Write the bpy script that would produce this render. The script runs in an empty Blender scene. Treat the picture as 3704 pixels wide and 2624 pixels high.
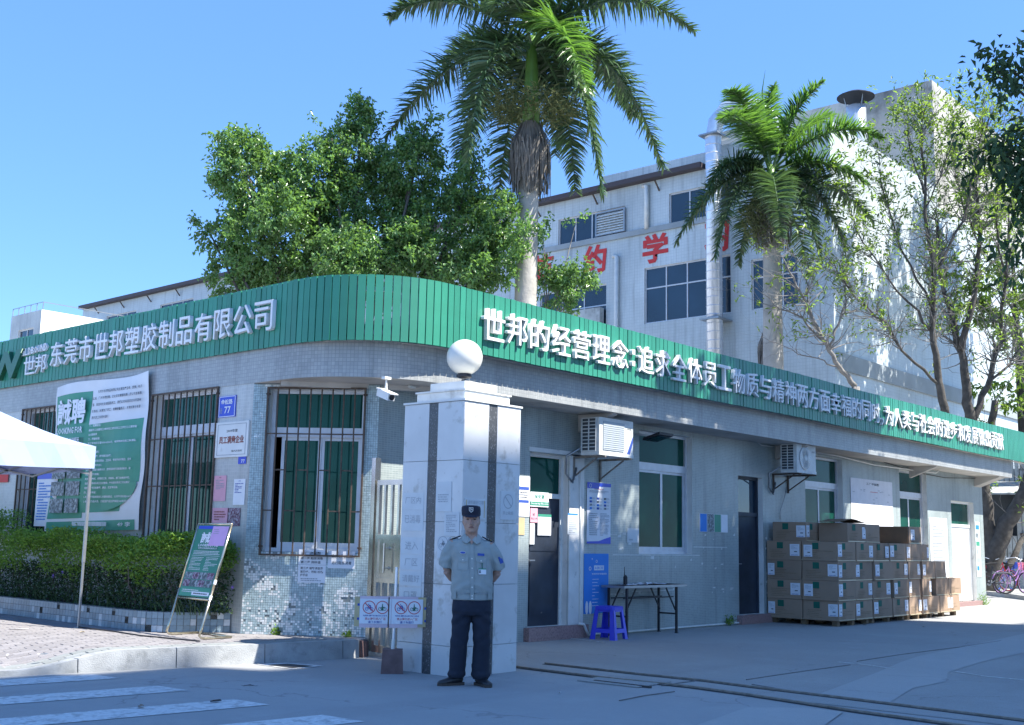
import bpy, math, random, colorsys
import numpy as np
from mathutils import Vector, Matrix
random.seed(7)
RNG = np.random.default_rng(7)
scn = bpy.context.scene
col = scn.collection
# ------------------------------------------------------------------ camera
CAM = np.array([0.0, 0.0, 1.38])
MR = np.array([[0.6553, -0.7551, 0.02034], [-0.1295, -0.08578, 0.98786], [0.74419, 0.64998, 0.154]])
FPX, CXP, CYP = 4130.7, 1852.0, 1312.0
cam_d = bpy.data.cameras.new('camera')
cam_d.sensor_width = 36.0
cam_d.lens = FPX / 3704 * 36.0
cam_d.clip_end = 600
cam = bpy.data.objects.new('camera', cam_d)
col.objects.link(cam)
mm = Matrix(((MR[0][0], MR[1][0], -MR[2][0]), (MR[0][1], MR[1][1], -MR[2][1]), (MR[0][2], MR[1][2], -MR[2][2])))
cam.matrix_world = Matrix.Translation(CAM) @ mm.to_quaternion().to_matrix().to_4x4()
scn.camera = cam
# ------------------------------------------------------------------ sky, sun, exposure
SUN = Vector((0.28, -0.70, 1.0)).normalized()
wd = bpy.data.worlds.new('World'); scn.world = wd; wd.use_nodes = True
wn = wd.node_tree
sky = wn.nodes.new('ShaderNodeTexSky'); sky.sky_type = 'NISHITA'; sky.sun_disc = False
sky.sun_elevation = math.asin(SUN.z); sky.sun_rotation = math.atan2(SUN.x, SUN.y)
sky.altitude = 1500; sky.air_density = 1.0; sky.dust_density = 0.1; sky.ozone_density = 2.0
bgn = wn.nodes['Background']
tint = wn.nodes.new('ShaderNodeMixRGB'); tint.blend_type = 'MULTIPLY'; tint.inputs[0].default_value = 1.0; tint.inputs[2].default_value = (0.56, 0.72, 0.90, 1)
even = wn.nodes.new('ShaderNodeMixRGB'); even.inputs[0].default_value = 0.56; even.inputs[2].default_value = (0.38, 0.93, 2.25, 1)
wn.links.new(sky.outputs[0], tint.inputs[1]); wn.links.new(tint.outputs[0], even.inputs[1]); wn.links.new(even.outputs[0], bgn.inputs[0]); bgn.inputs[1].default_value = 0.15
sl = bpy.data.lights.new('sun', 'SUN'); sl.energy = 3.9; sl.angle = math.radians(0.35); sl.color = (1.0, 0.95, 0.86)
so = bpy.data.objects.new('sun', sl); col.objects.link(so)
so.rotation_euler = SUN.to_track_quat('Z', 'Y').to_euler(); so.location = (10, -20, 40)
scn.view_settings.view_transform = 'Standard'; scn.view_settings.look = 'None'
scn.view_settings.exposure = 1.65; scn.view_settings.gamma = 1.0
scn.cycles.max_bounces = 6; scn.cycles.diffuse_bounces = 4; scn.cycles.glossy_bounces = 3
scn.cycles.transmission_bounces = 4; scn.cycles.transparent_max_bounces = 6
# ------------------------------------------------------------------ photo measuring helpers (a ray met with a real plane)
def ray(x, y): return MR.T @ np.array([(x - CXP) / FPX, -(y - CYP) / FPX, 1.0])
def gz(x, y, z=0.0): d = ray(x, y); return CAM + d * ((z - CAM[2]) / d[2])
def gY(x, y, Y): d = ray(x, y); return CAM + d * (Y / d[1])
def gX(x, y, X): d = ray(x, y); return CAM + d * (X / d[0])
def at(x, y, k): d = ray(x, y); return CAM + d * k          # k = depth along the view axis
# ------------------------------------------------------------------ objects
WL = {}
class G:
    def __init__(s): s.v = []; s.f = []; s.uv = []; s.m = []; s.smooth = False
    def face(s, pts, uv=None, m=0):
        i = len(s.v); s.v += [tuple(p) for p in pts]; n = len(pts)
        s.f.append(tuple(range(i, i + n))); s.uv += list(uv) if uv else [(0, 0)] * n; s.m.append(m)
    def hexa(s, c, m=0):      # 8 corners: bottom ring 0-3, top ring 4-7
        i = len(s.v); s.v += [tuple(p) for p in c]
        for q in ((0, 3, 2, 1), (4, 5, 6, 7), (0, 1, 5, 4), (1, 2, 6, 5), (2, 3, 7, 6), (3, 0, 4, 7)):
            s.f.append(tuple(i + k for k in q)); s.m.append(m)
            a, b, c_, d = [Vector(c[k]) for k in q]
            w = (b - a).length; h = (c_ - b).length; s.uv += [(0, 0), (w, 0), (w, h), (0, h)]
        return s
    def box(s, x0, x1, y0, y1, z0, z1, m=0):
        return s.hexa([(x0, y0, z0), (x1, y0, z0), (x1, y1, z0), (x0, y1, z0), (x0, y0, z1), (x1, y0, z1), (x1, y1, z1), (x0, y1, z1)], m)
    def pbox(s, P, s0, s1, o0, o1, z0, z1, m=0):
        return s.hexa([P.pt(s0, o1, z0), P.pt(s1, o1, z0), P.pt(s1, o0, z0), P.pt(s0, o0, z0), P.pt(s0, o1, z1), P.pt(s1, o1, z1), P.pt(s1, o0, z1), P.pt(s0, o0, z1)], m)
    def bar(s, a, b, w, h=None, m=0, up=(0, 0, 1)):
        a = Vector(a); b = Vector(b); h = h or w; d = (b - a).normalized(); u = Vector(up)
        if abs(d.dot(u)) > .95: u = Vector((0, 1, 0))
        r = d.cross(u).normalized() * (w / 2); u = r.cross(d).normalized() * (h / 2)
        return s.hexa([a - r - u, b - r - u, b + r - u, a + r - u, a - r + u, b - r + u, b + r + u, a + r + u], m)
    def tube(s, path, r, n=8, m=0, cap=True, sq=1.0, up=None):
        pts = [Vector(p) for p in path]; k = len(pts); rs = r if hasattr(r, '__len__') else [r] * k
        i0 = len(s.v); prev = None
        for j, p in enumerate(pts):
            d = (pts[min(j + 1, k - 1)] - pts[max(j - 1, 0)]).normalized()
            if prev is None:
                u = Vector(up) if up else (Vector((0, 0, 1)) if abs(d.z) < .9 else Vector((1, 0, 0)))
            else: u = prev
            u = (u - d * u.dot(d)).normalized(); prev = u; w = d.cross(u)
            ra = rs[j]; ra, rb = ra if hasattr(ra, '__len__') else (ra, ra)
            for q in range(n):
                t = 2 * math.pi * q / n; s.v.append(tuple(p + u * (math.cos(t) * ra) + w * (math.sin(t) * rb)))
        for j in range(k - 1):
            for q in range(n):
                a = i0 + j * n + q; b = i0 + j * n + (q + 1) % n
                s.f.append((a, b, b + n, a + n)); s.m.append(m); s.uv += [(q / n, j), ((q + 1) / n, j), ((q + 1) / n, j + 1), (q / n, j + 1)]
        if cap:
            s.f.append(tuple(i0 + q for q in range(n))[::-1]); s.m.append(m); s.uv += [(0, 0)] * n
            s.f.append(tuple(i0 + (k - 1) * n + q for q in range(n))); s.m.append(m); s.uv += [(0, 0)] * n
        return s
    def lathe(s, c, prof, n=16, m=0, axis=None):   # prof: (r, z)
        i0 = len(s.v); k = len(prof); A = Vector(axis).normalized() if axis else Vector((0, 0, 1))
        u = Vector((1, 0, 0)) if abs(A.x) < .9 else Vector((0, 1, 0)); u = (u - A * u.dot(A)).normalized(); w = A.cross(u); c = Vector(c)
        for r, z in prof:
            for q in range(n):
                t = 2 * math.pi * q / n; s.v.append(tuple(c + A * z + u * (r * math.cos(t)) + w * (r * math.sin(t))))
        for j in range(k - 1):
            for q in range(n):
                a = i0 + j * n + q; b = i0 + j * n + (q + 1) % n
                s.f.append((a, b, b + n, a + n)); s.m.append(m); s.uv += [(0, 0)] * 4
        for ring, rev in ((0, True), (k - 1, False)):
            t = tuple(i0 + ring * n + q for q in range(n)); s.f.append(t[::-1] if rev else t); s.m.append(m); s.uv += [(0, 0)] * n
        return s
    def sphere(s, c, r, n=10, k=7, m=0):
        rx, ry, rz = r if hasattr(r, '__len__') else (r, r, r); i0 = len(s.v)
        for j in range(k + 1):
            a = math.pi * (j / k) - math.pi / 2
            a = max(-1.5, min(1.5, a))
            for q in range(n):
                t = 2 * math.pi * q / n
                s.v.append((c[0] + rx * math.cos(a) * math.cos(t), c[1] + ry * math.cos(a) * math.sin(t), c[2] + rz * math.sin(a)))
        for j in range(k):
            for q in range(n):
                a = i0 + j * n + q; b = i0 + j * n + (q + 1) % n
                s.f.append((a, b, b + n, a + n)); s.m.append(m); s.uv += [(0, 0)] * 4
        s.f.append(tuple(i0 + q for q in range(n))[::-1]); s.m.append(m); s.uv += [(0, 0)] * n
        s.f.append(tuple(i0 + k * n + q for q in range(n))); s.m.append(m); s.uv += [(0, 0)] * n
        return s
    def prism(s, poly, z0, z1, m=0):
        n = len(poly); i = len(s.v)
        s.v += [(p[0], p[1], z0) for p in poly] + [(p[0], p[1], z1) for p in poly]
        s.f.append(tuple(i + k for k in range(n))[::-1]); s.m.append(m); s.uv += [(p[0], p[1]) for p in poly][::-1]
        s.f.append(tuple(i + n + k for k in range(n))); s.m.append(m); s.uv += [(p[0], p[1]) for p in poly]
        L = 0
        for k in range(n):
            a = k; b = (k + 1) % n; w = math.dist(poly[a][:2], poly[b][:2])
            s.f.append((i + a, i + b, i + n + b, i + n + a)); s.m.append(m); s.uv += [(L, z0), (L + w, z0), (L + w, z1), (L, z1)]; L += w
        return s
    def mesh(s, name, mats, off=(0, 0, 0)):
        me = bpy.data.meshes.new(name)
        v = np.array(s.v, dtype=float) - np.array(off)
        me.from_pydata(v.tolist(), [], s.f)
        for m in (mats if isinstance(mats, (list, tuple)) else [mats]): me.materials.append(m)
        if any(s.m): me.polygons.foreach_set('material_index', s.m)
        ul = me.uv_layers.new(name='UVMap')
        if len(s.uv) == len(me.loops): ul.data.foreach_set('uv', np.array(s.uv, dtype=float).ravel())
        if s.smooth: me.polygons.foreach_set('use_smooth', [True] * len(me.polygons))
        me.update(); return me
def wloc(p):
    t = Vector((0, 0, 0))
    while p is not None: t = t + p.location; p = p.parent
    return t
def link(o, parent=None):
    col.objects.link(o)
    if parent is not None: o.parent = parent
    return o
def obj(name, g, mats, parent=None, smooth=None, **kw):
    if smooth is not None: g.smooth = smooth
    o = bpy.data.objects.new(name, g.mesh(name, mats, wloc(parent)) if isinstance(g, G) else g)
    link(o, parent)
    for k, v in kw.items(): o[k] = v
    return o
def one(name, label, cat, g, mats, loc=None, smooth=None, group=None, **kw):   # a thing that is one mesh
    if loc is None:
        v = np.array(g.v); loc = (float(v[:, 0].mean()), float(v[:, 1].mean()), float(v[:, 2].min()))
    if smooth is not None: g.smooth = smooth
    o = bpy.data.objects.new(name, g.mesh(name, mats, loc)); o.location = loc; link(o)
    o['label'] = label; o['category'] = cat
    if group: o['group'] = group
    for k, v in kw.items(): o[k] = v
    return o
def thing(name, label, cat, loc=(0, 0, 0), group=None):
    o = bpy.data.objects.new(name, None); o.empty_display_size = .1; o.location = loc; link(o)
    o['label'] = label; o['category'] = cat
    if group: o['group'] = group
    return o
def struct(name, g, mats, smooth=None, kind='structure'):
    if smooth is not None: g.smooth = smooth
    o = bpy.data.objects.new(name, g.mesh(name, mats)); link(o); o['kind'] = kind; return o
def copy_tree(o, parent=None):
    c = o.copy(); link(c, parent)
    if parent is not None: c.parent = parent
    for ch in [x for x in o.children]: copy_tree(ch, c)
    return c
class Pl:    # a vertical plane: origin, direction; s along, o outwards, z up
    def __init__(s, x, y, dx, dy):
        L = math.hypot(dx, dy); s.x, s.y, s.dx, s.dy = x, y, dx / L, dy / L; s.nx, s.ny = s.dy, -s.dx
    def pt(s, a, o, z): return (s.x + s.dx * a + s.nx * o, s.y + s.dy * a + s.ny * o, z)
    def hit(s, px, py, o=0.0):
        d = ray(px, py); n = np.array([s.nx, s.ny]); t = (n @ np.array([s.x, s.y]) + o) / (n @ d[:2])
        p = CAM + d * t; return (p[0] - s.x) * s.dx + (p[1] - s.y) * s.dy, p[2]
    def mat(s, a, o, z):   # matrix: local x along, local y up, local z outwards
        p = s.pt(a, o, z)
        return Matrix(((s.dx, 0, s.nx, p[0]), (s.dy, 0, s.ny, p[1]), (0, 1, 0, p[2]), (0, 0, 0, 1)))
# ------------------------------------------------------------------ text
_fc = bpy.data.curves.new('lettering', 'FONT'); _fo = bpy.data.objects.new('lettering', _fc); _tc = {}
def tmesh(body, m, extrude=0.0, bold=0.0, res=1, shear=0.0):
    k = (body, m.name, extrude, bold, res, shear)
    if k not in _tc:
        _fc.body = body; _fc.size = 1.0; _fc.extrude = extrude; _fc.offset = bold; _fc.resolution_u = res; _fc.shear = shear
        me = bpy.data.meshes.new_from_object(_fo); me.name = 'lettering'
        me.materials.clear(); me.materials.append(m)
        n = len(me.vertices); co = np.zeros(n * 3); me.vertices.foreach_get('co', co); co = co.reshape(-1, 3)
        bb = (co[:, 0].min(), co[:, 0].max(), co[:, 1].min(), co[:, 1].max()) if n else (0, 1, 0, 1)
        _tc[k] = (me, bb)
    return _tc[k]
def text(name, body, P, s0, s1, z0, z1, m, parent, out=.003, extrude=0.0, bold=0.0, res=1, fit=True, **kw):
    """lettering stretched into a rectangle of a wall plane"""
    me, bb = tmesh(body, m, extrude, bold, res)
    w = bb[1] - bb[0]; h = bb[3] - bb[2]; sx = (s1 - s0) / w; sy = (z1 - z0) / h
    if not fit: sx = sy
    o = bpy.data.objects.new(name, me)
    M = P.mat(s0, out, z0) @ Matrix.Diagonal((sx, sy, 1, 1)) @ Matrix.Translation((-bb[0], -bb[2], 0))
    link(o, parent); o.matrix_world = M
    o.matrix_local = Matrix.Translation(-wloc(parent)) @ M if parent is not None else M
    for k, v in kw.items(): o[k] = v
    return o
# ------------------------------------------------------------------ materials
def mat(name, c, rough=.6, metal=0.0, var=0.0, vs=3.0, bump=0.0, bs=60.0, spec=.5, coord='Object', var2=0.0, c2=None, c2s=2.0, c2lo=.5, c2hi=.6, coat=0.0, trans=0.0, emit=None, alpha=1.0):
    m = bpy.data.materials.new(name); m.use_nodes = True; nt = m.node_tree; N = nt.nodes; L = nt.links
    b = N['Principled BSDF']; b.inputs['Roughness'].default_value = rough; b.inputs['Metallic'].default_value = metal
    b.inputs['Specular IOR Level'].default_value = spec; b.inputs['Base Color'].default_value = (*c, 1)
    b.inputs['Coat Weight'].default_value = coat; b.inputs['Transmission Weight'].default_value = trans
    tc = N.new('ShaderNodeTexCoord'); out = None
    src = tc.outputs[coord]
    if c2 is not None or var:
        rgb = N.new('ShaderNodeRGB'); rgb.outputs[0].default_value = (*c, 1); out = rgb.outputs[0]
    if c2 is not None:
        n = N.new('ShaderNodeTexNoise'); n.inputs['Scale'].default_value = c2s; n.inputs['Detail'].default_value = 6; n.inputs['Roughness'].default_value = .65; L.new(src, n.inputs['Vector'])
        mr = N.new('ShaderNodeMapRange'); mr.inputs[1].default_value = c2lo; mr.inputs[2].default_value = c2hi; L.new(n.outputs[0], mr.inputs[0])
        mx = N.new('ShaderNodeMixRGB'); L.new(mr.outputs[0], mx.inputs[0]); L.new(out, mx.inputs[1]); mx.inputs[2].default_value = (*c2, 1); out = mx.outputs[0]
    if var:
        n = N.new('ShaderNodeTexNoise'); n.inputs['Scale'].default_value = vs; n.inputs['Detail'].default_value = 5; L.new(src, n.inputs['Vector'])
        mr = N.new('ShaderNodeMapRange'); mr.inputs[1].default_value = .3; mr.inputs[2].default_value = .7; mr.inputs[3].default_value = 1 - var; mr.inputs[4].default_value = 1 + var; L.new(n.outputs[0], mr.inputs[0])
        vm = N.new('ShaderNodeVectorMath'); vm.operation = 'SCALE'; L.new(out, vm.inputs[0]); L.new(mr.outputs[0], vm.inputs['Scale']); out = vm.outputs[0]
    if var2:     # a different value per object
        oi = N.new('ShaderNodeObjectInfo'); mr = N.new('ShaderNodeMapRange'); mr.inputs[3].default_value = 1 - var2; mr.inputs[4].default_value = 1 + var2; L.new(oi.outputs['Random'], mr.inputs[0])
        vm = N.new('ShaderNodeVectorMath'); vm.operation = 'SCALE'
        if out is None: vm.inputs[0].default_value = c
        else: L.new(out, vm.inputs[0])
        L.new(mr.outputs[0], vm.inputs['Scale']); out = vm.outputs[0]
    if out is not None: L.new(out, b.inputs['Base Color'])
    if bump:
        n = N.new('ShaderNodeTexNoise'); n.inputs['Scale'].default_value = bs; n.inputs['Detail'].default_value = 4; L.new(src, n.inputs['Vector'])
        bp = N.new('ShaderNodeBump'); bp.inputs['Strength'].default_value = bump; bp.inputs['Distance'].default_value = .02; L.new(n.outputs[0], bp.inputs['Height']); L.new(bp.outputs[0], b.inputs['Normal'])
    if emit: b.inputs['Emission Color'].default_value = (*emit[:3], 1); b.inputs['Emission Strength'].default_value = emit[3]
    m['b'] = 1
    return m
def tilemat(name, c1, c2, cm, w, h, ms=.003, rough=.35, stain=.30, ss=.7, chip=None, chip_lo=.62):
    m = bpy.data.materials.new(name); m.use_nodes = True; nt = m.node_tree; N = nt.nodes; L = nt.links; b = N['Principled BSDF']
    tc = N.new('ShaderNodeTexCoord'); br = N.new('ShaderNodeTexBrick'); br.offset = 0; br.squash = 1
    L.new(tc.outputs['UV'], br.inputs['Vector']); br.inputs['Scale'].default_value = 1; br.inputs['Brick Width'].default_value = w; br.inputs['Row Height'].default_value = h
    br.inputs['Mortar Size'].default_value = ms; br.inputs['Mortar Smooth'].default_value = .3; br.inputs['Bias'].default_value = 0
    br.inputs['Color1'].default_value = (*c1, 1); br.inputs['Color2'].default_value = (*c2, 1); br.inputs['Mortar'].default_value = (*cm, 1)
    n = N.new('ShaderNodeTexNoise'); n.inputs['Scale'].default_value = ss; n.inputs['Detail'].default_value = 8; n.inputs['Roughness'].default_value = .6; L.new(tc.outputs['Object'], n.inputs['Vector'])
    mr = N.new('ShaderNodeMapRange'); mr.inputs[1].default_value = .3; mr.inputs[2].default_value = .7; mr.inputs[3].default_value = 1 - stain; mr.inputs[4].default_value = 1.08; L.new(n.outputs[0], mr.inputs[0])
    vm = N.new('ShaderNodeVectorMath'); vm.operation = 'SCALE'; L.new(br.outputs['Color'], vm.inputs[0]); L.new(mr.outputs[0], vm.inputs['Scale']); out = vm.outputs[0]
    # rain streaks: noise stretched along the height
    mp = N.new('ShaderNodeMapping'); mp.inputs['Scale'].default_value = (5, 5, .35); L.new(tc.outputs['Object'], mp.inputs['Vector'])
    n3 = N.new('ShaderNodeTexNoise'); n3.inputs['Scale'].default_value = 1.2; n3.inputs['Detail'].default_value = 5; L.new(mp.outputs[0], n3.inputs['Vector'])
    r3 = N.new('ShaderNodeMapRange'); r3.inputs[1].default_value = .52; r3.inputs[2].default_value = .75; r3.inputs[3].default_value = 1; r3.inputs[4].default_value = 1 - stain; L.new(n3.outputs[0], r3.inputs[0])
    v3 = N.new('ShaderNodeVectorMath'); v3.operation = 'SCALE'; L.new(out, v3.inputs[0]); L.new(r3.outputs[0], v3.inputs['Scale']); out = v3.outputs[0]
    if chip:
        n2 = N.new('ShaderNodeTexNoise'); n2.inputs['Scale'].default_value = 1.6; n2.inputs['Detail'].default_value = 9; n2.inputs['Roughness'].default_value = .75; L.new(tc.outputs['Object'], n2.inputs['Vector'])
        r2 = N.new('ShaderNodeMapRange'); r2.inputs[1].default_value = chip_lo; r2.inputs[2].default_value = chip_lo + .01; L.new(n2.outputs[0], r2.inputs[0])
        mx = N.new('ShaderNodeMixRGB'); L.new(r2.outputs[0], mx.inputs[0]); L.new(out, mx.inputs[1]); mx.inputs[2].default_value = (*chip, 1); out = mx.outputs[0]
    L.new(out, b.inputs['Base Color']); b.inputs['Roughness'].default_value = rough
    bp = N.new('ShaderNodeBump'); bp.inputs['Strength'].default_value = .5; bp.inputs['Distance'].default_value = .003; bp.invert = True; L.new(br.outputs['Fac'], bp.inputs['Height']); L.new(bp.outputs[0], b.inputs['Normal'])
    return m
def groundmat(name, c, cd, cl, rough=.9, fine=220.0):
    m = bpy.data.materials.new(name); m.use_nodes = True; nt = m.node_tree; N = nt.nodes; L = nt.links; b = N['Principled BSDF']
    tc = N.new('ShaderNodeTexCoord'); out = None
    def noise(s, d=6, r=.6, sc=(1, 1, 1)):
        mp = N.new('ShaderNodeMapping'); mp.inputs['Scale'].default_value = sc; L.new(tc.outputs['Object'], mp.inputs['Vector'])
        n = N.new('ShaderNodeTexNoise'); n.inputs['Scale'].default_value = s; n.inputs['Detail'].default_value = d; n.inputs['Roughness'].default_value = r; L.new(mp.outputs[0], n.inputs['Vector']); return n.outputs[0]
    def mr(x, a, b_, lo=0, hi=1):
        q = N.new('ShaderNodeMapRange'); q.inputs[1].default_value = a; q.inputs[2].default_value = b_; q.inputs[3].default_value = lo; q.inputs[4].default_value = hi; L.new(x, q.inputs[0]); return q.outputs[0]
    def mix(f, a, b_):
        q = N.new('ShaderNodeMixRGB'); L.new(f, q.inputs[0])
        for i, x in ((1, a), (2, b_)):
            if isinstance(x, tuple): q.inputs[i].default_value = (*x, 1)
            else: L.new(x, q.inputs[i])
        return q.outputs[0]
    out = mix(mr(noise(.35, 7, .6, (1, .45, 1)), .38, .62), cd, c)
    out = mix(mr(noise(1.3, 8, .7), .52, .75, 0, .5), out, cl)
    out = mix(mr(noise(4, 6, .7), .6, .72, 0, .45), out, cd)
    out = mix(mr(noise(.8, 5, .55, (.12, 1, 1)), .56, .70, 0, .5), out, tuple(x * .8 for x in cd))
    out = mix(mr(noise(.55, 9, .8), .60, .68, 0, .35), out, tuple(x * .72 for x in cd))
    out = mix(mr(noise(2.2, 10, .85), .655, .68, 0, .5), out, cl)
    vo = N.new('ShaderNodeTexVoronoi'); vo.feature = 'DISTANCE_TO_EDGE'; vo.inputs['Scale'].default_value = .33; nz2 = N.new('ShaderNodeTexNoise'); nz2.inputs['Scale'].default_value = 2.5; nz2.inputs['Detail'].default_value = 6; L.new(tc.outputs['Object'], nz2.inputs['Vector'])
    va = N.new('ShaderNodeVectorMath'); va.operation = 'SCALE'; va.inputs['Scale'].default_value = .55; L.new(nz2.outputs['Color'], va.inputs[0]); vb = N.new('ShaderNodeVectorMath'); L.new(tc.outputs['Object'], vb.inputs[0]); L.new(va.outputs[0], vb.inputs[1]); L.new(vb.outputs[0], vo.inputs['Vector'])
    ck = N.new('ShaderNodeMath'); ck.operation = 'MULTIPLY'; L.new(mr(vo.outputs['Distance'], .0, .006, .6, 0), ck.inputs[0]); L.new(mr(noise(.5, 2, .5), .5, .56), ck.inputs[1])
    out = mix(ck.outputs[0], out, tuple(x * .35 for x in cd))
    out = mix(mr(noise(14, 8, .8), .50, .62, 0, .35), out, cd)
    out = mix(mr(noise(60, 4, .7), .55, .66, 0, .45), out, tuple(x * .7 for x in cd))
    out = mix(mr(noise(fine, 2, .5), .35, .65, 0, .4), out, cl)
    out = mix(mr(noise(fine * .8, 2, .5), .6, .7, 0, .5), out, tuple(x * .5 for x in cd))
    L.new(out, b.inputs['Base Color']); b.inputs['Roughness'].default_value = rough
    bp = N.new('ShaderNodeBump'); bp.inputs['Strength'].default_value = .35; bp.inputs['Distance'].default_value = .01
    L.new(noise(fine, 3, .6), bp.inputs['Height']); L.new(bp.outputs[0], b.inputs['Normal'])
    return m
def leafmat(name, c, rough=.35, tr=.3, var=.25, tcol=None):
    m = bpy.data.materials.new(name); m.use_nodes = True; nt = m.node_tree; N = nt.nodes; L = nt.links; b = N['Principled BSDF']
    at_ = N.new('ShaderNodeAttribute'); at_.attribute_name = 'tint'
    mr = N.new('ShaderNodeMapRange'); mr.inputs[3].default_value = 1 - var; mr.inputs[4].default_value = 1 + var; L.new(at_.outputs['Fac'], mr.inputs[0])
    vm = N.new('ShaderNodeVectorMath'); vm.operation = 'SCALE'; vm.inputs[0].default_value = c; L.new(mr.outputs[0], vm.inputs['Scale'])
    L.new(vm.outputs[0], b.inputs['Base Color']); b.inputs['Roughness'].default_value = rough
    t = N.new('ShaderNodeBsdfTranslucent'); tc = tcol or (c[0] * 2.0, c[1] * 2.0, c[2] * .8)
    v2 = N.new('ShaderNodeVectorMath'); v2.operation = 'SCALE'; v2.inputs[0].default_value = tc; L.new(mr.outputs[0], v2.inputs['Scale']); L.new(v2.outputs[0], t.inputs['Color'])
    mx = N.new('ShaderNodeMixShader'); mx.inputs[0].default_value = tr; L.new(b.outputs[0], mx.inputs[1]); L.new(t.outputs[0], mx.inputs[2])
    L.new(mx.outputs[0], N['Material Output'].inputs['Surface'])
    return m
M = {}
M['asphalt'] = groundmat('asphalt', (.34, .345, .34), (.27, .275, .272), (.42, .425, .42))
M['yard'] = groundmat('yard_concrete', (.33, .33, .315), (.26, .26, .25), (.41, .41, .395), fine=160)
M['paint'] = mat('road_paint', (.60, .61, .60), .8, var=.15, vs=25, c2=(.38, .385, .38), c2s=9, c2lo=.5, c2hi=.62)
M['kerb'] = mat('kerb_concrete', (.33, .34, .34), .85, var=.15, vs=6, c2=(.17, .18, .18), c2s=5, c2lo=.52, c2hi=.75, bump=.4, bs=90)
M['brick'] = mat('paving_brick', (.24, .228, .232), .85, var=.12, vs=40, var2=.14, bump=.3, bs=150)
M['brickedge'] = mat('paving_slab_grey', (.24, .255, .25), .85, var=.12, vs=30, var2=.1, bump=.3, bs=120)
M['joint'] = mat('sand_joint', (.30, .29, .29), .95, var=.2, vs=20)
M['tile_wall'] = tilemat('mosaic_wall', (.30, .355, .35), (.35, .41, .40), (.47, .52, .51), .05, .027, .0026, chip=(.72, .74, .72), chip_lo=.71)
M['tile_band'] = tilemat('mosaic_band', (.33, .345, .34), (.40, .41, .40), (.25, .27, .28), .046, .046, .003, stain=.28)
M['tile_left'] = tilemat('mosaic_left', (.44, .46, .45), (.50, .52, .50), (.58, .58, .56), .046, .046, .0028, stain=.3)
M['tile_bg'] = tilemat('mosaic_factory', (.55, .61, .63), (.58, .64, .66), (.48, .55, .57), .12, .12, .010, stain=.3, ss=.25)
M['mosaic'] = mat('mosaic_tile', (.36, .46, .48), .25, var=.25, vs=22, c2=(.70, .73, .72), c2s=4.5, c2lo=.63, c2hi=.64, coord='Object')
M['grout'] = mat('grout', (.20, .23, .23), .95, var=.3, vs=5)
M['grout_left'] = mat('grout_left', (.19, .2, .19), .95, var=.3, vs=5)
M['plaster'] = mat('soffit_plaster', (.50, .47, .43), .9, var=.15, vs=1.5, c2=(.36, .34, .31), c2s=1.8, c2lo=.58, c2hi=.72)
M['reveal'] = mat('white_reveal', (.66, .66, .63), .7, var=.1, vs=4, c2=(.42, .42, .40), c2s=5, c2lo=.6, c2hi=.7)
M['green'] = mat('green_sheet_metal', (.028, .215, .140), .42, var=.16, vs=1.6, var2=.13, bump=.04, bs=3)
M['green_dk'] = mat('green_logo', (.02, .13, .075), .4)
M['white_letter'] = mat('white_acrylic', (.72, .73, .74), .45, var=.06, vs=3)
M['letter_side'] = M['white_letter']
M['alu'] = mat('aluminium_frame', (.55, .57, .60), .45, .25, var=.08, vs=8)
M['glass'] = mat('green_glass', (.008, .060, .045), .10, var=.4, vs=1.0, spec=.18)
M['glass'].node_tree.nodes['Principled BSDF'].inputs['Specular Tint'].default_value = (.07, .34, .29, 1)
M['glass2'] = mat('dark_glass', (.012, .03, .05), .05, var=.4, vs=.5, spec=.8)
M['glass_l'] = mat('reflecting_green_glass', (.010, .05, .04), .04, var=.5, vs=1.5, spec=.55)
M['glass_l'].node_tree.nodes['Principled BSDF'].inputs['Specular Tint'].default_value = (.40, .66, .50, 1)
M['curtain'] = mat('green_curtain', (.02, .17, .10), .8, var=.25, vs=9)
M['rust'] = mat('rusty_bar', (.10, .072, .055), .75, .2, var=.3, vs=20)
M['marble'] = mat('grey_marble', (.58, .59, .59), .30, var=.13, vs=1.6, c2=(.36, .35, .32), c2s=3.4, c2lo=.57, c2hi=.70, spec=.5)
M['granite'] = mat('dark_granite', (.065, .068, .072), .38, c2=(.22, .23, .24), c2s=55, c2lo=.56, c2hi=.64)
M['marble_lt'] = mat('pale_marble', (.64, .65, .63), .4, var=.08, vs=3, c2=(.44, .43, .40), c2s=4, c2lo=.6, c2hi=.75)
M['globe'] = mat('opal_globe', (.66, .65, .59), .25, var=.03, vs=2, c2=(.52, .50, .45), c2s=3, c2lo=.55, c2hi=.8)
M['blackmetal'] = mat('black_metal', (.03, .03, .035), .5, .3)
M['greymetal'] = mat('grey_metal', (.32, .34, .36), .4, .7, var=.1, vs=10)
M['steel'] = mat('stainless_steel', (.60, .58, .53), .22, .95, var=.1, vs=6)
M['goldsteel'] = mat('tarnished_chrome', (.55, .50, .38), .25, .9, var=.25, vs=14)
M['pvc'] = mat('white_pvc', (.70, .70, .66), .45, var=.08, vs=5)
M['white_paint'] = mat('white_paint', (.74, .75, .74), .5, var=.05, vs=3)
M['dirty_white'] = mat('dirty_white', (.60, .62, .60), .6, var=.15, vs=8)
M['paper'] = mat('white_paper', (.74, .75, .78), .7, var=.05, vs=6)
M['paper2'] = mat('grey_paper', (.60, .63, .64), .75, var=.05, vs=6)
M['pink'] = mat('pink_paper', (.70, .36, .44), .75, var=.06, vs=8)
M['pink_pale'] = mat('pale_pink_paper', (.64, .50, .55), .75, var=.06, vs=8)
M['lilac'] = mat('lilac_paper', (.60, .36, .62), .7, var=.04, vs=8)
M['red'] = mat('red_print', (.55, .03, .03), .6)
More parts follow.
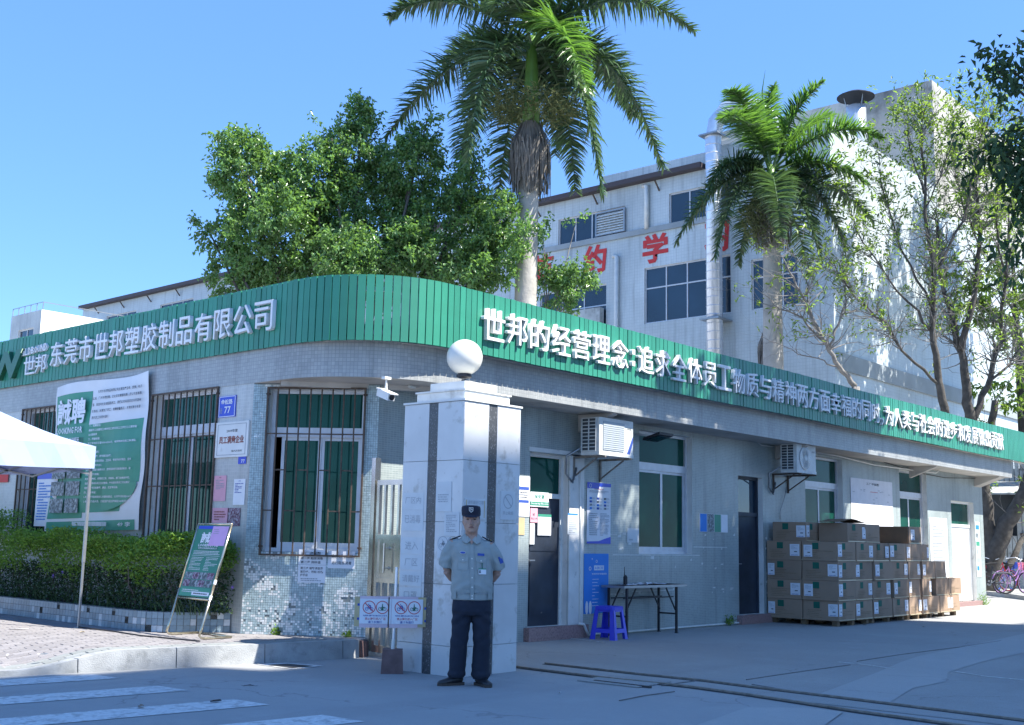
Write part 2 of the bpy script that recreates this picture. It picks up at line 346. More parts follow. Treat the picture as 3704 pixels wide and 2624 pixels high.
M['redprint'] = mat('red_outline_print', (.55, .10, .12), .7)
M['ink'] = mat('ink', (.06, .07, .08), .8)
M['ink_grey'] = mat('grey_ink', (.30, .33, .36), .8)
M['ink_faint'] = mat('faint_ink', (.36, .39, .42), .8)
M['ink_blue'] = mat('blue_ink', (.03, .08, .35), .7)
M['ink_brown'] = mat('brown_ink', (.25, .07, .05), .7)
M['blue'] = mat('blue_enamel', (.02, .06, .50), .4)
M['skyblue'] = mat('blue_poster', (.02, .20, .62), .6, var=.05, vs=4)
M['ban_green'] = mat('banner_green', (.045, .27, .17), .5, var=.06, vs=2, bump=.25, bs=3)
M['ban_white'] = mat('banner_white', (.66, .67, .68), .55, var=.05, vs=2, bump=.25, bs=3)
M['ban_dk'] = mat('banner_dark_green', (.02, .15, .10), .5)
M['photo'] = mat('print_photo', (.30, .34, .36), .5, c2=(.06, .08, .09), c2s=24, c2lo=.42, c2hi=.55, var=.3, vs=18)
M['photo2'] = mat('print_photo_red', (.34, .30, .36), .5, c2=(.10, .02, .06), c2s=30, c2lo=.42, c2hi=.55, var=.3, vs=18)
M['tent'] = mat('tent_cloth', (.34, .42, .64), .5, var=.03, vs=3, bump=.12, bs=5)
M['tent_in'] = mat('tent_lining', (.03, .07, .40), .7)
M['cardboard'] = mat('cardboard', (.32, .225, .155), .85, var=.07, vs=5, var2=.10, bump=.08, bs=30)
M['carton_in'] = mat('cardboard_flap', (.20, .12, .065), .9, var=.08, vs=9)
M['tape'] = mat('packing_tape', (.52, .45, .30), .3)
M['carton_green'] = mat('carton_green_print', (.01, .12, .08), .8)
M['carton_ink'] = mat('carton_faint_print', (.20, .15, .085), .85)
M['pallet'] = mat('pallet_wood', (.20, .14, .085), .9, var=.2, vs=10)
M['dkwood'] = mat('dark_table_top', (.04, .022, .02), .95, spec=.08, var=.2, vs=8)
M['stool'] = mat('blue_plastic', (.045, .06, .62), .38)
M['doorblk'] = mat('dark_door', (.018, .026, .042), .55, var=.3, vs=5, c2=(.16, .14, .12), c2s=7, c2lo=.70, c2hi=.72)
M['doorwht'] = mat('white_door', (.70, .71, .70), .5)
M['redstep'] = mat('red_granite_step', (.32, .20, .19), .5, var=.15, vs=30, c2=(.2, .13, .12), c2s=40, c2lo=.5, c2hi=.6)
M['concwt'] = mat('red_brown_concrete', (.16, .10, .095), .9, var=.25, vs=9, bump=.4, bs=40)
M['wood'] = mat('plywood_board', (.50, .40, .22), .7, var=.08, vs=7)
M['bark'] = mat('bark', (.085, .078, .07), .95, var=.35, vs=6, bump=.8, bs=18)
M['bark_pale'] = mat('pale_bark', (.20, .19, .18), .95, var=.3, vs=7, bump=.6, bs=20)
M['palm_trunk'] = mat('palm_trunk', (.40, .38, .35), .9, var=.2, vs=3, bump=.5, bs=14)
M['crownshaft'] = mat('crownshaft', (.11, .22, .045), .4, var=.15, vs=3)
M['deadfrond'] = mat('dead_frond', (.26, .20, .15), .9, var=.2, vs=6)
M['leaf_tree'] = leafmat('leaf_tree', (.12, .225, .09), .27, .35, .5)
M['leaf_palm'] = leafmat('leaf_palm', (.085, .145, .075), .32, .25, .4, (.13, .24, .06))
M['leaf_palm2'] = leafmat('leaf_palm_bright', (.10, .18, .06), .3, .35, .35, (.2, .42, .05))
M['leaf_light'] = leafmat('leaf_light', (.16, .25, .06), .4, .4, .4)
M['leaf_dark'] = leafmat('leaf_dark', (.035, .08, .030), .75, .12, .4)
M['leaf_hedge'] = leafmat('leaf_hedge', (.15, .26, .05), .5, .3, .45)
M['leaf_strap'] = leafmat('leaf_strap', (.05, .10, .045), .45, .2, .4)
M['seed'] = leafmat('palm_seed', (.17, .19, .08), .8, .1, .3)
M['soil'] = mat('planter_soil', (.06, .05, .04), .95, var=.3, vs=9)
M['rubber'] = mat('black_rubber', (.018, .018, .02), .7)
M['sheetwall'] = mat('weathered_sheet', (.42, .44, .43), .6, var=.25, vs=2, c2=(.20, .21, .20), c2s=3, c2lo=.55, c2hi=.7)
M['roofdark'] = mat('dark_eave', (.06, .045, .05), .6)
M['galv'] = mat('galvanised_duct', (.66, .70, .76), .30, .6, var=.08, vs=4)
M['concrete'] = mat('bare_concrete', (.42, .42, .40), .9, var=.2, vs=.6, c2=(.2, .2, .19), c2s=.5, c2lo=.5, c2hi=.65)
M['occ'] = mat('shade_block_render', (.45, .44, .42), .9, var=.1, vs=.3)
# ================================================================== GROUND
g = G(); g.face([(-250, -250, 0), (450, -250, 0), (450, 450, 0), (-250, 450, 0)]); struct('ground', g, M['asphalt'])
g = G(); g.face([(9.75, -30, .004), (60, -30, .004), (60, 10.6, .004), (9.4, 10.6, .004), (9.4, 9.2, .004), (9.75, 8.2, .004)]); struct('yard_pavement', g, M['yard'])
def zsheet(name, pts, z, m, kind='structure'):
    g = G(); P = [gz(x, y, z) for x, y in pts]
    a = sum(P[i][0] * P[(i + 1) % len(P)][1] - P[(i + 1) % len(P)][0] * P[i][1] for i in range(len(P)))
    if a < 0: P = P[::-1]
    g.face([tuple(p) for p in P]); return struct(name, g, m, kind=kind)
M['patch'] = groundmat('pale_concrete', (.39, .39, .375), (.33, .33, .32), (.45, .45, .435), fine=160)
zsheet('pale_concrete_strip', [(2960, 2512), (3180, 2430), (3260, 2395), (3330, 2372), (3600, 2316), (3760, 2280), (3760, 2350), (3560, 2392), (3430, 2432), (3420, 2466), (3300, 2490), (3220, 2540)], .008, M['patch'])
zsheet('pale_concrete_strip', [(2520, 2624), (2700, 2560), (2900, 2560), (3050, 2575), (2960, 2640), (2600, 2660)], .008, M['patch'])
def strip(name, pts, w, z0, z1, m):
    g = G()
    P = [Vector(gz(x, y, 0)) for x, y in pts]
    for a, b in zip(P, P[1:]):
        d = (b - a).normalized(); n = Vector((-d.y, d.x, 0)) * w / 2
        g.hexa([(a.x + n.x, a.y + n.y, z0), (a.x - n.x, a.y - n.y, z0), (b.x - n.x, b.y - n.y, z0), (b.x + n.x, b.y + n.y, z0), (a.x + n.x, a.y + n.y, z1), (a.x - n.x, a.y - n.y, z1), (b.x - n.x, b.y - n.y, z1), (b.x + n.x, b.y + n.y, z1)])
    return g
M['groove'] = mat('track_groove', (.05, .05, .05), .9, var=.2, vs=20)
M['joint_dk'] = mat('pavement_crack', (.14, .14, .14), .9, var=.3, vs=8)
M['railmet'] = mat('worn_rail', (.24, .215, .185), .6, .4, var=.3, vs=15)
tr = thing('gate_track', 'two parallel worn steel rails sunk into the yard across the gateway', 'gate track', tuple(gz(1870, 2418)))
for pts in ([(1866, 2416), (2180, 2455), (2500, 2489), (2704, 2517), (3100, 2578), (3760, 2668)], [(1973, 2404), (2300, 2441), (2560, 2468), (2704, 2487), (3000, 2523), (3400, 2573), (3760, 2618)]):
    obj('groove', strip('groove', pts, .11, .004, .0085, 0), M['groove'], tr)
    obj('rail', strip('rail', pts, .035, .004, .022, 0), M['railmet'], tr)
plate = strip('p', [(2150, 2456), (2370, 2480)], .62, .004, .014, 0)
one('steel_plate', 'flat grey steel cover plate lying between the gate rails', 'plate', plate, M['yard'])
g = strip('p', [(2150, 2467), (2355, 2491)], .03, .004, .02, 0); struct('pavement_joint', g, M['groove'])
for pts, w in (([(2395, 2483), (2520, 2465)], .035), ([(2700, 2462), (2790, 2448), (2900, 2432), (3075, 2408)], .02), ([(2240, 2538), (2330, 2520), (2440, 2505)], .012), ([(3100, 2395), (3260, 2370), (3480, 2342), (3620, 2320)], .012), ([(2720, 2479), (2860, 2502), (3100, 2530), (3400, 2570)], .015)):
    struct('pavement_joint', strip('j', pts, w * .7, .004, .011, 0), M['joint_dk'])
for pts in ([(3030, 2398), (3090, 2404), (3150, 2411), (3235, 2424)], [(3450, 2432), (3560, 2450), (3760, 2470)], [(2036, 2309), (2110, 2318), (2184, 2327)]):
    struct('paint_line', strip('j', pts, .022, .009, .013, 0), M['paint'])
# drain cover by the kerb
g = zsheet('drain_frame', [(925, 2403), (1035, 2398), (1172, 2409), (1060, 2421)], .005, M['paint'])
g = zsheet('drain_cover', [(968, 2405), (1040, 2401), (1135, 2409), (1058, 2416)], .010, M['groove'])
# crossing
dz = Vector((1, -.13, 0)).normalized(); nz = Vector((.13, 1, 0)).normalized()
for k in range(5):
    g = G(); t0 = Vector((6.06, 10.19 - 1.165 * k, .004)); t1 = Vector((6.03, 10.63 - 1.155 * k, .004)); L = 9
    g.face([t0 - dz * L, t0, t1, t1 - dz * L]); struct('crossing_stripe', g, M['paint'])
# ------------------------------------------------------------------ footway
KX = [(3.0, 11.50), (5.3, 11.02), (6.5, 10.76), (7.85, 10.48), (9.15, 10.27)]
def ky(x):
    for (a, b), (c, d) in zip(KX, KX[1:]):
        if x <= c: return b + (d - b) * (x - a) / (c - a)
    return KX[-1][1]
def sm(t): t = max(0, min(1, t)); return t * t * (3 - 2 * t)
def fz(x, y): return .20 - .155 * sm((6.45 - x) / 1.0) * sm(1 - (y - ky(x)) / 2.2)
g = G(); xs = [3.0 + .1 * i for i in range(62)] + [9.15]
for a, b in zip(xs, xs[1:]):
    for j in range(12):
        y0 = ky(a) + j * .2; y1 = ky(b) + j * .2; e = .2
        P = [(a, y0, 0), (b, y1, 0), (b, y1 + e, 0), (a, y0 + e, 0)]
        g.face([(p[0], p[1], fz(p[0], p[1]) - .006) for p in P])
    g.face([(a, ky(a) + 2.4, .194), (b, ky(b) + 2.4, .194), (b, 30, .194), (a, 30, .194)])
    g.face([(a, ky(a), 0), (b, ky(b), 0), (b, ky(b), fz(b, ky(b)) - .006), (a, ky(a), fz(a, ky(a)) - .006)])
g.face([(9.15, 10.27, 0), (9.75, 10.6, 0), (9.75, 10.6, .19), (9.15, 10.27, .19)])
g.face([(9.15, 10.27, .194), (9.75, 10.6, .194), (9.15, 12.7, .194)])
foot = struct('footway', g, M['joint'])
kb = bpy.data.objects.new('kerb', None); link(kb); kb['kind'] = 'structure'
L = 0; path = []
x = 3.05
while x < 9.1:
    x2 = min(x + .98, 9.15); g = G(); n = 8
    for i in range(n):
        a = x + (x2 - x - .012) * i / n; b = x + (x2 - x - .012) * (i + 1) / n
        za, zb = fz(a, ky(a)) + .004, fz(b, ky(b)) + .004
        g.hexa([(a, ky(a) - .03, 0), (b, ky(b) - .03, 0), (b, ky(b) + .10, 0), (a, ky(a) + .10, 0), (a, ky(a) - .015, za), (b, ky(b) - .015, zb), (b, ky(b) + .10, zb), (a, ky(a) + .10, za)])
    obj('kerb_stone', g, M['kerb'], kb); x = x2
g = G(); g.hexa([(9.17, 10.24, 0), (9.36, 10.29, 0), (9.36, 10.45, 0), (9.17, 10.45, 0), (9.17, 10.26, .19), (9.34, 10.3, .17), (9.34, 10.45, .19), (9.17, 10.45, .2)])
obj('kerb_stone', g, M['concwt'], kb, label='broken dark kerb stone end at the gate')
# paving bricks
bricks = []
for r in range(70):
    y = .115 + r * .105
    for c in range(45):
        x = 3.1 + c * .205 + (.1 if r % 2 else 0)
        if x > 8.9: continue
        yy = ky(x) + y
        if x > 7.86 and yy > 12.1: continue
        if yy > 17.5: continue
        cc = MR @ (np.array([x, yy, .2]) - CAM); u = CXP + FPX * cc[0] / cc[2]
        if u < -60: continue
        bricks.append((cc[2], x, yy, r))
bricks.sort()
bm_ = {}
def brick_mesh(mm):
    g = G(); h = .2030 / 2; w = .1036 / 2
    g.hexa([(-h, -w, -.03), (h, -w, -.03), (h, w, -.03), (-h, w, -.03), (-h + .0025, -w + .0025, 0), (h - .0025, -w + .0025, 0), (h - .0025, w - .0025, 0), (-h + .0025, w - .0025, 0)])
    return g.mesh('paving_brick', mm)
bme = {0: brick_mesh(M['brick']), 1: brick_mesh(M['brickedge'])}
rest = G()
for i, (d, x, y, r) in enumerate(bricks):
    e = 1 if r < 3 else 0
    z = fz(x, y); jz = random.uniform(-.002, .002)
    if i < 290:
        o = bpy.data.objects.new('paving_brick', bme[e]); link(o, foot); o.location = (x, y, z + jz)
        sx = fz(x + .05, y) - fz(x - .05, y); sy = fz(x, y + .05) - fz(x, y - .05)
        o.rotation_euler = (math.atan(sy / .1), -math.atan(sx / .1), -.13 + random.uniform(-.012, .012))
    else:
        h, w = .1008, .0510; P = [(-h, -w), (h, -w), (h, w), (-h, w)]; c, s = math.cos(-.13), math.sin(-.13)
        q = [(x + a * c - b * s, y + a * s + b * c) for a, b in P]
        rest.face([(p[0], p[1], fz(*p) + jz) for p in q], m=e)
        for k in range(4):
            a, b = q[k], q[(k + 1) % 4]; rest.face([(a[0], a[1], fz(*a) + jz - .01), (b[0], b[1], fz(*b) + jz - .01), (b[0], b[1], fz(*b) + jz), (a[0], a[1], fz(*a) + jz)], m=e)
obj('paving_bricks', rest, [M['brick'], M['brickedge']], foot, kind='stuff')
# ================================================================== LOW BUILDING
BH = 3.26            # underside of the overhanging band
low = thing('low_factory_building', 'long single storey office with a rounded corner and pale mosaic tiled walls', 'building', (9.5, 10.45, 0))
PL = Pl(8.55, 24.0, 0, -1)          # left wall, s runs towards the corner
PC = Pl(8.55, 11.74, .95, -1.29)    # angled corner wall
PR = Pl(9.5, 10.45, 1, 0)           # right wall
PE = Pl(30.8, 10.45, 0, 1)
LC = math.hypot(.95, 1.29)
def wall_g(P, s0, s1, z0, z1, holes, depth=.18, g=None, mr=1):
    g = g or G(); ss = sorted({s0, s1, *[h[0] for h in holes], *[h[1] for h in holes]}); zs = sorted({z0, z1, *[h[2] for h in holes], *[h[3] for h in holes]})
    for a, b in zip(ss, ss[1:]):
        for c, d in zip(zs, zs[1:]):
            ms, mz = (a + b) / 2, (c + d) / 2
            if any(h[0] < ms < h[1] and h[2] < mz < h[3] for h in holes): continue
            g.face([P.pt(a, 0, c), P.pt(b, 0, c), P.pt(b, 0, d), P.pt(a, 0, d)], [(a, c), (b, c), (b, d), (a, d)])
    for a, b, c, d in holes:
        for (p, q) in (((a, c), (a, d)), ((a, d), (b, d)), ((b, d), (b, c)), ((b, c), (a, c))):
            g.face([P.pt(p[0], 0, p[1]), P.pt(q[0], 0, q[1]), P.pt(q[0], -depth, q[1]), P.pt(p[0], -depth, p[1])], [(0, 0), (.1, 0), (.1, 1), (0, 1)], m=mr)
    return g
WL_ = [(24 - 18.9, 24 - 18.35, 1.2, 3.25), (24 - 17.75, 24 - 15.9, 1.2, 3.27), (24 - 14.0, 24 - 12.5, 1.2, 3.25)]
WC_ = [(.215, 1.405, 1.19, 3.19)]
r = lambda px, py: PR.hit(px, py)
WR_ = [(2.90, 3.78, .19, 2.63), (5.60, 7.17, 1.21, 3.18), (8.70, 9.60, .16, 2.62), (11.30, 12.98, 1.21, 3.18), (15.92, 17.53, 1.21, 3.16), (19.05, 20.62, .1, 2.58)]
obj('wall', wall_g(PL, 0, 12.26, 0, BH, WL_), [M['tile_left'], M['reveal']], low)
obj('wall', wall_g(PR, 0, 21.3, 0, BH, WR_, .16), [M['tile_wall'], M['reveal']], low)
g = G(); g = wall_g(PE, 0, 4, 0, BH, []); obj('wall', g, [M['tile_wall'], M['reveal']], low)
g = wall_g(PC, 0, LC, 0, BH, WC_); obj('wall', g, [M['grout'], M['reveal']], low)
# single mosaic tiles of the corner wall
g = G(); p = .0290; nx = int(LC / p); nzz = int((BH - .2) / p)
rr = random.Random(3)
holes = [(rr.uniform(0, LC), rr.uniform(.2, 1.2), rr.uniform(.03, .10)) for _ in range(16)]
for i in range(nx):
    for j in range(nzz):
        s = (i + .5) * p; z = .2 + (j + .5) * p
        if WC_[0][0] - .015 < s < WC_[0][1] + .015 and WC_[0][2] - .015 < z < WC_[0][3] + .015: continue
        if any((s - a) ** 2 + (z - b) ** 2 < (c * .6) ** 2 for a, b, c in holes) and rr.random() < .6: continue
        if z < .5 and rr.random() < .06: continue
        h = .0128; o = .004 + rr.uniform(-.0008, .0008)
        js, jz = rr.uniform(-.0012, .0012), rr.uniform(-.0012, .0012)
        m = 0
        if z < .75: m = 1 if rr.random() < (.75 - z) * .75 else 0
        if any((s - a) ** 2 + (z - b) ** 2 < (c * 1.5) ** 2 for a, b, c in holes): m = 1 if rr.random() < .7 else m
        c4 = [(s - h + js, z - h + jz), (s + h + js, z - h + jz), (s + h + js, z + h + jz), (s - h + js, z + h + jz)]
        g.face([PC.pt(a, o, b) for a, b in c4], m=m)
        for k in range(4):
            a, b = c4[k], c4[(k + 1) % 4]; g.face([PC.pt(a[0], .0005, a[1]), PC.pt(b[0], .0005, b[1]), PC.pt(b[0], o, b[1]), PC.pt(a[0], o, a[1])], m=m)
M['mosaic_white'] = mat('mosaic_white', (.68, .70, .69), .35, var=.2, vs=25)
obj('mosaic_tiles', g, [M['mosaic'], M['mosaic_white']], low, kind='stuff')
# overhanging band with rounded corner: plan curve
def plan(xl, yr, r, y_far, x_far, step=.12, n=18):
    cx, cy = xl + r, yr + r; P = []
    P.append((xl, y_far)); P.append((xl, cy))
    for i in range(1, n): t = math.pi + (math.pi / 2) * i / n; P.append((cx + r * math.cos(t), cy + r * math.sin(t)))
    P.append((cx, yr)); P.append((x_far, yr)); return P
BP = plan(8.545, 9.77, 1.32, 24.0, 31.1)
# the left part of the band is flush with the left wall
g = G(); L = 0
for a, b in zip(BP, BP[1:]):
    w = math.dist(a, b); g.face([(a[0], a[1], BH), (b[0], b[1], BH), (b[0], b[1], 3.9), (a[0], a[1], 3.9)], [(L, 0), (L + w, 0), (L + w, .64), (L, .64)]); L += w
g.face([(31.1, 9.77, BH), (31.1, 14, BH), (31.1, 14, 3.9), (31.1, 9.77, 3.9)], [(0, 0), (4, 0), (4, .64), (0, .64)])
obj('band', g, M['tile_band'], low)
g = G()
pts = [q for q in BP if q[1] <= 11.8 or True]
g.face([(x, y, BH) for x, y in ([(8.545, 11.74)] + BP[1:] + [(31.1, 10.45), (9.5, 10.45)])][::-1])
obj('soffit', g, M['plaster'], low)
g = G(); g.face([(x, y, 3.9) for x, y in (BP + [(31.1, 14), (14.5, 14), (14.5, 24)])]); obj('roof', g, M['concrete'], low)
g = G(); 
for a, b in (((14.5, 24), (14.5, 14)), ((14.5, 14), (31.1, 14)), ((8.55, 24), (14.5, 24))): g.face([(a[0], a[1], 0), (b[0], b[1], 0), (b[0], b[1], 3.9), (a[0], a[1], 3.9)])
obj('back_wall', g, M['concrete'], low)
g = G(); g.bar((8.63, 11.3, BH - .03), (10.2, 9.95, BH - .03), .09, .06); g.bar((8.75, 11.5, BH - .03), (9.9, 11.2, BH - .03), .07, .05)
obj('soffit_rib', g, M['plaster'], low)
# small beams under the soffit on the right wall
for s0, s1 in ((4.0, 4.12), (10.1, 10.22), (16.5, 16.62), (20.75, 21.2)):
    g = G(); g.hexa([PR.pt(s0, .62, BH - .03), PR.pt(s1, .62, BH - .03), PR.pt(s1, 0, BH - .26), PR.pt(s0, 0, BH - .26), PR.pt(s0, .64, BH - .003), PR.pt(s1, .64, BH - .003), PR.pt(s1, .0, BH - .003), PR.pt(s0, .0, BH - .003)])
    obj('bracket_beam', g, M['plaster'], low)
# ------------------------------------------------------------------ windows and doors
def window(P, s0, s1, z0, z1, zt, deep=.10, glass='glass', open_left=0.0, curtain=True, splits=2, bars=None, sill=True, label=None):
    f = G(); t = .045
    for a, b, c, d in ((s0, s0 + t, z0, z1), (s1 - t, s1, z0, z1), (s0 + t, s1 - t, z1 - t, z1), (s0 + t, s1 - t, z0, z0 + t), (s0 + t, s1 - t, zt - .06, zt + .06)):
        f.pbox(P, a, b, -deep - .05, -deep + .01, c, d)
    w = obj('window', f, M['alu'], low)
    if label: w['label'] = label
    g = G(); g.pbox(P, s0 + t, s1 - t, -deep - .03, -deep - .024, zt + .06, z1 - t); obj('pane', g, M[glass], w)
    a, b = s0 + t + open_left, s1 - t; wd = (b - a) / splits
    for k in range(splits):
        c0, c1 = a + k * wd, a + (k + 1) * wd; e = .012 * (k % 2); q = .04; g = G()
        for u0, u1, v0, v1 in ((c0, c0 + q, z0 + t, zt - .06), (c1 - q, c1, z0 + t, zt - .06), (c0 + q, c1 - q, z0 + t, z0 + t + .07), (c0 + q, c1 - q, zt - .06 - q, zt - .06)):
            g.pbox(P, u0, u1, -deep - .035 - e, -deep - .010 - e, v0, v1)
        obj('sash', g, M['alu'], w)
        g = G(); g.pbox(P, c0 + q, c1 - q, -deep - .026 - e, -deep - .020 - e, z0 + t + .07, zt - .06 - q); obj('pane', g, M[glass], w)
    g = G(); g.pbox(P, s0, s1, -deep - .9, -deep - .88, z0, z1); obj('dark_interior', g, M['ink'], w)  # near-black sheet stands in for the shade of the unlit room
    if curtain:
        g = G(); x = a + .1; n = 14
        for k in range(n): g.pbox(P, x + k * .012, x + k * .012 + .013, -deep - .075 - .008 * (k % 2), -deep - .07, z0 + .08, zt - .08)
        obj('curtain', g, M['curtain'], w)
    if bars:
        n, out, hz = bars
        g = G(); q = .022
        A, B, C, D = s0 - .03, s1 + .03, z0 - .05, z1 + .02
        for u0, u1, v0, v1 in ((A, A + q, C, D), (B - q, B, C, D), (A + q, B - q, D - q, D), (A + q, B - q, C, C + q)): g.pbox(P, u0, u1, out - q, out, v0, v1)
        for z in (C + .1, D - .1): g.pbox(P, A - .01, A + q + .012, .0, out, z, z + q); g.pbox(P, B - q - .012, B + .01, .0, out, z, z + q)
        obj('grille_frame', g, M['rust'], w)
        for k in range(n):
            s = A + (B - A) * (k + 1) / (n + 1); g = G(); g.pbox(P, s - .008, s + .008, out - .018, out - .002, C + q, D - q); obj('grille_bar', g, M['rust'], w)
        for (f0, f1, zf) in hz:
            g = G(); g.pbox(P, A + (B - A) * f0, A + (B - A) * f1, out - .024, out - .010, C + (D - C) * zf, C + (D - C) * zf + .016); obj('grille_crossbar', g, M['rust'], w)
    return w
hzp = [(0, 1, .715), (.11, .22, .50), (.33, .44, .50), (.55, .66, .50), (.77, .88, .50), (.0, .11, .26), (.22, .33, .26), (.44, .55, .26), (.66, .77, .26), (.88, 1, .26)]
window(PC, *WC_[0][:4], 2.66, glass='glass_l', curtain=False, deep=.13, open_left=.09, bars=(8, .05, hzp), label='barred window of the angled corner wall')
window(PL, *WL_[2], 2.76, glass='glass_l', curtain=False, deep=.12, bars=(10, .03, [(0, 1, .70), (0, 1, .40)]))
window(PL, *WL_[1], 2.76, glass='glass_l', curtain=False, deep=.12, bars=(12, .03, [(0, 1, .70), (0, 1, .40)]))
window(PL, *WL_[0], 2.76, glass='glass_l', curtain=False, deep=.12)
g = G()
for k in range(3): g.pbox(PL, 24 - 12.47 - .05 + k * .012, 24 - 12.47 - .045 + k * .012, 0, .03, 1.3, 3.2)
for i, (a, b) in enumerate(((5.60, 7.17), (11.30, 12.98), (15.92, 17.53))):
    window(PR, a, b, 1.21, 3.18 if i < 2 else 3.16, 2.62, deep=.12, open_left=.10 if i == 0 else 0)
PI0, PI1 = WL_[2][0] - .03, WL_[2][1]
def door(s0, s1, z0, z1, zt, m, frame, leaf_deep=.12, tglass='glass', lw=None, label=None):
    f = G(); t = .05; D = leaf_deep
    for a, b, c, d in ((s0, s0 + t, z0, z1), (s1 - t, s1, z0, z1), (s0 + t, s1 - t, z1 - t, z1), (s0 + t, s1 - t, zt - .035, zt + .035)): f.pbox(PR, a, b, -D - .05, -D + .02, c, d)
    o = obj('door', f, frame, low)
    if label: o['label'] = label
    g = G(); g.pbox(PR, s0 + t, s1 - t, -D - .03, -D - .022, zt + .035, z1 - t); obj('pane', g, M[tglass], o)
    g = G(); g.pbox(PR, s0 + t, s1 - t, -D - .04, -D - .005, z0, zt - .035)
    g.pbox(PR, s0 + t + .12, s1 - t - .12, -D - .005, -D + .004, z0 + .15, z0 + .9); g.pbox(PR, s0 + t + .12, s1 - t - .12, -D - .005, -D + .004, z0 + 1.05, zt - .18)
    obj('leaf', g, m, o)
    g = G(); g.lathe(PR.pt(s0 + t + .07, -D, (z0 + zt) / 2), [(.022, 0), (.022, .012), (.01, .014), (.01, .05)], 8, axis=(PR.nx, PR.ny, 0)); g.bar(PR.pt(s0 + t + .06, -D + .05, (z0 + zt) / 2), PR.pt(s0 + t + .17, -D + .05, (z0 + zt) / 2), .016)
    obj('handle', g, M['greymetal'], o)
    return o
door(*WR_[0][:2], .19, 2.63, 2.03, M['doorblk'], M['reveal'], label='dark glazed door with a green fanlight')
door(*WR_[2][:2], .16, 2.62, 1.94, M['doorblk'], M['doorblk'], tglass='glass2', label='narrow dark blue door')
door(*WR_[5][:2], .12, 2.58, 1.98, M['doorwht'], M['doorwht'], label='white door with a small dark fanlight')
for a, b, h in ((2.82, 4.18, .19), (8.62, 9.72, .16), (18.95, 20.75, .115)):
    for k in range(2):
        g = G(); m_ = (a + b) / 2; g.pbox(PR, a if k == 0 else m_ + .003, m_ if k == 0 else b, .002, .10, .004, h); obj('step', g, M['redstep'], low)
# white plastered jamb strips beside the doors
g = G(); g.pbox(PR, 3.79, 4.14, .002, .02, .19, 2.66); g.pbox(PR, 2.86, 4.14, .002, .02, 2.64, 2.70); obj('door_surround', g, M['reveal'], low)
# ================================================================== SLATTED SIGN FASCIA
FZ0, FZ1, PITCH = 3.675, 4.465, .1045
sign = thing('slatted_sign_fascia', 'green slatted metal fascia with white company lettering round the building corner', 'sign', (8.5, 9.6, FZ0))
FP = plan(8.505, 9.56, 1.32, 19.35, 33.6, n=40)
# arc length walk
cum = [0]
for a, b in zip(FP, FP[1:]): cum.append(cum[-1] + math.dist(a, b))
def walk(t):
    for i in range(len(cum) - 1):
        if t <= cum[i + 1] or i == len(cum) - 2:
            f = (t - cum[i]) / (cum[i + 1] - cum[i]); a, b = FP[i], FP[i + 1]
            return (a[0] + (b[0] - a[0]) * f, a[1] + (b[1] - a[1]) * f), ((b[0] - a[0]) / (cum[i + 1] - cum[i]), (b[1] - a[1]) / (cum[i + 1] - cum[i]))
def slat_mesh():
    g = G(); w = .092
    g.box(-w / 2, w / 2, -.012, .012, 0, FZ1 - FZ0); g.box(-w / 2, -w / 2 + .006, .0125, .026, 0, FZ1 - FZ0); g.box(w / 2 - .006, w / 2, .0125, .026, 0, FZ1 - FZ0)
    return g.mesh('slat', M['green'])
sm_ = slat_mesh(); N = int(cum[-1] / PITCH); rest = G(); cnt = 0; off0 = wloc(sign)
for k in range(N):
    (x, y), (dx, dy) = walk((k + .5) * PITCH)
    ang = math.atan2(dy, dx); jz = random.uniform(-.0025, .0025) + (.006 * math.sin(k * .11)) * (1 if x > 14 else .3)
    jo = random.uniform(-.003, .003)
    if k < 296:
        o = bpy.data.objects.new('slat', sm_); link(o, sign); o.location = Vector((x + dy * -jo, y + dx * jo, FZ0 + jz)) - off0
        o.rotation_euler = (random.uniform(-.006, .006), 0, ang + random.uniform(-.02, .02)); cnt += 1
    else:
        w = .046; n = (-dy, dx)
        c = [(x - dx * w - n[0] * .012, y - dy * w - n[1] * .012), (x + dx * w - n[0] * .012, y + dy * w - n[1] * .012), (x + dx * w + n[0] * .012, y + dy * w + n[1] * .012), (x - dx * w + n[0] * .012, y - dy * w + n[1] * .012)]
        rest.prism(c, FZ0 + jz, FZ1 + jz)
obj('slats', rest, M['green'], sign, kind='stuff')
for z in (3.78, 4.30):
    g = G(); RP = plan(8.545, 9.60, 1.28, 19.35, 33.6)
    for a, b in zip(RP, RP[1:]): g.bar((a[0], a[1], z), (b[0], b[1], z), .03, .05)
    obj('rail', g, M['greymetal'], sign)
RP2 = plan(8.60, 9.66, 1.28, 19.35, 33.6)
g = G()
for a, b in zip(RP2, RP2[1:]):
    g.face([(a[0], a[1], FZ0 + .01), (b[0], b[1], FZ0 + .01), (b[0] + (0 if b[0] > 8.7 else .0), b[1] + .14 if b[1] < 9.8 else b[1], 3.69), (a[0], a[1] + .14 if a[1] < 9.8 else a[1], 3.69)])
obj('under_trim', g, M['plaster'], sign)
PFR = Pl(0, 9.548, 1, 0); PFL = Pl(8.493, 0, 0, -1)
BOLD = .004
def let(ch, P, s0, s1, z0, z1, m=None, bold=BOLD, dep=.028):
    # solid channel letter: stretched lettering, true thickness kept
    me, bb = tmesh(ch, m or M['white_letter'], dep, bold, 1)
    w = bb[1] - bb[0]; h = bb[3] - bb[2]
    o = bpy.data.objects.new('letter', me); link(o, sign)
    Mx = P.mat(s0, dep + .005, z0) @ Matrix.Diagonal(((s1 - s0) / w, (z1 - z0) / h, 1, 1)) @ Matrix.Translation((-bb[0], -bb[2], 0))
    o.matrix_local = Matrix.Translation(-wloc(sign)) @ Mx
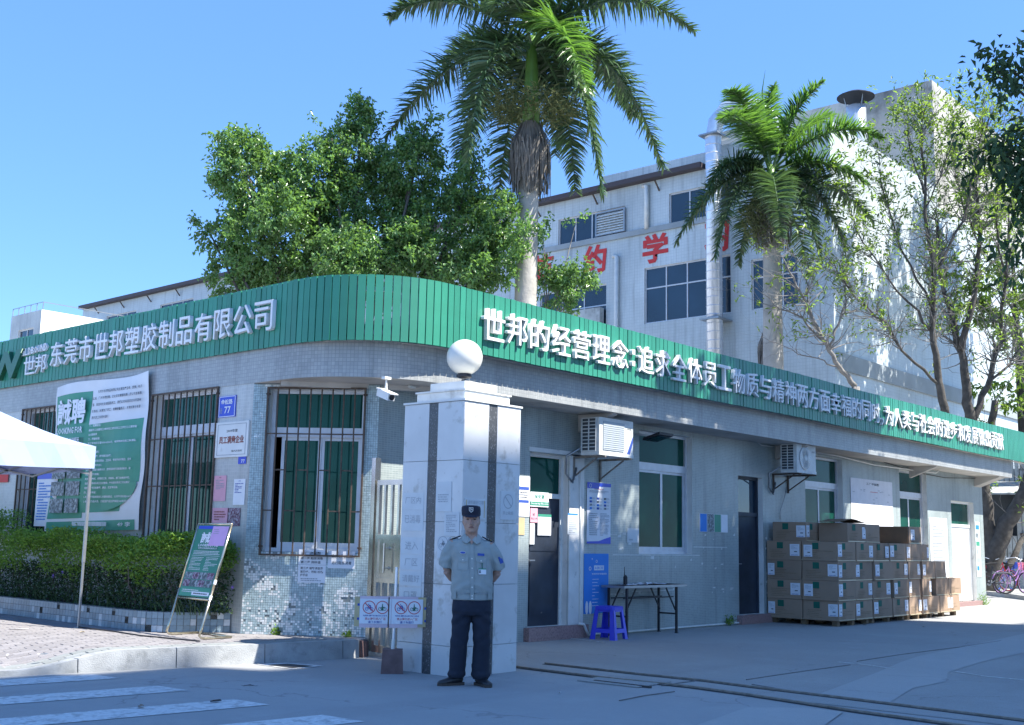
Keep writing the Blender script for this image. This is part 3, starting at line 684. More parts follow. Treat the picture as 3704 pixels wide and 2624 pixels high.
RT = '世邦的经营理念：追求全体员工物质与精神两方面幸福的同时，为人类与社会的进步和发展做出贡献'
SL = {}; x0, x1 = 10.30, 29.72
wts = [.45 if c in '：，' else 1.0 for c in RT]; tot = sum(wts); p = 0
for c, w in zip(RT, wts):
    a = x0 + (x1 - x0) * p / tot; b = x0 + (x1 - x0) * (p + w) / tot; p += w
    if c == '：':
        for zz in (3.93, 4.10): let('■', PFR, a + .06, a + .13, zz, zz + .075, bold=0)
    elif c == '，': let('，', PFR, a + .03, a + .13, 3.84, 4.0)
    else: let(c, PFR, a + .015, b - .035, 3.865 + random.uniform(-.006, .006), 4.268 + random.uniform(-.006, .006))
LT = '东莞市世邦塑胶制品有限公司'; a0 = -16.84; a1 = -11.24; w = (a1 - a0) / len(LT)
for k, c in enumerate(LT): let(c, PFL, a0 + k * w + .01, a0 + (k + 1) * w - .05, 3.875, 4.255)
for c, a, b in (('世', -17.70, -17.33), ('邦', -17.32, -16.97)): let(c, PFL, a, b, 3.82, 4.11, dep=.022)
for k, c in enumerate('ORLDBOUND'): let(c, PFL, -17.93 + k * .105, -17.93 + k * .105 + .09, 4.135 + .003 * k, 4.245 + .004 * k, bold=.02, dep=.018)
let('W', PFL, -18.85, -17.74, 3.80, 4.25, m=M['green_dk'], bold=.05, dep=.035)
# ================================================================== UNSEEN BLOCK ADDED ACROSS THE ROAD (roofline stepped to shape the street's shade)
ob = thing('street_shade_block', 'unseen grey block added across the road, its roofline stepped to shade the street', 'building', (27, -24, 0))
prof = [(13.0, 18.2, 44.3), (18.2, 19.5, 43.9), (19.5, 21.7, 42.7), (21.7, 25.0, 44.7), (25.0, 33.9, 44.95), (33.9, 41, 39.0)]
for a, b, h in prof:
    g = G(); g.box(a, b, -28, -20, 0, h); w = obj('wall_block', g, M['occ'], ob)
    g = G()
    for zz in range(3, int(h) - 2, 4):
        x = a + 1
        while x + 1.6 < b: g.box(x, x + 1.5, -19.99, -19.95, zz, zz + 1.8); x += 3
    if g.f: obj('window_panes', g, M['glass2'], ob, kind='stuff')
# ================================================================== FACTORY BEHIND
XB, YB = 36.0, 16.9
fac = thing('factory_block', 'tall pale tiled factory with red characters painted on its long side wall', 'building', (XB, YB, 0))
PF = Pl(XB, 68, 0, -1)            # s runs towards the near corner
PG = Pl(XB, YB, 1, 0)
def fh(px, py): return PF.hit(px, py)
def frect(x0, y0, x1, y1, P=PF):
    a, b = P.hit(x0, y0); c, d = P.hit(x1, y1); return a, c, d, b
def clampr(q): return (q[0], q[1], max(.2, q[2]), q[3])
WF = [frect(2020, 800, 2262, 892), frect(2420, 692, 2640, 815), frect(1955, 985, 2192, 1185), frect(2331, 968, 2645, 1168), frect(2718, 1035, 2890, 1183)]
# straighten the sills: one head and sill height for each storey
zt1, zb1, zt2, zb2 = 14.55, 12.95, 11.9, 9.75
WF = [(WF[0][0], WF[0][1], 13.55, 14.65), (WF[1][0], WF[1][1], 13.55, 14.75), (WF[2][0], WF[2][1], 9.3, 11.6), (WF[3][0], WF[3][1], 9.75, 11.95), (WF[4][0], WF[4][1], 9.75, 11.6)]
holes = list(WF)
s = 3
while s < WF[0][0] - 6: holes += [(s, s + 3.4, 13.6, 14.65), (s, s + 3.4, 9.6, 11.7)]; s += 6
obj('wall', wall_g(PF, 0, 68 - YB, 0, 15.4, holes, .15), [M['tile_bg'], M['reveal']], fac)
g = G(); g.box(XB, 46, YB, 21.9, 15.4, 16.2); g.box(XB + .3, 46, 21.9, 27.0, 15.4, 16.2); obj('parapet', g, M['tile_bg'], fac)
obj('wall', wall_g(PG, 0, 26, 0, 15.4, []), [M['tile_bg'], M['reveal']], fac, label='wide wall facing the road, dappled with tree shade')
g = G(); g.box(XB + .01, 62, YB + .01, 68, 15.2, 15.42); obj('roof', g, M['concrete'], fac)
g = G(); g.box(XB - .10, XB - .003, YB, 68, 13.32, 13.54); g.box(XB, 60, YB - .1, YB - .003, 7.35, 7.95); obj('string_course', g, mat('grey_band', (.30, .34, .36), .7, var=.15, vs=1), fac)
g = G(); g.box(XB - .35, XB + .05, 21.95, 68, 15.42, 15.62); obj('eave', g, M['roofdark'], fac)
for y in range(24, 68, 3):
    g = G(); g.bar((XB - .33, y, 15.3), (XB - .01, y, 14.95), .05); obj('eave_bracket', g, M['rust'], fac)
def simple_window(P, r4, root, nx=2, tr=True, glass='glass2', deep=.12):
    a, b, c, d = r4; f = G(); t = .05
    for k in range(nx + 1):
        s_ = a + (b - a - t) * k / nx; f.pbox(P, s_, s_ + t, -deep, -deep + .05, c, d)
    zs_ = [c, d - t] + ([c + (d - c) * .62] if tr else [])
    for z in zs_: f.pbox(P, a + t, b - t, -deep + .003, -deep + .047, z, z + t)
    w = obj('window', f, M['alu'], root)
    for k in range(nx):
        s0_, s1_ = a + (b - a - t) * k / nx + t, a + (b - a - t) * (k + 1) / nx
        for z0_, z1_ in (((c + t, c + (d - c) * .62), (c + (d - c) * .62 + t, d - t)) if tr else ((c + t, d - t),)):
            g = G(); g.pbox(P, s0_, s1_, -deep + .01, -deep + .02, z0_, z1_); obj('pane', g, M[glass], w)
    return w
for i, q in enumerate(holes): simple_window(PF, q, fac, nx=4 if i in (0, 3) else 3, tr=(q[3] - q[2]) > 1.8)
# louvred vent in the upper window, blind hung in the lower one
a, b, c, d = frect(2160, 775, 2265, 860)
lv = G(); lv.pbox(PF, a, b, .02, .12, 13.58, 13.62); lv.pbox(PF, a, b, .02, .12, 14.5, 14.55); lv.pbox(PF, a, a + .06, .02, .12, 13.62, 14.5); lv.pbox(PF, b - .06, b, .02, .12, 13.62, 14.5)
lo_ = obj('louvre_vent', lv, M['greymetal'], fac)
for k in range(8):
    g = G(); z = 13.62 + k * .105; g.hexa([PF.pt(a + .06, .11, z), PF.pt(b - .06, .11, z), PF.pt(b - .06, .02, z + .1), PF.pt(a + .06, .02, z + .1), PF.pt(a + .06, .11, z + .02), PF.pt(b - .06, .11, z + .02), PF.pt(b - .06, .02, z + .12), PF.pt(a + .06, .02, z + .12)])
    obj('slat', g, M['dirty_white'], lo_)
a, b, c, d = frect(2060, 1080, 2185, 1185); g = G(); g.pbox(PF, a, b, .02, .3, 9.3, 10.6); obj('sheet_hood', g, M['sheetwall'], fac)
for px, y0, y1 in ((2345, 675, 830), (2237, 930, 1200)):
    s_, z1_ = fh(px, y0); _, z0_ = fh(px, y1); g = G(); g.tube([PF.pt(s_ - .25, -.02, z1_ + .05), PF.pt(s_, .12, z1_), PF.pt(s_, .12, z0_ - (6 if y1 > 1100 else 0))], .09, 8, up=(1, 0, 0)); obj('downpipe', g, M['pvc'], fac, smooth=True)
for ch, x0, y0, x1, y1 in (('节', 1915, 925, 2002, 1022), ('约', 2112, 885, 2195, 990), ('学', 2325, 838, 2418, 950), ('习', 2548, 800, 2640, 900)):
    a, b, c, d = frect(x0, y0, x1, y1); text('painted_character', ch, PF, a, b, 12.15 if 0 else 12.1, 13.27, M['red'], fac, out=.02 if ch != 'x' else 0, bold=.035)
# rooftop block set back on the right
blk = G(); blk.hexa([(46.4, YB + .2, 15.4), (60, YB + .2, 15.4), (60, 28, 15.4), (46.4, 28, 15.4), (46.4, YB + .2, 21.15), (60, YB + .2, 21.15), (60, 28, 21.15), (46.4, 28, 21.15)]); obj('rooftop_block', blk, M['concrete'], fac)
# ducts
def ring_tube(path, r, n=14):
    g = G(); g.tube(path, r, n); return g
px0 = gX(2585, 1300, XB - .55); px1 = gX(2583, 560, XB - .55)
dct = thing('exhaust_duct', 'tall shiny metal exhaust duct climbing the factory wall and bending over the roof', 'duct', (XB - .6, px1[1], 0))
Yd = px1[1]
pth = [(XB - .6, Yd, 3), (XB - .6, Yd, 16.3), (XB - .57, Yd - .1, 16.9), (XB - .45, Yd - .45, 17.35), (XB - .2, Yd - 1.0, 17.45), (XB + .1, Yd - 1.5, 17.35), (XB + .35, Yd - 1.9, 16.9), (XB + .4, Yd - 2.0, 16.1)]
g = G(); g.tube(pth, .30, 16); obj('duct', g, M['galv'], dct, smooth=True)
g = G(); z = 3.5
while z < 16.4: g.lathe((XB - .6, Yd, z), [(.302, 0), (.315, .02), (.302, .04)], 16); z += .32
obj('duct_rings', g, M['galv'], dct, kind='stuff')
for z in (9.4, 16.35):
    g = G(); g.box(XB - 1.0, XB - .02, Yd - .4, Yd + .4, z, z + .06); obj('duct_clamp', g, M['greymetal'], dct)
vc = at(3095, 345, 1); kx = gY(3095, 345, YB + 3.0)
vt = thing('roof_cowl', 'dark mushroom shaped vent cowl standing on the factory roof', 'roof vent', (kx[0], kx[1], 16.2))
g = G(); g.lathe((kx[0], kx[1], 16.2), [(.42, 0), (.42, kx[2] - 16.2 - .55), (.36, kx[2] - 16.2 - .5)], 16); obj('stack', g, M['galv'], vt, smooth=True)
g = G(); g.lathe((kx[0], kx[1], kx[2] - .12), [(.80, 0), (.80, .03), (.45, .2), (.05, .3)], 20); obj('cap', g, M['blackmetal'], vt, smooth=False)
g = G()
for t in range(3): g.bar((kx[0] + .35 * math.cos(t * 2.1), kx[1] + .35 * math.sin(t * 2.1), kx[2] - .7), (kx[0] + .5 * math.cos(t * 2.1), kx[1] + .5 * math.sin(t * 2.1), kx[2] - .08), .03)
obj('stay', g, M['greymetal'], vt)
# small far buildings over the left fascia
t1 = thing('stair_tower', 'small pale tower with one window and thin roof railings behind the left fascia', 'building', tuple(gX(130, 1300, 22)))
a = gX(42, 1146, 24); b = gX(150, 1137, 24); c_ = gX(300, 1160, 24)
Pt = Pl(24, a[1], 0, -1); w = a[1] - b[1]
wnd = (w * .28, w * .78, a[2] - 1.9, a[2] - .75)
obj('wall', wall_g(Pt, 0, w, 0, a[2], [wnd], .1), [M['tile_left'], M['reveal']], t1)
Pt2 = Pl(24, b[1], 1, 0); obj('wall', wall_g(Pt2, 0, 8, 0, a[2], []), [M['white_paint'], M['reveal']], t1)
g = G(); g.box(24.01, 32, b[1] + .01, a[1], a[2] - .2, a[2] - .01); obj('roof', g, M['concrete'], t1)
simple_window(Pt, wnd, t1, nx=2, tr=False)
g = G()
for k in range(6):
    y = a[1] - w * k / 5; g.bar((24.05, y, a[2]), (24.05, y, a[2] + .35), .03)
g.bar((24.05, a[1], a[2] + .35), (24.05, b[1], a[2] + .35), .03); g.bar((24.05, b[1], a[2] + .35), (32, b[1], a[2] + .35), .03)
obj('railing', g, M['greymetal'], t1)
# ================================================================== GATE PILLAR
X0, X1, Y0, Y1, H = 8.62, 9.52, 8.17, 9.07, 2.83
pil = thing('gate_pillar', 'square marble clad gate pillar with dark granite stripes and a stepped top', 'pillar', (9.07, 8.62, 0))
g = G(); g.box(X0 + .02, X1 - .02, Y0 + .02, Y1 - .02, 0, H - .005); obj('core', g, M['grout'], pil)
PA = Pl(X0, Y1, 0, -1); PB = Pl(X0, Y0, 1, 0); PCc = Pl(X1, Y0, 0, 1); PD = Pl(X1, Y1, -1, 0)
zz = [0.0, .30, .92, 1.56, 2.20, H - .01]
for P in (PA, PB, PCc, PD):
    for z0, z1 in zip(zz, zz[1:]):
        for i, (a, b) in enumerate(((0.002, .378), (.382, .512), (.516, .898))):
            g = G(); o = random.uniform(0, .003) - (.004 if i == 1 else 0)
            g.pbox(P, a, b, -.02, o, z0 + .002, z1 - .003); obj('slab', g, M['granite'] if i == 1 else M['marble'], pil)
g = G(); g.box(X0 - .015, X1 + .015, Y0 - .015, Y1 + .015, H - .008, H + .012); obj('cap_slab', g, M['marble_lt'], pil)
g = G(); g.box(X0 + .09, X1 - .09, Y0 + .09, Y1 - .09, H + .014, H + .115); obj('cap_step', g, M['marble_lt'], pil)
g = G(); g.box(X0 + .075, X1 - .075, Y0 + .075, Y1 - .075, H + .117, H + .135); obj('cap_step', g, M['marble_lt'], pil)
g = G(); g.box(X0 + .19, X1 - .19, Y0 + .19, Y1 - .19, H + .137, H + .235); obj('cap_step', g, M['marble_lt'], pil)
lamp = thing('globe_lamp', 'white opal globe lamp standing on top of the marble gate pillar', 'lamp', (9.07, 8.62, H + .235))
LZ = 3.375
g = G(); g.lathe((9.07, 8.62, H + .235), [(.055, 0), (.055, .02), (.03, .025), (.03, LZ - .2 - H - .235 - .05)], 12); obj('stem', g, M['blackmetal'], lamp)
g = G(); g.lathe((9.07, 8.62, LZ - .235), [(.045, 0), (.085, .012), (.085, .035), (.075, .04), (.075, .055)], 16); obj('collar', g, M['blackmetal'], lamp)
g = G(); g.sphere((9.07, 8.62, LZ), .200, 32, 20); obj('globe', g, M['globe'], lamp, smooth=True)
# ================================================================== NOTICES
def rct(P, x0, y0, x1, y1, o=0.0):
    a, b = P.hit(x0, y0, o); c, d = P.hit(x1, y1, o); return min(a, c), max(a, c), min(b, d), max(b, d)
def tx(P, root, body, x0, y0, x1, y1, m, o=.0, bold=0.0):
    a, b, c, d = rct(P, x0, y0, x1, y1, o); return text('lettering', body, P, a, b, c, d, M[m], root, out=o + .0025, bold=bold)
def notice(label, P, q, m, o=.006, th=.003, name='paper_notice', cat='notice', curl=0.0):
    a, b, c, d = rct(P, *q, o) if len(q) == 4 else q
    g = G(); n = 6
    for i in range(n):
        z0, z1 = c + (d - c) * i / n, c + (d - c) * (i + 1) / n
        e0 = o + curl * (1 - i / n) ** 2; e1 = o + curl * (1 - (i + 1) / n) ** 2
        g.hexa([P.pt(a, e0, z0), P.pt(b, e0, z0), P.pt(b, e0 - th, z0), P.pt(a, e0 - th, z0), P.pt(a, e1, z1), P.pt(b, e1, z1), P.pt(b, e1 - th, z1), P.pt(a, e1 - th, z1)])
    r_ = thing(name, label, cat, P.pt((a + b) / 2, o, c)); obj('sheet', g, M[m], r_); return r_, (a, b, c, d)
def lines(P, root, q, n, m, o, fill=.8, seed=1, hh=.5, name='print_lines'):
    rr = random.Random(seed); a, b, c, d = q; g = G(); step = (d - c) / n
    for i in range(n):
        z = d - (i + .5) * step; x = a + (b - a) * rr.uniform(0, .06); e = a + (b - a) * (rr.uniform(.75, 1) if rr.random() < fill else rr.uniform(.3, .6))
        while x < e:
            w = min(rr.uniform(.008, .03), e - x)
            if w > .004: g.face([P.pt(x, o, z - step * hh / 2), P.pt(x + w, o, z - step * hh / 2), P.pt(x + w, o, z + step * hh / 2), P.pt(x, o, z + step * hh / 2)])
            x += w + .006
    obj(name, g, M[m], root, kind='stuff')
def patch(P, root, q, m, o, name='print_panel'):
    a, b, c, d = q; g = G(); g.face([P.pt(a, o, c), P.pt(b, o, c), P.pt(b, o, d), P.pt(a, o, d)]); return obj(name, g, M[m], root)
def sub(q, a, b, c, d): return (q[0] + (q[1] - q[0]) * a, q[0] + (q[1] - q[0]) * b, q[2] + (q[3] - q[2]) * c, q[2] + (q[3] - q[2]) * d)
def T(P, root, body, q, f, m, o, bold=0.0): s_ = sub(q, *f); return text('lettering', body, P, *s_, M[m], root, out=o, bold=bold)
def ringm(P, root, c, r, m, o, slash=False, w=.16):
    g = G(); n = 28
    for k in range(n):
        t0, t1 = 2 * math.pi * k / n, 2 * math.pi * (k + 1) / n
        g.face([P.pt(c[0] + r * (1 - w) * math.cos(t0), o, c[1] + r * (1 - w) * math.sin(t0)), P.pt(c[0] + r * math.cos(t0), o, c[1] + r * math.sin(t0)), P.pt(c[0] + r * math.cos(t1), o, c[1] + r * math.sin(t1)), P.pt(c[0] + r * (1 - w) * math.cos(t1), o, c[1] + r * (1 - w) * math.sin(t1))])
    if slash:
        d = r * .68; e = r * w * .4; g.face([P.pt(c[0] - d - e, o + .001, c[1] + d - e), P.pt(c[0] + d - e, o + .001, c[1] - d - e), P.pt(c[0] + d + e, o + .001, c[1] - d + e), P.pt(c[0] - d + e, o + .001, c[1] + d + e)])
    return obj('ring', g, M[m], root)
def stroke(g, P, pts, w, o):
    for (a, b), (c, d) in zip(pts, pts[1:]):
        L = math.hypot(c - a, d - b) or 1; nx_, nz_ = -(d - b) / L * w / 2, (c - a) / L * w / 2
        g.face([P.pt(a - nx_, o, b - nz_), P.pt(c - nx_, o, d - nz_), P.pt(c + nx_, o, d + nz_), P.pt(a + nx_, o, b + nz_)])
def bikeicon(P, root, c, r, m, o, person=True, stand=False):
    g = G(); w = r * .09; k = r
    for sx in (-.42, .42):
        pts = [(c[0] + sx * k + .27 * k * math.cos(t), c[1] - .28 * k + .27 * k * math.sin(t)) for t in [i * math.pi / 6 for i in range(13)]]; stroke(g, P, pts, w, o)
    stroke(g, P, [(c[0] - .42 * k, c[1] - .28 * k), (c[0] - .12 * k, c[1] + .02 * k), (c[0] + .3 * k, c[1] + .02 * k), (c[0] + .42 * k, c[1] - .28 * k)], w, o)
    stroke(g, P, [(c[0] - .12 * k, c[1] + .02 * k), (c[0], c[1] - .28 * k), (c[0] + .3 * k, c[1] + .02 * k), (c[0] + .25 * k, c[1] + .15 * k)], w, o)
    if stand: stroke(g, P, [(c[0], c[1] + .4 * k), (c[0], c[1] - .1 * k), (c[0] - .1 * k, c[1] - .58 * k)], w * 2.2, o); stroke(g, P, [(c[0], c[1] - .1 * k), (c[0] + .12 * k, c[1] - .58 * k)], w * 1.6, o); hd = (c[0], c[1] + .52 * k)
    else: stroke(g, P, [(c[0] - .12 * k, c[1] + .1 * k), (c[0] + .1 * k, c[1] + .35 * k), (c[0] + .28 * k, c[1] + .15 * k)], w * 2.2, o); stroke(g, P, [(c[0] - .12 * k, c[1] + .1 * k), (c[0] + .1 * k, c[1] - .05 * k), (c[0], c[1] - .28 * k)], w * 1.6, o); hd = (c[0] - .12 * k + .0 * k, c[1] + .5 * k)
    g.face([P.pt(hd[0] + .1 * k * math.cos(t), o, hd[1] + .1 * k * math.sin(t)) for t in [i * math.pi / 4 for i in range(8)]])
    obj('pictogram', g, M[m], root)
# --- left wall
r1, q = notice('blue enamel street number plate reading 77 above the marble plaque', PL, (793, 1436, 850, 1507), 'blue', .012, .008, 'house_number_plate', 'street sign')
for f in ((.04, .96, .02, .05), (.04, .96, .95, .98), (.03, .06, .05, .95), (.94, .97, .05, .95)): patch(PL, r1, sub(q, *f), 'paper', .0135, 'border_line')
T(PL, r1, '金松路', q, (.14, .82, .60, .84), 'paper', .0145, .02); T(PL, r1, '77', q, (.36, .72, .18, .50), 'paper', .0145, .01); T(PL, r1, '街', q, (.10, .24, .18, .45), 'ink_grey', .0145)
r1, q = notice('square cream marble award plaque with dark red characters beside the corner', PL, (783, 1531, 893, 1651), 'marble_lt', .022, .02, 'wall_plaque', 'plaque')
T(PL, r1, '2009年度', q, (.34, .68, .70, .79), 'ink', .024, .01); T(PL, r1, '员工满意企业', q, (.12, .88, .38, .60), 'ink_brown', .024, .03); T(PL, r1, '镇人民政府', q, (.52, .84, .14, .20), 'ink', .024)
for f in ((.06, .94, .06, .075), (.06, .94, .925, .94), (.06, .075, .075, .925), (.925, .94, .075, .925)): patch(PL, r1, sub(q, *f), 'ink_grey', .0235, 'border_line')
r1, q = notice('tiny blue number tag reading 77 just below the marble plaque', PL, (862, 1653, 889, 1678), 'blue', .010, .004, 'number_tag', 'street sign'); T(PL, r1, '77', q, (.38, .85, .15, .60), 'paper', .0115, .02)
r1, q = notice('pink paper notice, upper of the two pink sheets beside the barred window', PL, (776, 1722, 814, 1813), 'pink', .008); lines(PL, r1, sub(q, .12, .9, .45, .85), 6, 'ink_grey', .0095, seed=3); T(PL, r1, '通知', q, (.4, .6, .90, .95), 'ink_brown', .0095)
r1, q = notice('pink paper notice, lower and wider, faded next to the red picture sheet', PL, (769, 1838, 822, 1904), 'pink', .008); lines(PL, r1, sub(q, .1, .9, .3, .85), 4, 'ink_brown', .0095, seed=4)
r1, q = notice('faded reddish picture sheet right of the lower pink notice', PL, (824, 1838, 866, 1904), 'photo2', .008)
r1, q = notice('narrow white typed notice under the marble plaque', PL, (847, 1734, 883, 1827), 'paper', .008); lines(PL, r1, sub(q, .1, .9, .45, .85), 7, 'ink_blue', .0095, seed=5); T(PL, r1, '通告', q, (.4, .62, .90, .95), 'ink_blue', .0095)
# --- recruitment banner
def bq(x0, y0, x1, y1): return rct(PL, x0, y0, x1, y1, .03)
BS0, BS1, BZ0, BZ1 = 24 - 16.66, 24 - 14.06, 1.42, 3.60
bn = thing('recruitment_banner', 'large green and white printed recruitment banner hung on the left wall', 'banner', PL.pt((BS0 + BS1) / 2, .03, BZ0))
def ban(name, q, m, o, n=10):
    a, b, c, d = q; g = G()
    def oo(s_, z): return o + .016 * math.sin(s_ * 5 + z * 2) + .012 * math.sin(z * 7 - s_ * 3) + (.02 * ((s_ - BS0) / 2.6) ** 3)
    for i in range(n):
        for j in range(n):
            p = [(a + (b - a) * (i + u) / n, c + (d - c) * (j + v) / n) for u, v in ((0, 0), (1, 0), (1, 1), (0, 1))]
            g.face([PL.pt(x, oo(x, z), z + (.05 * (x - BS1) / 2.6 + (.03 * math.sin((x - BS0) * 2.4) if z > BZ1 - .4 else 0) * max(0, (z - BZ1 + .4) / .4))) for x, z in p])
    return obj(name, g, M[m], bn)
ban('sheet', (BS0, BS1, BZ0, BZ1), 'ban_white', .045, 16)
def bs(fx, fz_): return BS0 + (BS1 - BS0) * fx, BZ0 + (BZ1 - BZ0) * fz_
def bp(f, m, o, name='print_panel'): q = sub((BS0, BS1, BZ0, BZ1), *f); return ban(name, q, m, o, 8)
bp((.02, .40, .085, .93), 'ban_green', .049); bp((.40, .965, .30, .705), 'ban_green', .049); bp((.40, .80, .12, .30), 'ban_green', .049); bp((.02, .965, 0, .065), 'ban_green', .049)
g = G(); P_ = []
for k in range(9):
    t = k / 8 * math.pi / 2; P_.append(bs(.80 + .165 * math.sin(t) if 0 else .62 + .34 * math.cos(t), .30 - .18 * math.sin(t)))
c0 = bs(.62, .30); g.face([PL.pt(x, .085, z) for x, z in [c0] + P_[::-1]][::-1]); obj('print_panel', g, M['ban_green'], bn)
bp((.10, .36, .565, .625), 'ban_dk', .052)
def bt(body, f, m='paper', bold=0.0): return T(PL, bn, body, (BS0, BS1, BZ0, BZ1), f, m, .088, bold)
bt('誠聘', (.06, .375, .70, .88), bold=.03); bt('LOOKING FOR', (.065, .355, .64, .685), bold=.02); bt('选择我们 共创明天', (.09, .33, .575, .612), bold=.015)
bt('东莞市世邦塑胶制品有限公司', (.03, .37, .495, .525), bold=.02)
ptx = ['东莞市世邦制品有限公司主要生产五金、塑胶、电子', '玩具，厂内环境优美，企业文化氛围浓厚，因公司发展需', '要，现面向社会诚招职员工，我们公司将坚定走共同富裕', '的路线，发展为了员工，发展依靠员工，发展成果与有意', '愿的员工共同分享！']
for i, l in enumerate(ptx): bt(l, ((.50 if i == 0 else .45), (.95 if i < 4 else .62), .895 - i * .043, .915 - i * .043), 'ink', .012)
ptx2 = ['一、招聘职位：', '装配员工/注塑员工/啤金员工/移印员工/工程技工/工模学徒/', 'QC巡检员', '二、薪资标准：', '员工平均月工资3500-6500元，有特殊岗位和工种津贴，', '出高者优。', '三、员工福利：', '伙食：自选餐，提节假日加餐；', '住宿：宿舍有独立阳台、卫生间、专用手机充电位、全天', '24小时提供热水；', '提升：公司着力培养人才，提供各种学习和培训机会，有', '完善的晋升机制；', '奖金：全勤奖、优秀员工奖、评级奖、部门业绩进步奖；', '活动：每年举办员工生日晚会；每年度优秀员工可以携父', '母旅游，节日有聚餐、聚会、旅游等活动。', '四、额外补贴：', '1.夫妻在外租房居住凭夫妻结婚证，公司每月补贴300元；', '2.本公司介绍人员，介绍进班组过程装配/AB车间工件']
for i, l in enumerate(ptx2):
    n = min(1, len(l) / 27); bt(l, (.43, .43 + .50 * n, .672 - i * .0295, .688 - i * .0295), 'paper', .015)
bt('49 李', (.80, .93, .018, .048), 'ban_white', .015); lines(PL, bn, sub((BS0, BS1, BZ0, BZ1), .30, .78, .018, .048), 1, 'ban_white', .088, seed=77, hh=.9)
for i in range(3):
    for j in range(2): patch(PL, bn, sub((BS0, BS1, BZ0, BZ1), .05 + .17 * j, .20 + .17 * j, .335 - i * .115, .43 - i * .115), 'photo', .086, 'photo_panel')
patch(PL, bn, sub((BS0, BS1, BZ0, BZ1), .22, .37, .445, .485), 'ban_white', .086)
# blue poster inside the barred window, red banner at the far left
r1, q = notice('pale blue health poster hung in the barred window left of the green banner', PL, (138, 1705, 195, 1905), 'paper', .04); patch(PL, r1, sub(q, 0, 1, .85, 1), 'blue', .042); lines(PL, r1, sub(q, .08, .92, .1, .8), 14, 'skyblue', .042, seed=8)
r1, q = notice('red banner end with a yellow character, partly under the blue tent', PL, (-40, 1690, 28, 1745), 'red', .02, name='red_banner', cat='banner'); patch(PL, r1, sub(q, .70, .76, .62, .95), 'wood', .022); patch(PL, r1, sub(q, .82, .86, .75, .95), 'wood', .022)
# --- corner wall
r1, q = notice('white printed entry procedure notice below the corner window', PC, (1082, 1988, 1176, 2110), 'paper', .010)
for s_, f in (('进厂流程图：', (.08, .86, .83, .94)), ('第一步.鞋底消毒', (.08, .88, .70, .78)), ('第二步.测体温', (.08, .80, .58, .66)), ('第三步.填写调查表', (.08, .90, .40, .48)), ('第四步、领取1份防', (.08, .92, .29, .37)), ('护手册', (.08, .36, .19, .27))): T(PC, r1, s_, q, f, 'ink', .012, .01)
lines(PC, r1, sub(q, .08, .9, .04, .15), 2, 'ink_grey', .012, seed=9); patch(PC, r1, sub(q, 0, 1, .535, .545), 'ink_faint', .0115, 'fold')
r1, q = notice('white notice about the disinfection mat, right of the entry procedure notice', PC, (1188, 1994, 1282, 2058), 'paper', .010)
T(PC, r1, '请从地毯上经过', q, (.12, .92, .62, .82), 'ink', .012, .01); T(PC, r1, '进行鞋底消毒', q, (.14, .88, .22, .42), 'ink', .012, .01)
# --- pillar notices
k = 0
for lab, qq, s_ in (('two white sheets high on the shaded pillar face reading about the factory area', (1457, 1784, 1531, 1844), '厂区内'), ('white sheet on the shaded pillar face with the word for disinfected', (1455, 1845, 1529, 1921), '已消毒')):
    r1, q = notice(lab if k else 'topmost white sheet on the shaded pillar face, naming the factory area', PA, qq, 'paper2', .006); T(PA, r1, s_, q, (.14, .88, .36, .76), 'ink_faint', .0075); k += 1
for i, (s_, y0, y1, lab) in enumerate((('进入', 1944, 2005, 'white sheet reading enter, below the gap on the shaded pillar face'), ('厂区', 2006, 2063, 'white sheet reading factory area, third from the bottom on the pillar'), ('请戴好', 2065, 2122, 'white sheet reading please wear, above the bicycle sign board'), ('口罩', 2124, 2180, 'white sheet reading mask, lowest on the pillar, half behind the board'))):
    r1, q = notice(lab, PA, (1451 - i * 1.5, y0, 1527 - i * 1.5, y1), 'paper2', .006); T(PA, r1, s_, q, (.2, .8, .25, .75) if len(s_) == 2 else (.1, .9, .25, .75), 'ink_faint', .0075)
r1, q = notice('tall faded white sheet beside the pillar stripe on the shaded face', PA, (1578, 1744, 1631, 1851), 'paper2', .006); lines(PA, r1, sub(q, .12, .9, .3, .6), 4, 'ink_faint', .0075, seed=12)
r1, q = notice('faded white typed sheet near the pillar edge behind the guard', PA, (1608, 1853, 1660, 1940), 'paper2', .0075); lines(PA, r1, sub(q, .1, .9, .15, .9), 10, 'ink_faint', .009, seed=13)
r1, q = notice('faded no cycling sheet on the pillar next to the guard shoulder', PA, (1583, 1942, 1652, 2020), 'paper2', .009)
for sx in (.28, .76): c = (q[0] + (q[1] - q[0]) * sx, q[2] + (q[3] - q[2]) * .68); ringm(PA, r1, c, .075, 'ink_faint', .0105, False, .08); bikeicon(PA, r1, c, .07, 'ink_faint', .0105)
r1, q = notice('framed mask reminder on the pillar right behind the guard cap', PB, (1683, 1802, 1755, 1880), 'paper2', .012, .01); T(PB, r1, '请佩戴好口罩', q, (.12, .9, .72, .9), 'ink_faint', .0135); patch(PB, r1, sub(q, .04, .08, .08, .92), 'wood', .0135, 'border_line'); patch(PB, r1, sub(q, .92, .96, .08, .92), 'wood', .0135, 'border_line')
r1, q = notice('white panel on the pillar beside the face of the guard', PB, (1684, 1885, 1752, 1960), 'paper2', .008); T(PB, r1, '进入', q, (.10, .45, .66, .84), 'ink', .0095, .01)
r1, q = notice('white no smoking plate with a crossed ring on the sunlit side of the pillar', PB, (1813, 1776, 1862, 1882), 'paper2', .012, .01, 'no_smoking_sign', 'sign')
c = ((q[0] + q[1]) / 2, q[2] + (q[3] - q[2]) * .64); ringm(PB, r1, c, .078, 'ink_faint', .0135, True, .12); T(PB, r1, '禁止吸烟', q, (.14, .86, .17, .30), 'ink_faint', .0135)
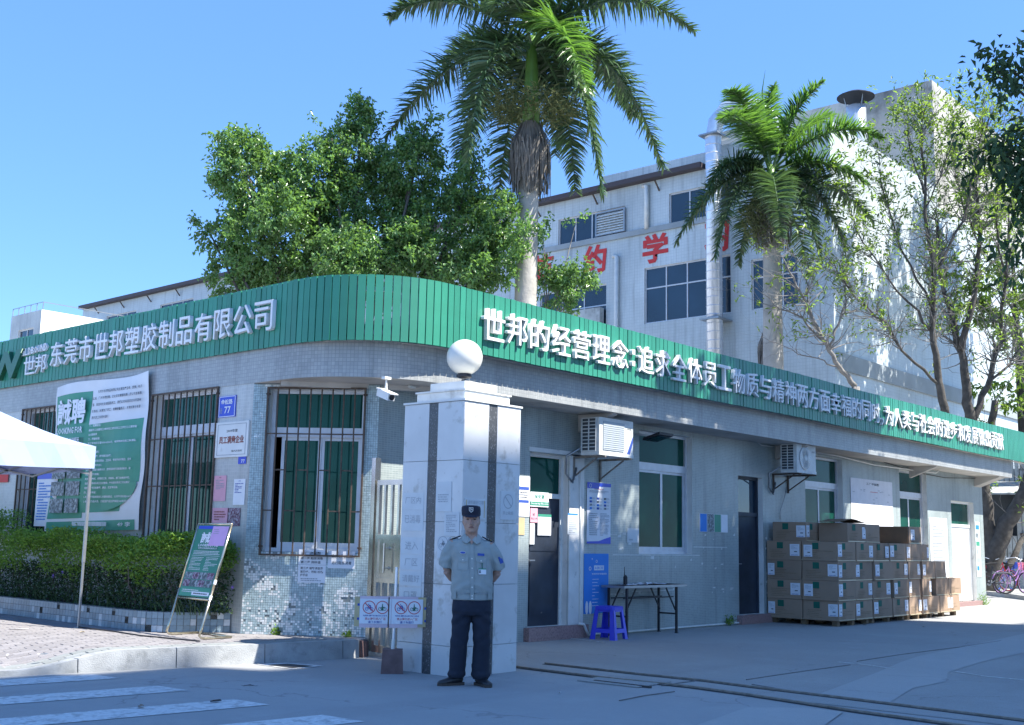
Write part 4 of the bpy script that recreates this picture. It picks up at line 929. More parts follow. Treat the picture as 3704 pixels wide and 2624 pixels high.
# --- right wall
r1, q = notice('tall white notice board left of the dark glazed door', PR, (1876, 1722, 1915, 1870), 'paper', .010); patch(PR, r1, sub(q, .0, .92, .66, .74), 'ink_blue', .0115); patch(PR, r1, sub(q, .0, .92, .34, .41), 'ink_blue', .0115); lines(PR, r1, sub(q, .1, .9, .45, .62), 3, 'ink', .0115, seed=15)
r1, q = notice('small yellowed picture notice under the tall white notice board', PR, (1876, 1873, 1897, 1936), 'wood', .008)
DO = -.104
r1, q = notice('white sign with a green band naming the security room, on the dark door', PR, (1919, 1779, 1984, 1836), 'paper', DO + .01, .006, 'security_room_sign', 'sign'); patch(PR, r1, sub(q, 0, 1, .08, .34), 'ban_green', DO + .012)
T(PR, r1, '保安室', q, (.22, .76, .55, .84), 'ban_green', DO + .013, .01); T(PR, r1, 'Security Room', q, (.03, .97, .12, .29), 'paper', DO + .014, .01)
r1, q = notice('pink sheet on the dark door below the security room sign', PR, (1919, 1838, 1944, 1891), 'pink', DO + .008); T(PR, r1, '域', q, (.3, .6, .45, .65), 'ink', DO + .010); T(PR, r1, '禁止入内', q, (.1, .95, .2, .36), 'ink', DO + .010)
r1, q = notice('white price list style sheet with a green header on the dark door', PR, (1946, 1860, 1993, 1938), 'paper', DO + .007); patch(PR, r1, sub(q, 0, 1, .88, 1), 'ban_green', DO + .009); lines(PR, r1, sub(q, .1, .45, .08, .8), 12, 'ink_faint', DO + .009, seed=16); lines(PR, r1, sub(q, .55, .92, .08, .8), 12, 'ink_faint', DO + .009, seed=17)
r1, q = notice('narrow white sheet low on the dark door', PR, (1917, 1893, 1933, 1970), 'paper2', DO + .007)
r1, q = notice('narrow white sheet with blue header on the pier right of the dark glazed door', PR, (2054, 1857, 2089, 1935), 'paper2', .022); patch(PR, r1, sub(q, 0, 1, .92, 1), 'skyblue', .0235); lines(PR, r1, sub(q, .1, .95, .05, .88), 9, 'ink_faint', .0235, seed=18)
r1, q = notice('long white information poster with blue head and foot below the first air conditioner', PR, (2124, 1744, 2208, 1966), 'paper', .010, name='information_poster', cat='poster')
O = .0135; patch(PR, r1, sub(q, .0, 1, .94, 1.0), 'blue', O); patch(PR, r1, sub(q, 0, .5, .90, .94), 'blue', O); c = (q[0] + (q[1] - q[0]) * .13, q[2] + (q[3] - q[2]) * .945); ringm(PR, r1, c, .03, 'paper', O + .002, False, .25)
T(PR, r1, '疫情防控', q, (.30, .70, .885, .905), 'redprint', O); lines(PR, r1, sub(q, .05, .95, .83, .87), 2, 'ink_grey', O, seed=20)
for i in range(4):
    for j in range(3): f = (.1 + .3 * j, .2 + .3 * j, .72 - .055 * i, .755 - .055 * i); patch(PR, r1, sub(q, *f), ('skyblue', 'ink_blue', 'photo')[(i + j) % 3], O); lines(PR, r1, sub(q, f[1] + .01, f[1] + .14, f[2], f[3]), 3, 'ink_faint', O, seed=30 + i * 3 + j)
lines(PR, r1, sub(q, .08, .48, .12, .5), 12, 'ink_grey', O, seed=21); lines(PR, r1, sub(q, .53, .95, .12, .5), 16, 'ink_faint', O, seed=22)
gq = sub(q, 0, 1, -.01, .11); g = G(); g.face([PR.pt(gq[0], .0145, gq[2]), PR.pt(gq[1], .0145, gq[2]), PR.pt(gq[1], .0145, gq[3]), PR.pt(gq[0] + .3, .0145, gq[2] + .04), PR.pt(gq[0], .0145, gq[2] + .03)]); obj('print_panel', g, M['blue'], r1)
r1, q = notice('bright blue epidemic poster hanging on the wall behind the folding table', PR, (2113, 2003, 2200, 2217), 'skyblue', .010, name='blue_poster', cat='poster')
patch(PR, r1, sub(q, .40, .80, .72, .80), 'paper', .0125); T(PR, r1, '从我做起', q, (.43, .77, .735, .785), 'skyblue', .0135, .02); T(PR, r1, '新型冠状病毒感染', q, (.32, .92, .645, .675), 'paper', .0125, .01)
for i in range(9): lines(PR, r1, sub(q, .33, .62, .56 - i * .055, .58 - i * .055), 1, 'paper', .0125, seed=50 + i)
for fx, fz__, rr_ in ((.24, .75, .03), (.50, .87, .022), (.32, .91, .014)): ringm(PR, r1, (q[0] + (q[1] - q[0]) * fx, q[2] + (q[3] - q[2]) * fz__), rr_, 'paper', .0125, False, .35)
for fx in (.12, .26): g = G(); c = (q[0] + (q[1] - q[0]) * fx, q[2] + (q[3] - q[2]) * .1); g.face([PR.pt(c[0] + .035 * math.cos(t), .0125, c[1] + .1 * math.sin(t)) for t in [i * math.pi / 5 for i in range(10)]]); obj('figure_print', g, M['paper'], r1)
r1, q = notice('small white handwritten sheet between the information poster and the window', PR, (2269, 1911, 2311, 1964), 'paper2', .008); lines(PR, r1, sub(q, .1, .8, .1, .3), 1, 'ink_faint', .0095, seed=23)
r1, q = notice('row of four small pictures in blue and green on the wall before the narrow door', PR, (2530, 1857, 2632, 1928), 'paper2', .008, name='picture_strip', cat='poster')
for i, m_ in enumerate(('skyblue', 'photo', 'ban_green', 'paper')): patch(PR, r1, sub(q, .02 + .25 * i, .25 + .25 * i, .02, .98), m_, .0105)
r1, q = notice('large white factory plan poster on the wall above the cartons', PR, (3076, 1727, 3232, 1912), 'paper', .010, name='factory_plan_poster', cat='poster'); T(PR, r1, '工厂平面图', q, (.36, .66, .88, .93), 'ink', .0125, .01)
rr = random.Random(5)
for i in range(20): fx, fz__ = rr.uniform(.04, .9), rr.uniform(.1, .8); patch(PR, r1, sub(q, fx, fx + .045, fz__, fz__ + .01), 'ink_grey', .0125)
g = G(); stroke(g, PR, [(q[0] + (q[1] - q[0]) * .45, q[2] + (q[3] - q[2]) * .74), (q[0] + (q[1] - q[0]) * .63, q[2] + (q[3] - q[2]) * .74)], .01, .0125); obj('arrow', g, M['red'], r1)
r1, q = notice('bleached pale blue poster on the sunlit wall left of the white door', PR, (3362, 1872, 3434, 2120), 'paper', .010, name='bleached_poster', cat='poster'); lines(PR, r1, sub(q, .1, .9, .1, .9), 16, 'ink_faint', .0125, seed=24)
r1, q = notice('long narrow bulletin poster on the end pier right of the white door', PR, (3526, 1888, 3551, 2086), 'paper2', .010, name='bulletin_poster', cat='poster')
for i, m_ in enumerate(('skyblue', 'photo', 'ban_green', 'ink_grey', 'ink_grey', 'skyblue')): patch(PR, r1, sub(q, .12, .6 if i % 2 else .85, .86 - i * .15, .94 - i * .15), m_, .0125)
# torn paper remains on the wall
g = G(); rr = random.Random(11)
for i in range(70):
    if i < 45: s_, z = rr.uniform(4.2, 8.5), rr.choice((.62, 1.0, 1.15, 1.3, 1.5)) + rr.uniform(-.06, .06)
    else: s_, z = rr.uniform(9.65, 10.1), rr.uniform(.4, 1.6)
    w, h = rr.uniform(.01, .10), rr.uniform(.01, .05)
    if 5.5 < s_ < 7.25 and z > 1.15: continue
    g.face([PR.pt(s_, .003, z), PR.pt(s_ + w, .003, z + rr.uniform(-.01, .01)), PR.pt(s_ + w, .003, z + h), PR.pt(s_ + rr.uniform(0, .02), .003, z + h * rr.uniform(.5, 1))])
for s0_, s1_, z in ((7.2, 8.3, 1.33), (4.9, 7.4, 1.19), (5.4, 6.6, .63), (4.3, 5.3, .60), (4.7, 5.0, 1.5), (7.4, 8.2, 1.60)): g.face([PR.pt(s0_, .003, z), PR.pt(s1_, .003, z), PR.pt(s1_, .003, z + .012), PR.pt(s0_, .003, z + .012)])
obj('torn_paper_scraps', g, M['dirty_white'], low, kind='stuff')
# ================================================================== SIDE GATE
PG2 = Pl(9.34, 10.30, -.13, -1.2)
gt = thing('side_gate', 'narrow stainless steel pedestrian gate between the corner wall and the marble pillar', 'gate', PG2.pt(.6, 0, 0))
GL = 1.15
g = G(); g.pbox(PG2, -.03, .045, -.04, .04, 0, 2.33); obj('gate_post', g, M['steel'], gt)
g = G()
for a, b, c, d in ((.07, .12, .06, 2.06), (GL - .05, GL, .06, 2.06), (.12, GL - .05, 2.0, 2.06), (.12, GL - .05, .06, .14), (.12, GL - .05, .86, .92), (.12, GL - .05, 1.36, 1.42)): g.pbox(PG2, a, b, -.022, .022, c, d)
obj('gate_frame', g, M['steel'], gt)
g = G(); g.pbox(PG2, .12, GL - .05, -.008, .006, .92, 1.36); obj('gate_panel', g, M['steel'], gt)
for i in range(7):
    s_ = .20 + i * .135
    for z0, z1 in ((1.42, 2.0), (.14, .86)): g = G(); g.pbox(PG2, s_, s_ + .035, -.016, .016, z0, z1); obj('gate_bar', g, M['steel'], gt)
g = G(); g.tube([PG2.pt(.32, .07, .98), PG2.pt(.32, .07, 1.32)], .014, 8)
for z in (1.03, 1.26): g.tube([PG2.pt(.32, .005, z), PG2.pt(.32, .07, z)], .009, 6); g.lathe(PG2.pt(.32, .006, z), [(.025, 0), (.025, .008)], 10, axis=(PG2.nx, PG2.ny, 0))
obj('handle', g, M['steel'], gt, smooth=False)
# ================================================================== BICYCLE NOTICE BOARD ON A POST
PS = Pl(8.40, 8.90, .73, -.683)
bd = thing('no_riding_sign', 'plywood board with two no cycling sheets on a post in a concrete block', 'sign', (8.40, 8.90, 0))
g = G(); w = .115; g.hexa([PS.pt(-w, .1, 0), PS.pt(w, .1, 0), PS.pt(w, -.1, 0), PS.pt(-w, -.1, 0), PS.pt(-w + .01, .09, .245), PS.pt(w - .012, .09, .24), PS.pt(w - .01, -.09, .24), PS.pt(-w + .01, -.09, .245)]); obj('concrete_block', g, M['concwt'], bd)
g = G(); g.tube([PS.pt(0, 0, .24), PS.pt(.005, 0, .34)], .019, 10); obj('post_sleeve', g, M['pvc'], bd)
g = G(); g.tube([PS.pt(.005, 0, .30), PS.pt(.012, 0, 1.08)], .016, 10); obj('post', g, M['galv'], bd)
a, b = PS.hit(1284, 2158, .03); c, d = PS.hit(1547, 2270, .03); Q = (a, c, d, b)
g = G(); g.pbox(PS, a, c, .022, .030, d, b); obj('board', g, M['wood'], bd)
def bsub(x0, x1, z0, z1): return (a + (c - a) * x0, a + (c - a) * x1, d + (b - d) * z0, d + (b - d) * z1)
patch(PS, bd, bsub(.07, .86, -.03, 1.02), 'pink_pale', .0325, 'pink_sheet')
for i, x in enumerate((.07, .502)):
    q = bsub(x, x + .425, .10, .93)
    g = G(); g.pbox(PS, q[0], q[1], .034, .0365, q[2], q[3]); s_ = obj('paper_sheet', g, M['paper'], bd)
    for sx, f in ((.30, False), (.72, True)):
        cc = (q[0] + (q[1] - q[0]) * sx, q[2] + (q[3] - q[2]) * .66); ringm(PS, s_, cc, .067, 'redprint', .0385, not f, .13); bikeicon(PS, s_, cc, .058, 'ink_blue' if not f else 'ban_dk', .038, stand=f)
    for t_, f, m_ in (('电动车/摩托车/自行车/三轮车', (.12, .88, .29, .36), 'ink_blue'), ('禁止骑行进入厂区', (.18, .84, .15, .25), 'redprint'), ('请下车推行', (.28, .72, .02, .12), 'ink_blue')): T(PS, s_, t_, q, f, m_, .0385, .01)
for x, z in ((.96, .62), (.965, .2), (.055, .25), (.055, .72)): patch(PS, bd, bsub(x - .015, x + .015, z - .03, z + .05), 'ink_blue', .0325, 'tape')
q = bsub(.455, .47, -.03, 1.0); g = G(); g.pbox(PS, q[0], q[1], .0372, .040, q[2], q[3]); obj('wire', g, M['rust'], bd)
# ================================================================== TUBULAR STAND WITH RECRUITMENT BOARD
# lower front edge (toward the road) and lean
fa = np.array(gz(600, 2299, .2)); fb = np.array(gz(718, 2316, .2))
dd = (fb - fa) / np.linalg.norm(fb - fa); wd_ = np.linalg.norm(fb - fa)
st = thing('recruitment_stand', 'leaning tubular stand with a green recruitment board and a lilac sheet', 'sign stand', (float(fa[0] + fb[0]) / 2, float(fa[1] + fb[1]) / 2, .2))
PT = Pl(float(fa[0]), float(fa[1]), float(dd[0]), float(dd[1]))
def LP(s_, t, o=0): # along s, up the sloping board t, outwards
    th = math.radians(75); z = .215 + t * math.sin(th); oo = -t * math.cos(th)
    nz_ = math.cos(th); no = math.sin(th)
    return PT.pt(s_ + LK * t, oo + o * no, z + o * nz_)
LK = 0.0
TB = 1.33
for s_ in (0.0, wd_):
    pth = [LP(s_, TB), LP(s_, .25), LP(s_, .10), PT.pt(s_, .045, .226), PT.pt(s_, .10, .216), PT.pt(s_ + .02, .16, .2155)]
g = G()
s0_, s1_ = 0.0, wd_
def leg(s_): return [LP(s_, .55), LP(s_, .12), PT.pt(s_, -.005, .245), PT.pt(s_, -.035, .222), PT.pt(s_, -.08, .216), PT.pt(s_, -.42, .216)]
for s_ in (s0_, s1_):
    g = G(); g.tube(leg(s_), .0145, 10); g.tube([LP(s_, .55), LP(s_, TB)], .0145, 10); obj('tube_leg', g, M['goldsteel'], st, smooth=True)
g = G(); g.tube([PT.pt(s0_, -.42, .216), PT.pt(s1_, -.42, .216)], .0145, 10); obj('foot_bar', g, M['goldsteel'], st, smooth=True)
g = G(); g.tube([LP(s0_, TB), LP(s1_, TB)], .0145, 10); obj('cross_tube', g, M['goldsteel'], st, smooth=True); g = G(); g.tube([LP(s0_, .44), LP(s1_, .44)], .012, 8); obj('cross_tube', g, M['goldsteel'], st, smooth=True)
class SP:   # sloping board surface used like a plane
    def pt(s, a_, o, z): return LP(a_, z, o)
    def mat(s, a_, o, z):
        p = Vector(LP(a_, z, o)); ex = Vector(LP(a_ + 1, z, o)) - p; ey = Vector(LP(a_, z + 1, o)) - p; ez = Vector(LP(a_, z, o + 1)) - p
        return Matrix(((ex.x, ey.x, ez.x, p.x), (ex.y, ey.y, ez.y, p.y), (ex.z, ey.z, ez.z, p.z), (0, 0, 0, 1)))
S_ = SP(); q = (.02, wd_ - .02, .46, TB - .015)
g = G(); g.hexa([LP(q[0], q[2], -.01), LP(q[1], q[2], -.01), LP(q[1], q[2], .006), LP(q[0], q[2], .006), LP(q[0], q[3], -.01), LP(q[1], q[3], -.01), LP(q[1], q[3], .006), LP(q[0], q[3], .006)]); bo = obj('board', g, M['green'], st)
patch(S_, bo, sub(q, .02, .98, .005, .12), 'ban_green', .008); patch(S_, bo, sub(q, .02, .55, .945, .99), 'blue', .008)
T(S_, bo, '誠', q, (.20, .50, .74, .90), 'paper', .0085, .03); T(S_, bo, 'LOOKING FOR', q, (.18, .82, .695, .735), 'paper', .0085, .03); patch(S_, bo, sub(q, .18, .82, .655, .69), 'ban_dk', .008); T(S_, bo, '东莞市世邦塑胶制品有限公司', q, (.20, .80, .66, .685), 'paper', .0095, .01)
lines(S_, bo, sub(q, .06, .95, .58, .64), 3, 'ban_white', .0085, seed=61); patch(S_, bo, sub(q, .06, .96, .565, .569), 'paper', .0085); lines(S_, bo, sub(q, .06, .48, .36, .55), 9, 'ban_white', .0085, .4, seed=62, hh=.4); lines(S_, bo, sub(q, .55, .95, .36, .55), 9, 'ban_white', .0085, .4, seed=63, hh=.4)
for i in range(4):
    for j in range(2): patch(S_, bo, sub(q, .04 + i * .235, .26 + i * .235, .135 + j * .105, .23 + j * .105), ('photo2', 'photo')[(i + j) % 2], .0085, 'photo_panel')
lines(S_, bo, sub(q, .08, .7, .05, .10), 2, 'ban_white', .0095, seed=64); patch(S_, bo, sub(q, .42, .97, .02, .07), 'paper', .0098, 'paper_strip'); lines(S_, bo, sub(q, .46, .93, .03, .06), 1, 'ink', .0105, seed=65, hh=.6)
lp = patch(S_, st, sub(q, .50, 1.0, .71, .985), 'lilac', .012, 'lilac_sheet'); lines(S_, lp, sub(q, .56, .95, .87, .95), 3, 'ink_grey', .0135, .3, seed=66, hh=.35)
for t in (.44, .62): g = G(); g.tube([LP(wd_, t), LP(wd_, t + .05)], .018, 8); obj('tape_wrap', g, M['paper'], st)
# ================================================================== TENT
TX, TY = 7.42, 13.51
tn = thing('gazebo_tent', 'pop up gazebo with a pale blue cloth roof on slim metal legs over the footway', 'tent', (TX - 1.5, TY + 1.5, .2))
tz0, tz1, tz2 = 2.17, 2.45, 3.34; S3 = 3.0
cnr = [(TX + .03, TY - .03), (TX - S3, TY - .03), (TX - S3, TY + S3), (TX + .03, TY + S3)]; apx = (TX - S3 / 2, TY + S3 / 2, tz2)
g = G()
for (a, b) in zip(cnr, cnr[1:] + cnr[:1]):
    n = 10
    for i in range(n):
        for j in range(n):
            def P_(u, v):
                e = Vector((a[0] + (b[0] - a[0]) * u, a[1] + (b[1] - a[1]) * u, tz1 + .0)); A = Vector(apx); p = e.lerp(A, v)
                p.z -= .22 * math.sin(math.pi * v) * (1 - abs(2 * u - 1) ** 2) * .8 + .10 * math.sin(math.pi * v) + .01 * math.sin(u * 31 + v * 9); return p
            g.face([P_(i / n, j / n), P_((i + 1) / n, j / n), P_((i + 1) / n, (j + 1) / n), P_(i / n, (j + 1) / n)])
obj('roof_cloth', g, M['tent'], tn, smooth=True)
g = G(); gi = G()
for k, (a, b) in enumerate(zip(cnr, cnr[1:] + cnr[:1])):
    n = 16; nx_, ny_ = [(0, -1), (-1, 0), (0, 1), (1, 0)][k]
    for i in range(n):
        def V_(u, z, o=0): w_ = .018 * math.sin(u * 23) * (tz1 - z) / .28 + .01; sag = .035 * math.sin(math.pi * u); return (a[0] + (b[0] - a[0]) * u + nx_ * (w_ + o), a[1] + (b[1] - a[1]) * u + ny_ * (w_ + o), z - (sag if z < tz1 else 0))
        u0, u1 = i / n, (i + 1) / n
        g.face([V_(u0, tz0), V_(u1, tz0), V_(u1, tz1), V_(u0, tz1)]); g.face([V_(u0, tz0), V_(u0, tz0 + .012), V_(u1, tz0 + .012), V_(u1, tz0)])
obj('valance', g, M['tent'], tn)
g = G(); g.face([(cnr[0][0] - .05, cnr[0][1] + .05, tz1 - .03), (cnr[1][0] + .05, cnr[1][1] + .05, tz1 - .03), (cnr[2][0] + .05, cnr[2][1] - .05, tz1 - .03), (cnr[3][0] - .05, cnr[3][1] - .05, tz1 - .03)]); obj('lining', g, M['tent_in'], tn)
for (x, y) in ((TX, TY), (TX - S3 + .04, TY), (TX - S3 + .04, TY + S3 - .04), (TX, TY + S3 - .04)):
    g = G(); g.box(x - .016, x + .016, y - .016, y + .016, 1.0, tz1 - .05); g.box(x - .012, x + .012, y - .012, y + .012, .21, 1.0); g.box(x - .035, x + .035, y - .035, y + .035, .2, .21); obj('leg', g, M['greymetal'], tn)
g = G()
for (a, b) in (((TX, TY), (TX - S3, TY)), ((TX, TY), (TX, TY + S3)), ((TX - S3, TY + S3), (TX - S3, TY)), ((TX, TY + S3), (TX - S3, TY + S3))):
    for i in range(2):
        u0, u1 = i / 2, (i + 1) / 2; p = lambda u, z: (a[0] + (b[0] - a[0]) * u, a[1] + (b[1] - a[1]) * u, z)
        g.bar(p(u0, 2.30), p(u1, 2.10), .022); g.bar(p(u0, 2.10), p(u1, 2.30), .022)
obj('truss', g, M['greymetal'], tn)
g = G(); g.tube([(7.42, 13.51, .215), (7.47, 12.7, .209), (7.42, 12.1, .208), (7.50, 11.5, .208), (7.55, 11.1, .208)], .008, 6); one('ground_cable', 'thin dark cable lying on the paving between the tent leg and the stand', 'cable', g, M['rubber'])
# ================================================================== AIR CONDITIONERS
def ac(px_left, zb, h, wdt, name_label, brand, zf, rot):
    t = thing('air_conditioner', name_label, 'air conditioner', (px_left + wdt / 2, 10.1, zb))
    x0_, x1_, y0_, y1_ = px_left, px_left + wdt, 9.90, 10.22
    g = G(); g.box(x0_ + .01, x1_, y0_, y1_, zb, zb + h); g.box(x0_ - .0, x1_ + .005, y0_ - .008, y1_ + .004, zb - .03, zb + .02); obj('case', g, M['dirty_white'], t)
    g = G(); g.box(x0_ + .004, x0_ + .0095, y0_ + .06, y1_ - .02, zb + .03, zb + h - .02); obj('coil', g, M['ink'], t)
    for k in range(10): g = G(); z = zb + .025 + k * (h - .04) / 9; g.box(x0_ - .012, x0_ + .003, y0_ + .05, y1_ - .01, z, z + .012); obj('grille_bar', g, M['dirty_white'], t)
    for y in (y0_ + .05, (y0_ + y1_) / 2 + .02, y1_ - .01): g = G(); g.box(x0_ - .014, x0_ + .002, y - .006, y + .006, zb + .02, zb + h - .02); obj('grille_bar', g, M['dirty_white'], t)
    cx_, cz_ = x0_ + wdt * .42, zb + h * .5
    g = G(); rr_ = h * .43
    if zf:
        g.lathe((cx_, y0_ - .001, cz_), [(rr_, 0), (rr_, .012), (rr_ * .9, .014)], 28, axis=(0, -1, 0)); obj('fan_ring', g, M['greymetal'], t)
        g = G()
        for k in range(36): a_ = k * math.pi / 18; g.bar((cx_ + .04 * math.cos(a_), y0_ - .02, cz_ + .04 * math.sin(a_)), (cx_ + rr_ * .95 * math.cos(a_ + .25), y0_ - .016, cz_ + rr_ * .95 * math.sin(a_ + .25)), .004)
        g.lathe((cx_, y0_ - .015, cz_), [(.05, 0), (.05, .012)], 14, axis=(0, -1, 0)); obj('fan_guard', g, M['dirty_white'], t)
    else:
        g.box(cx_ - .26, cx_ + .26, y0_ - .012, y0_ - .002, zb + .05, zb + h - .05); fp = obj('front_panel', g, mat('ac_panel', (.42, .46, .48), .6), t)
        g = G()
        for k in range(14): g.box(cx_ - .25, cx_ + .25, y0_ - .016, y0_ - .0125, zb + .07 + k * .03, zb + .075 + k * .03)
        obj('panel_rib', g, M['greymetal'], fp)
    P_ = Pl(0, y0_, 1, 0)
    text('brand_lettering', brand, P_, x1_ - .17, x1_ - .05, zb + h * .74, zb + h * .80, M['ink'], t, out=.004)
    if not zf:
        g = G(); g.face([(x1_ - .17, y0_ - .003, zb + .005), (x1_ - .09, y0_ - .003, zb + .005), (x1_ - .005, y0_ - .003, zb + .2), (x1_ - .005, y0_ - .003, zb + .3)]); obj('sticker', g, M['ink_blue'], t)
    for x in (x0_ + .1, x1_ - .1):
        g = G(); g.bar((x, 10.448, zb - .05), (x, 9.85, zb - .05), .03); g.bar((x, 10.43, zb - .05), (x, 10.43, zb - .38), .03); g.bar((x, 10.42, zb - .33), (x, 10.0, zb - .065), .02); obj('bracket', g, M['rust'] if zf else M['railmet'], t)
    g = G(); g.tube([(x0_ + .03, 10.2, zb + .1), (x0_ - .12, 10.4, zb - .05), (x0_ - .1, 10.42, zb - .3), (x0_ + .05, 10.41, zb - .42), (x0_ + .14, 10.41, zb - .2)], .018, 6); obj('hose', g, M['greymetal'], t, smooth=True)
    return t
ac(13.28, 2.665, .52, .86, 'boxy white outdoor air conditioner on rusty brackets above the information poster', 'GREE', False, 0)
ac(19.38, 2.76, .50, .78, 'white outdoor air conditioner with a round fan above the cartons', 'GREE', True, 0)
# flood light, cables, pipes
fl = thing('flood_light', 'flat dark flood light fixed under the overhang above the first open window', 'light fixture', PR.pt(5.6, .3, 3.0))
g = G(); g.hexa([PR.pt(5.55, .10, 3.0), PR.pt(5.95, .10, 3.0), PR.pt(5.95, .42, 3.08), PR.pt(5.55, .42, 3.08), PR.pt(5.55, .10, 3.04), PR.pt(5.95, .10, 3.04), PR.pt(5.95, .42, 3.12), PR.pt(5.55, .42, 3.12)]); obj('housing', g, M['blackmetal'], fl)
g = G(); g.face([PR.pt(5.59, .13, 3.003), PR.pt(5.59, .39, 3.068), PR.pt(5.91, .39, 3.068), PR.pt(5.91, .13, 3.003)]); obj('lens', g, M['glass2'], fl)
g = G(); g.bar(PR.pt(5.5, .0, 3.1), PR.pt(5.6, .2, 3.07), .03); obj('arm', g, M['greymetal'], fl)
def wire(label, pts, r_, m, cat='cable', name='wall_cable'):
    g = G(); g.tube(pts, r_, 7); g.smooth = True; return one(name, label, cat, g, M[m])
def px(P, x, y, o): s_, z = P.hit(x, y, o); return P.pt(s_, o, z)
wire('white plastic conduit running down the wall beside the information poster and along its foot', [px(PR, 2097, 1700, .03), px(PR, 2100, 1900, .03), px(PR, 2096, 2290, .03), PR.pt(PR.hit(2097, 2300, .03)[0] + .03, .03, .035), px(PR, 2400, 2285, .03)[:2] + (.035,), PR.pt(9.4, .03, .035), PR.pt(10.6, .03, .03)], .014, 'pvc', 'pipe', 'conduit_pipe')
wire('short bent plastic drain pipe by the step of the dark glazed door', [PR.pt(3.9, .13, .21), PR.pt(4.02, .13, .20), PR.pt(4.06, .14, .12), PR.pt(4.12, .15, .03)], .02, 'pvc', 'pipe', 'drain_pipe')
wire('pale cable sagging along the wall from the first air conditioner to the second', [px(PR, 2296, 1520, .02), px(PR, 2400, 1545, .03), px(PR, 2550, 1564, .02), px(PR, 2730, 1592, .02), px(PR, 2755, 1612, .02), px(PR, 2838, 1620, .03)], .010, 'pvc')
wire('white conduit sagging from the second air conditioner towards the building end', [px(PR, 2950, 1637, .05), px(PR, 3030, 1650, .05), px(PR, 3160, 1682, .05), px(PR, 3385, 1712, .12), px(PR, 3393, 1706, .12), px(PR, 3394, 1690, .12)], .016, 'pvc')
wire('thin dark cable looping under the soffit near the building end', [px(PR, 3140, 1640, .3), px(PR, 3200, 1673, .05), px(PR, 3330, 1712, .03), px(PR, 3420, 1729, .03), px(PR, 3540, 1731, .03)], .008, 'rubber')
wire('thin cable dropping from the second air conditioner to a white conduit', [px(PR, 2845, 1762, .03), px(PR, 2838, 1800, .03), px(PR, 2822, 1850, .02), px(PR, 2822, 1880, .02)], .007, 'greymetal')
wire('pipe run under the soffit behind the globe lamp', [px(PR, 1480, 1398, .3), px(PR, 1560, 1412, .1), px(PR, 1700, 1430, .05)], .02, 'dirty_white', 'pipe', 'soffit_pipe')
# security camera
cc = Vector(gz(1398, 1364, 3.255)); ct = thing('security_camera', 'white bullet security camera hanging from the soffit corner above the side gate', 'camera', tuple(cc))
kd = float(MR[2] @ (np.array(cc) - CAM)); cm_ = Vector(at(1396, 1420, kd))
g = G(); g.tube([cc, cm_ + Vector((0, 0, .03))], [.008, .017], 8); g.box(cc.x - .05, cc.x + .05, cc.y - .03, cc.y + .03, cc.z - .03, cc.z + .0); obj('mount', g, M['pvc'], ct)
dv = (Vector(at(1425, 1457, kd - .12)) - Vector(at(1380, 1437, kd + .10))).normalized()
g = G(); A = cm_ - dv * .13 - Vector((0, 0, .03)); B = cm_ + dv * .13 - Vector((0, 0, .03)); g.bar(A, B, .095, .085); obj('housing', g, M['white_paint'], ct)
g = G(); g.bar(A + Vector((0, 0, .048)), B + dv * .06 + Vector((0, 0, .048)), .115, .012); obj('sun_shield', g, M['white_paint'], ct)
g = G(); g.lathe(B, [(.035, 0), (.035, .012), (.02, .014)], 14, axis=dv); obj('lens', g, M['blackmetal'], ct)
# ================================================================== TABLE, STOOL, RADIO, PAPERS
tb = thing('folding_table', 'folding table with a dark top and black steel legs against the tiled wall', 'table', (14.83, 10.1, 0))
tx0, tx1, ty0, ty1, tz = 14.05, 15.75, 9.98, 10.40, .75
g = G(); g.box(tx0, tx1, ty0, ty1, tz - .03, tz); obj('table_top', g, M['dkwood'], tb)
g = G(); g.box(tx0 - .004, tx1 + .004, ty0 - .004, ty0 - .0005, tz - .035, tz + .002); g.box(tx0 - .004, tx0 - .0005, ty0, ty1, tz - .035, tz + .002); g.box(tx1 + .0005, tx1 + .004, ty0, ty1, tz - .035, tz + .002); obj('edge_strip', g, M['greymetal'], tb)
for x in (tx0 + .12, tx1 - .24):
    for y in (ty0 + .04, ty1 - .05):
        g = G(); g.bar((x, y, 0.012), (x, y, tz - .03), .032); g.bar((x, y, 0), (x, y, .014), .045); obj('leg', g, M['blackmetal'], tb)
    g = G(); g.bar((x, ty0 + .04, .30), (x, ty1 - .05, .30), .024); obj('leg_brace', g, M['blackmetal'], tb)
    s_ = 1 if x < 15 else -1
    for y in (ty0 + .06, ty1 - .07): g = G(); g.bar((x, y, .36), (x + s_ * .26, y, tz - .05), .018); obj('folding_strut', g, M['blackmetal'], tb)
for y in (ty0 + .10, ty1 - .10): g = G(); g.bar((tx0 + .12, y, .56), (tx1 - .24, y, .56), .018); obj('rail', g, M['blackmetal'], tb)
sh = [('flat white form lying at the middle of the folding table', 14.75, 10.16, .3, .03), ('crumpled white paper lying highest in the middle of the folding table', 14.95, 10.2, -.4, .05), ('white sheets spread near the left end of the folding table', 14.45, 10.15, .15, .02), ('pale sheet on the right part of the folding table', 15.3, 10.2, .5, .02)]
for lab, x, y, a_, h_ in sh:
    g = G(); c_, s_ = math.cos(a_), math.sin(a_); n = 5
    for i in range(n):
        for j in range(3):
            def p(i, j): u, v = (i / n - .5) * .3, (j / 3 - .5) * .21; return (x + u * c_ - v * s_, y + u * s_ + v * c_, tz + .004 + h_ * abs(math.sin(i * 2.1 + j * 1.3 + x)) * .6)
            g.face([p(i, j), p(i + 1, j), p(i + 1, j + 1), p(i, j + 1)])
    one('paper_sheet', lab, 'paper', g, M['paper'])
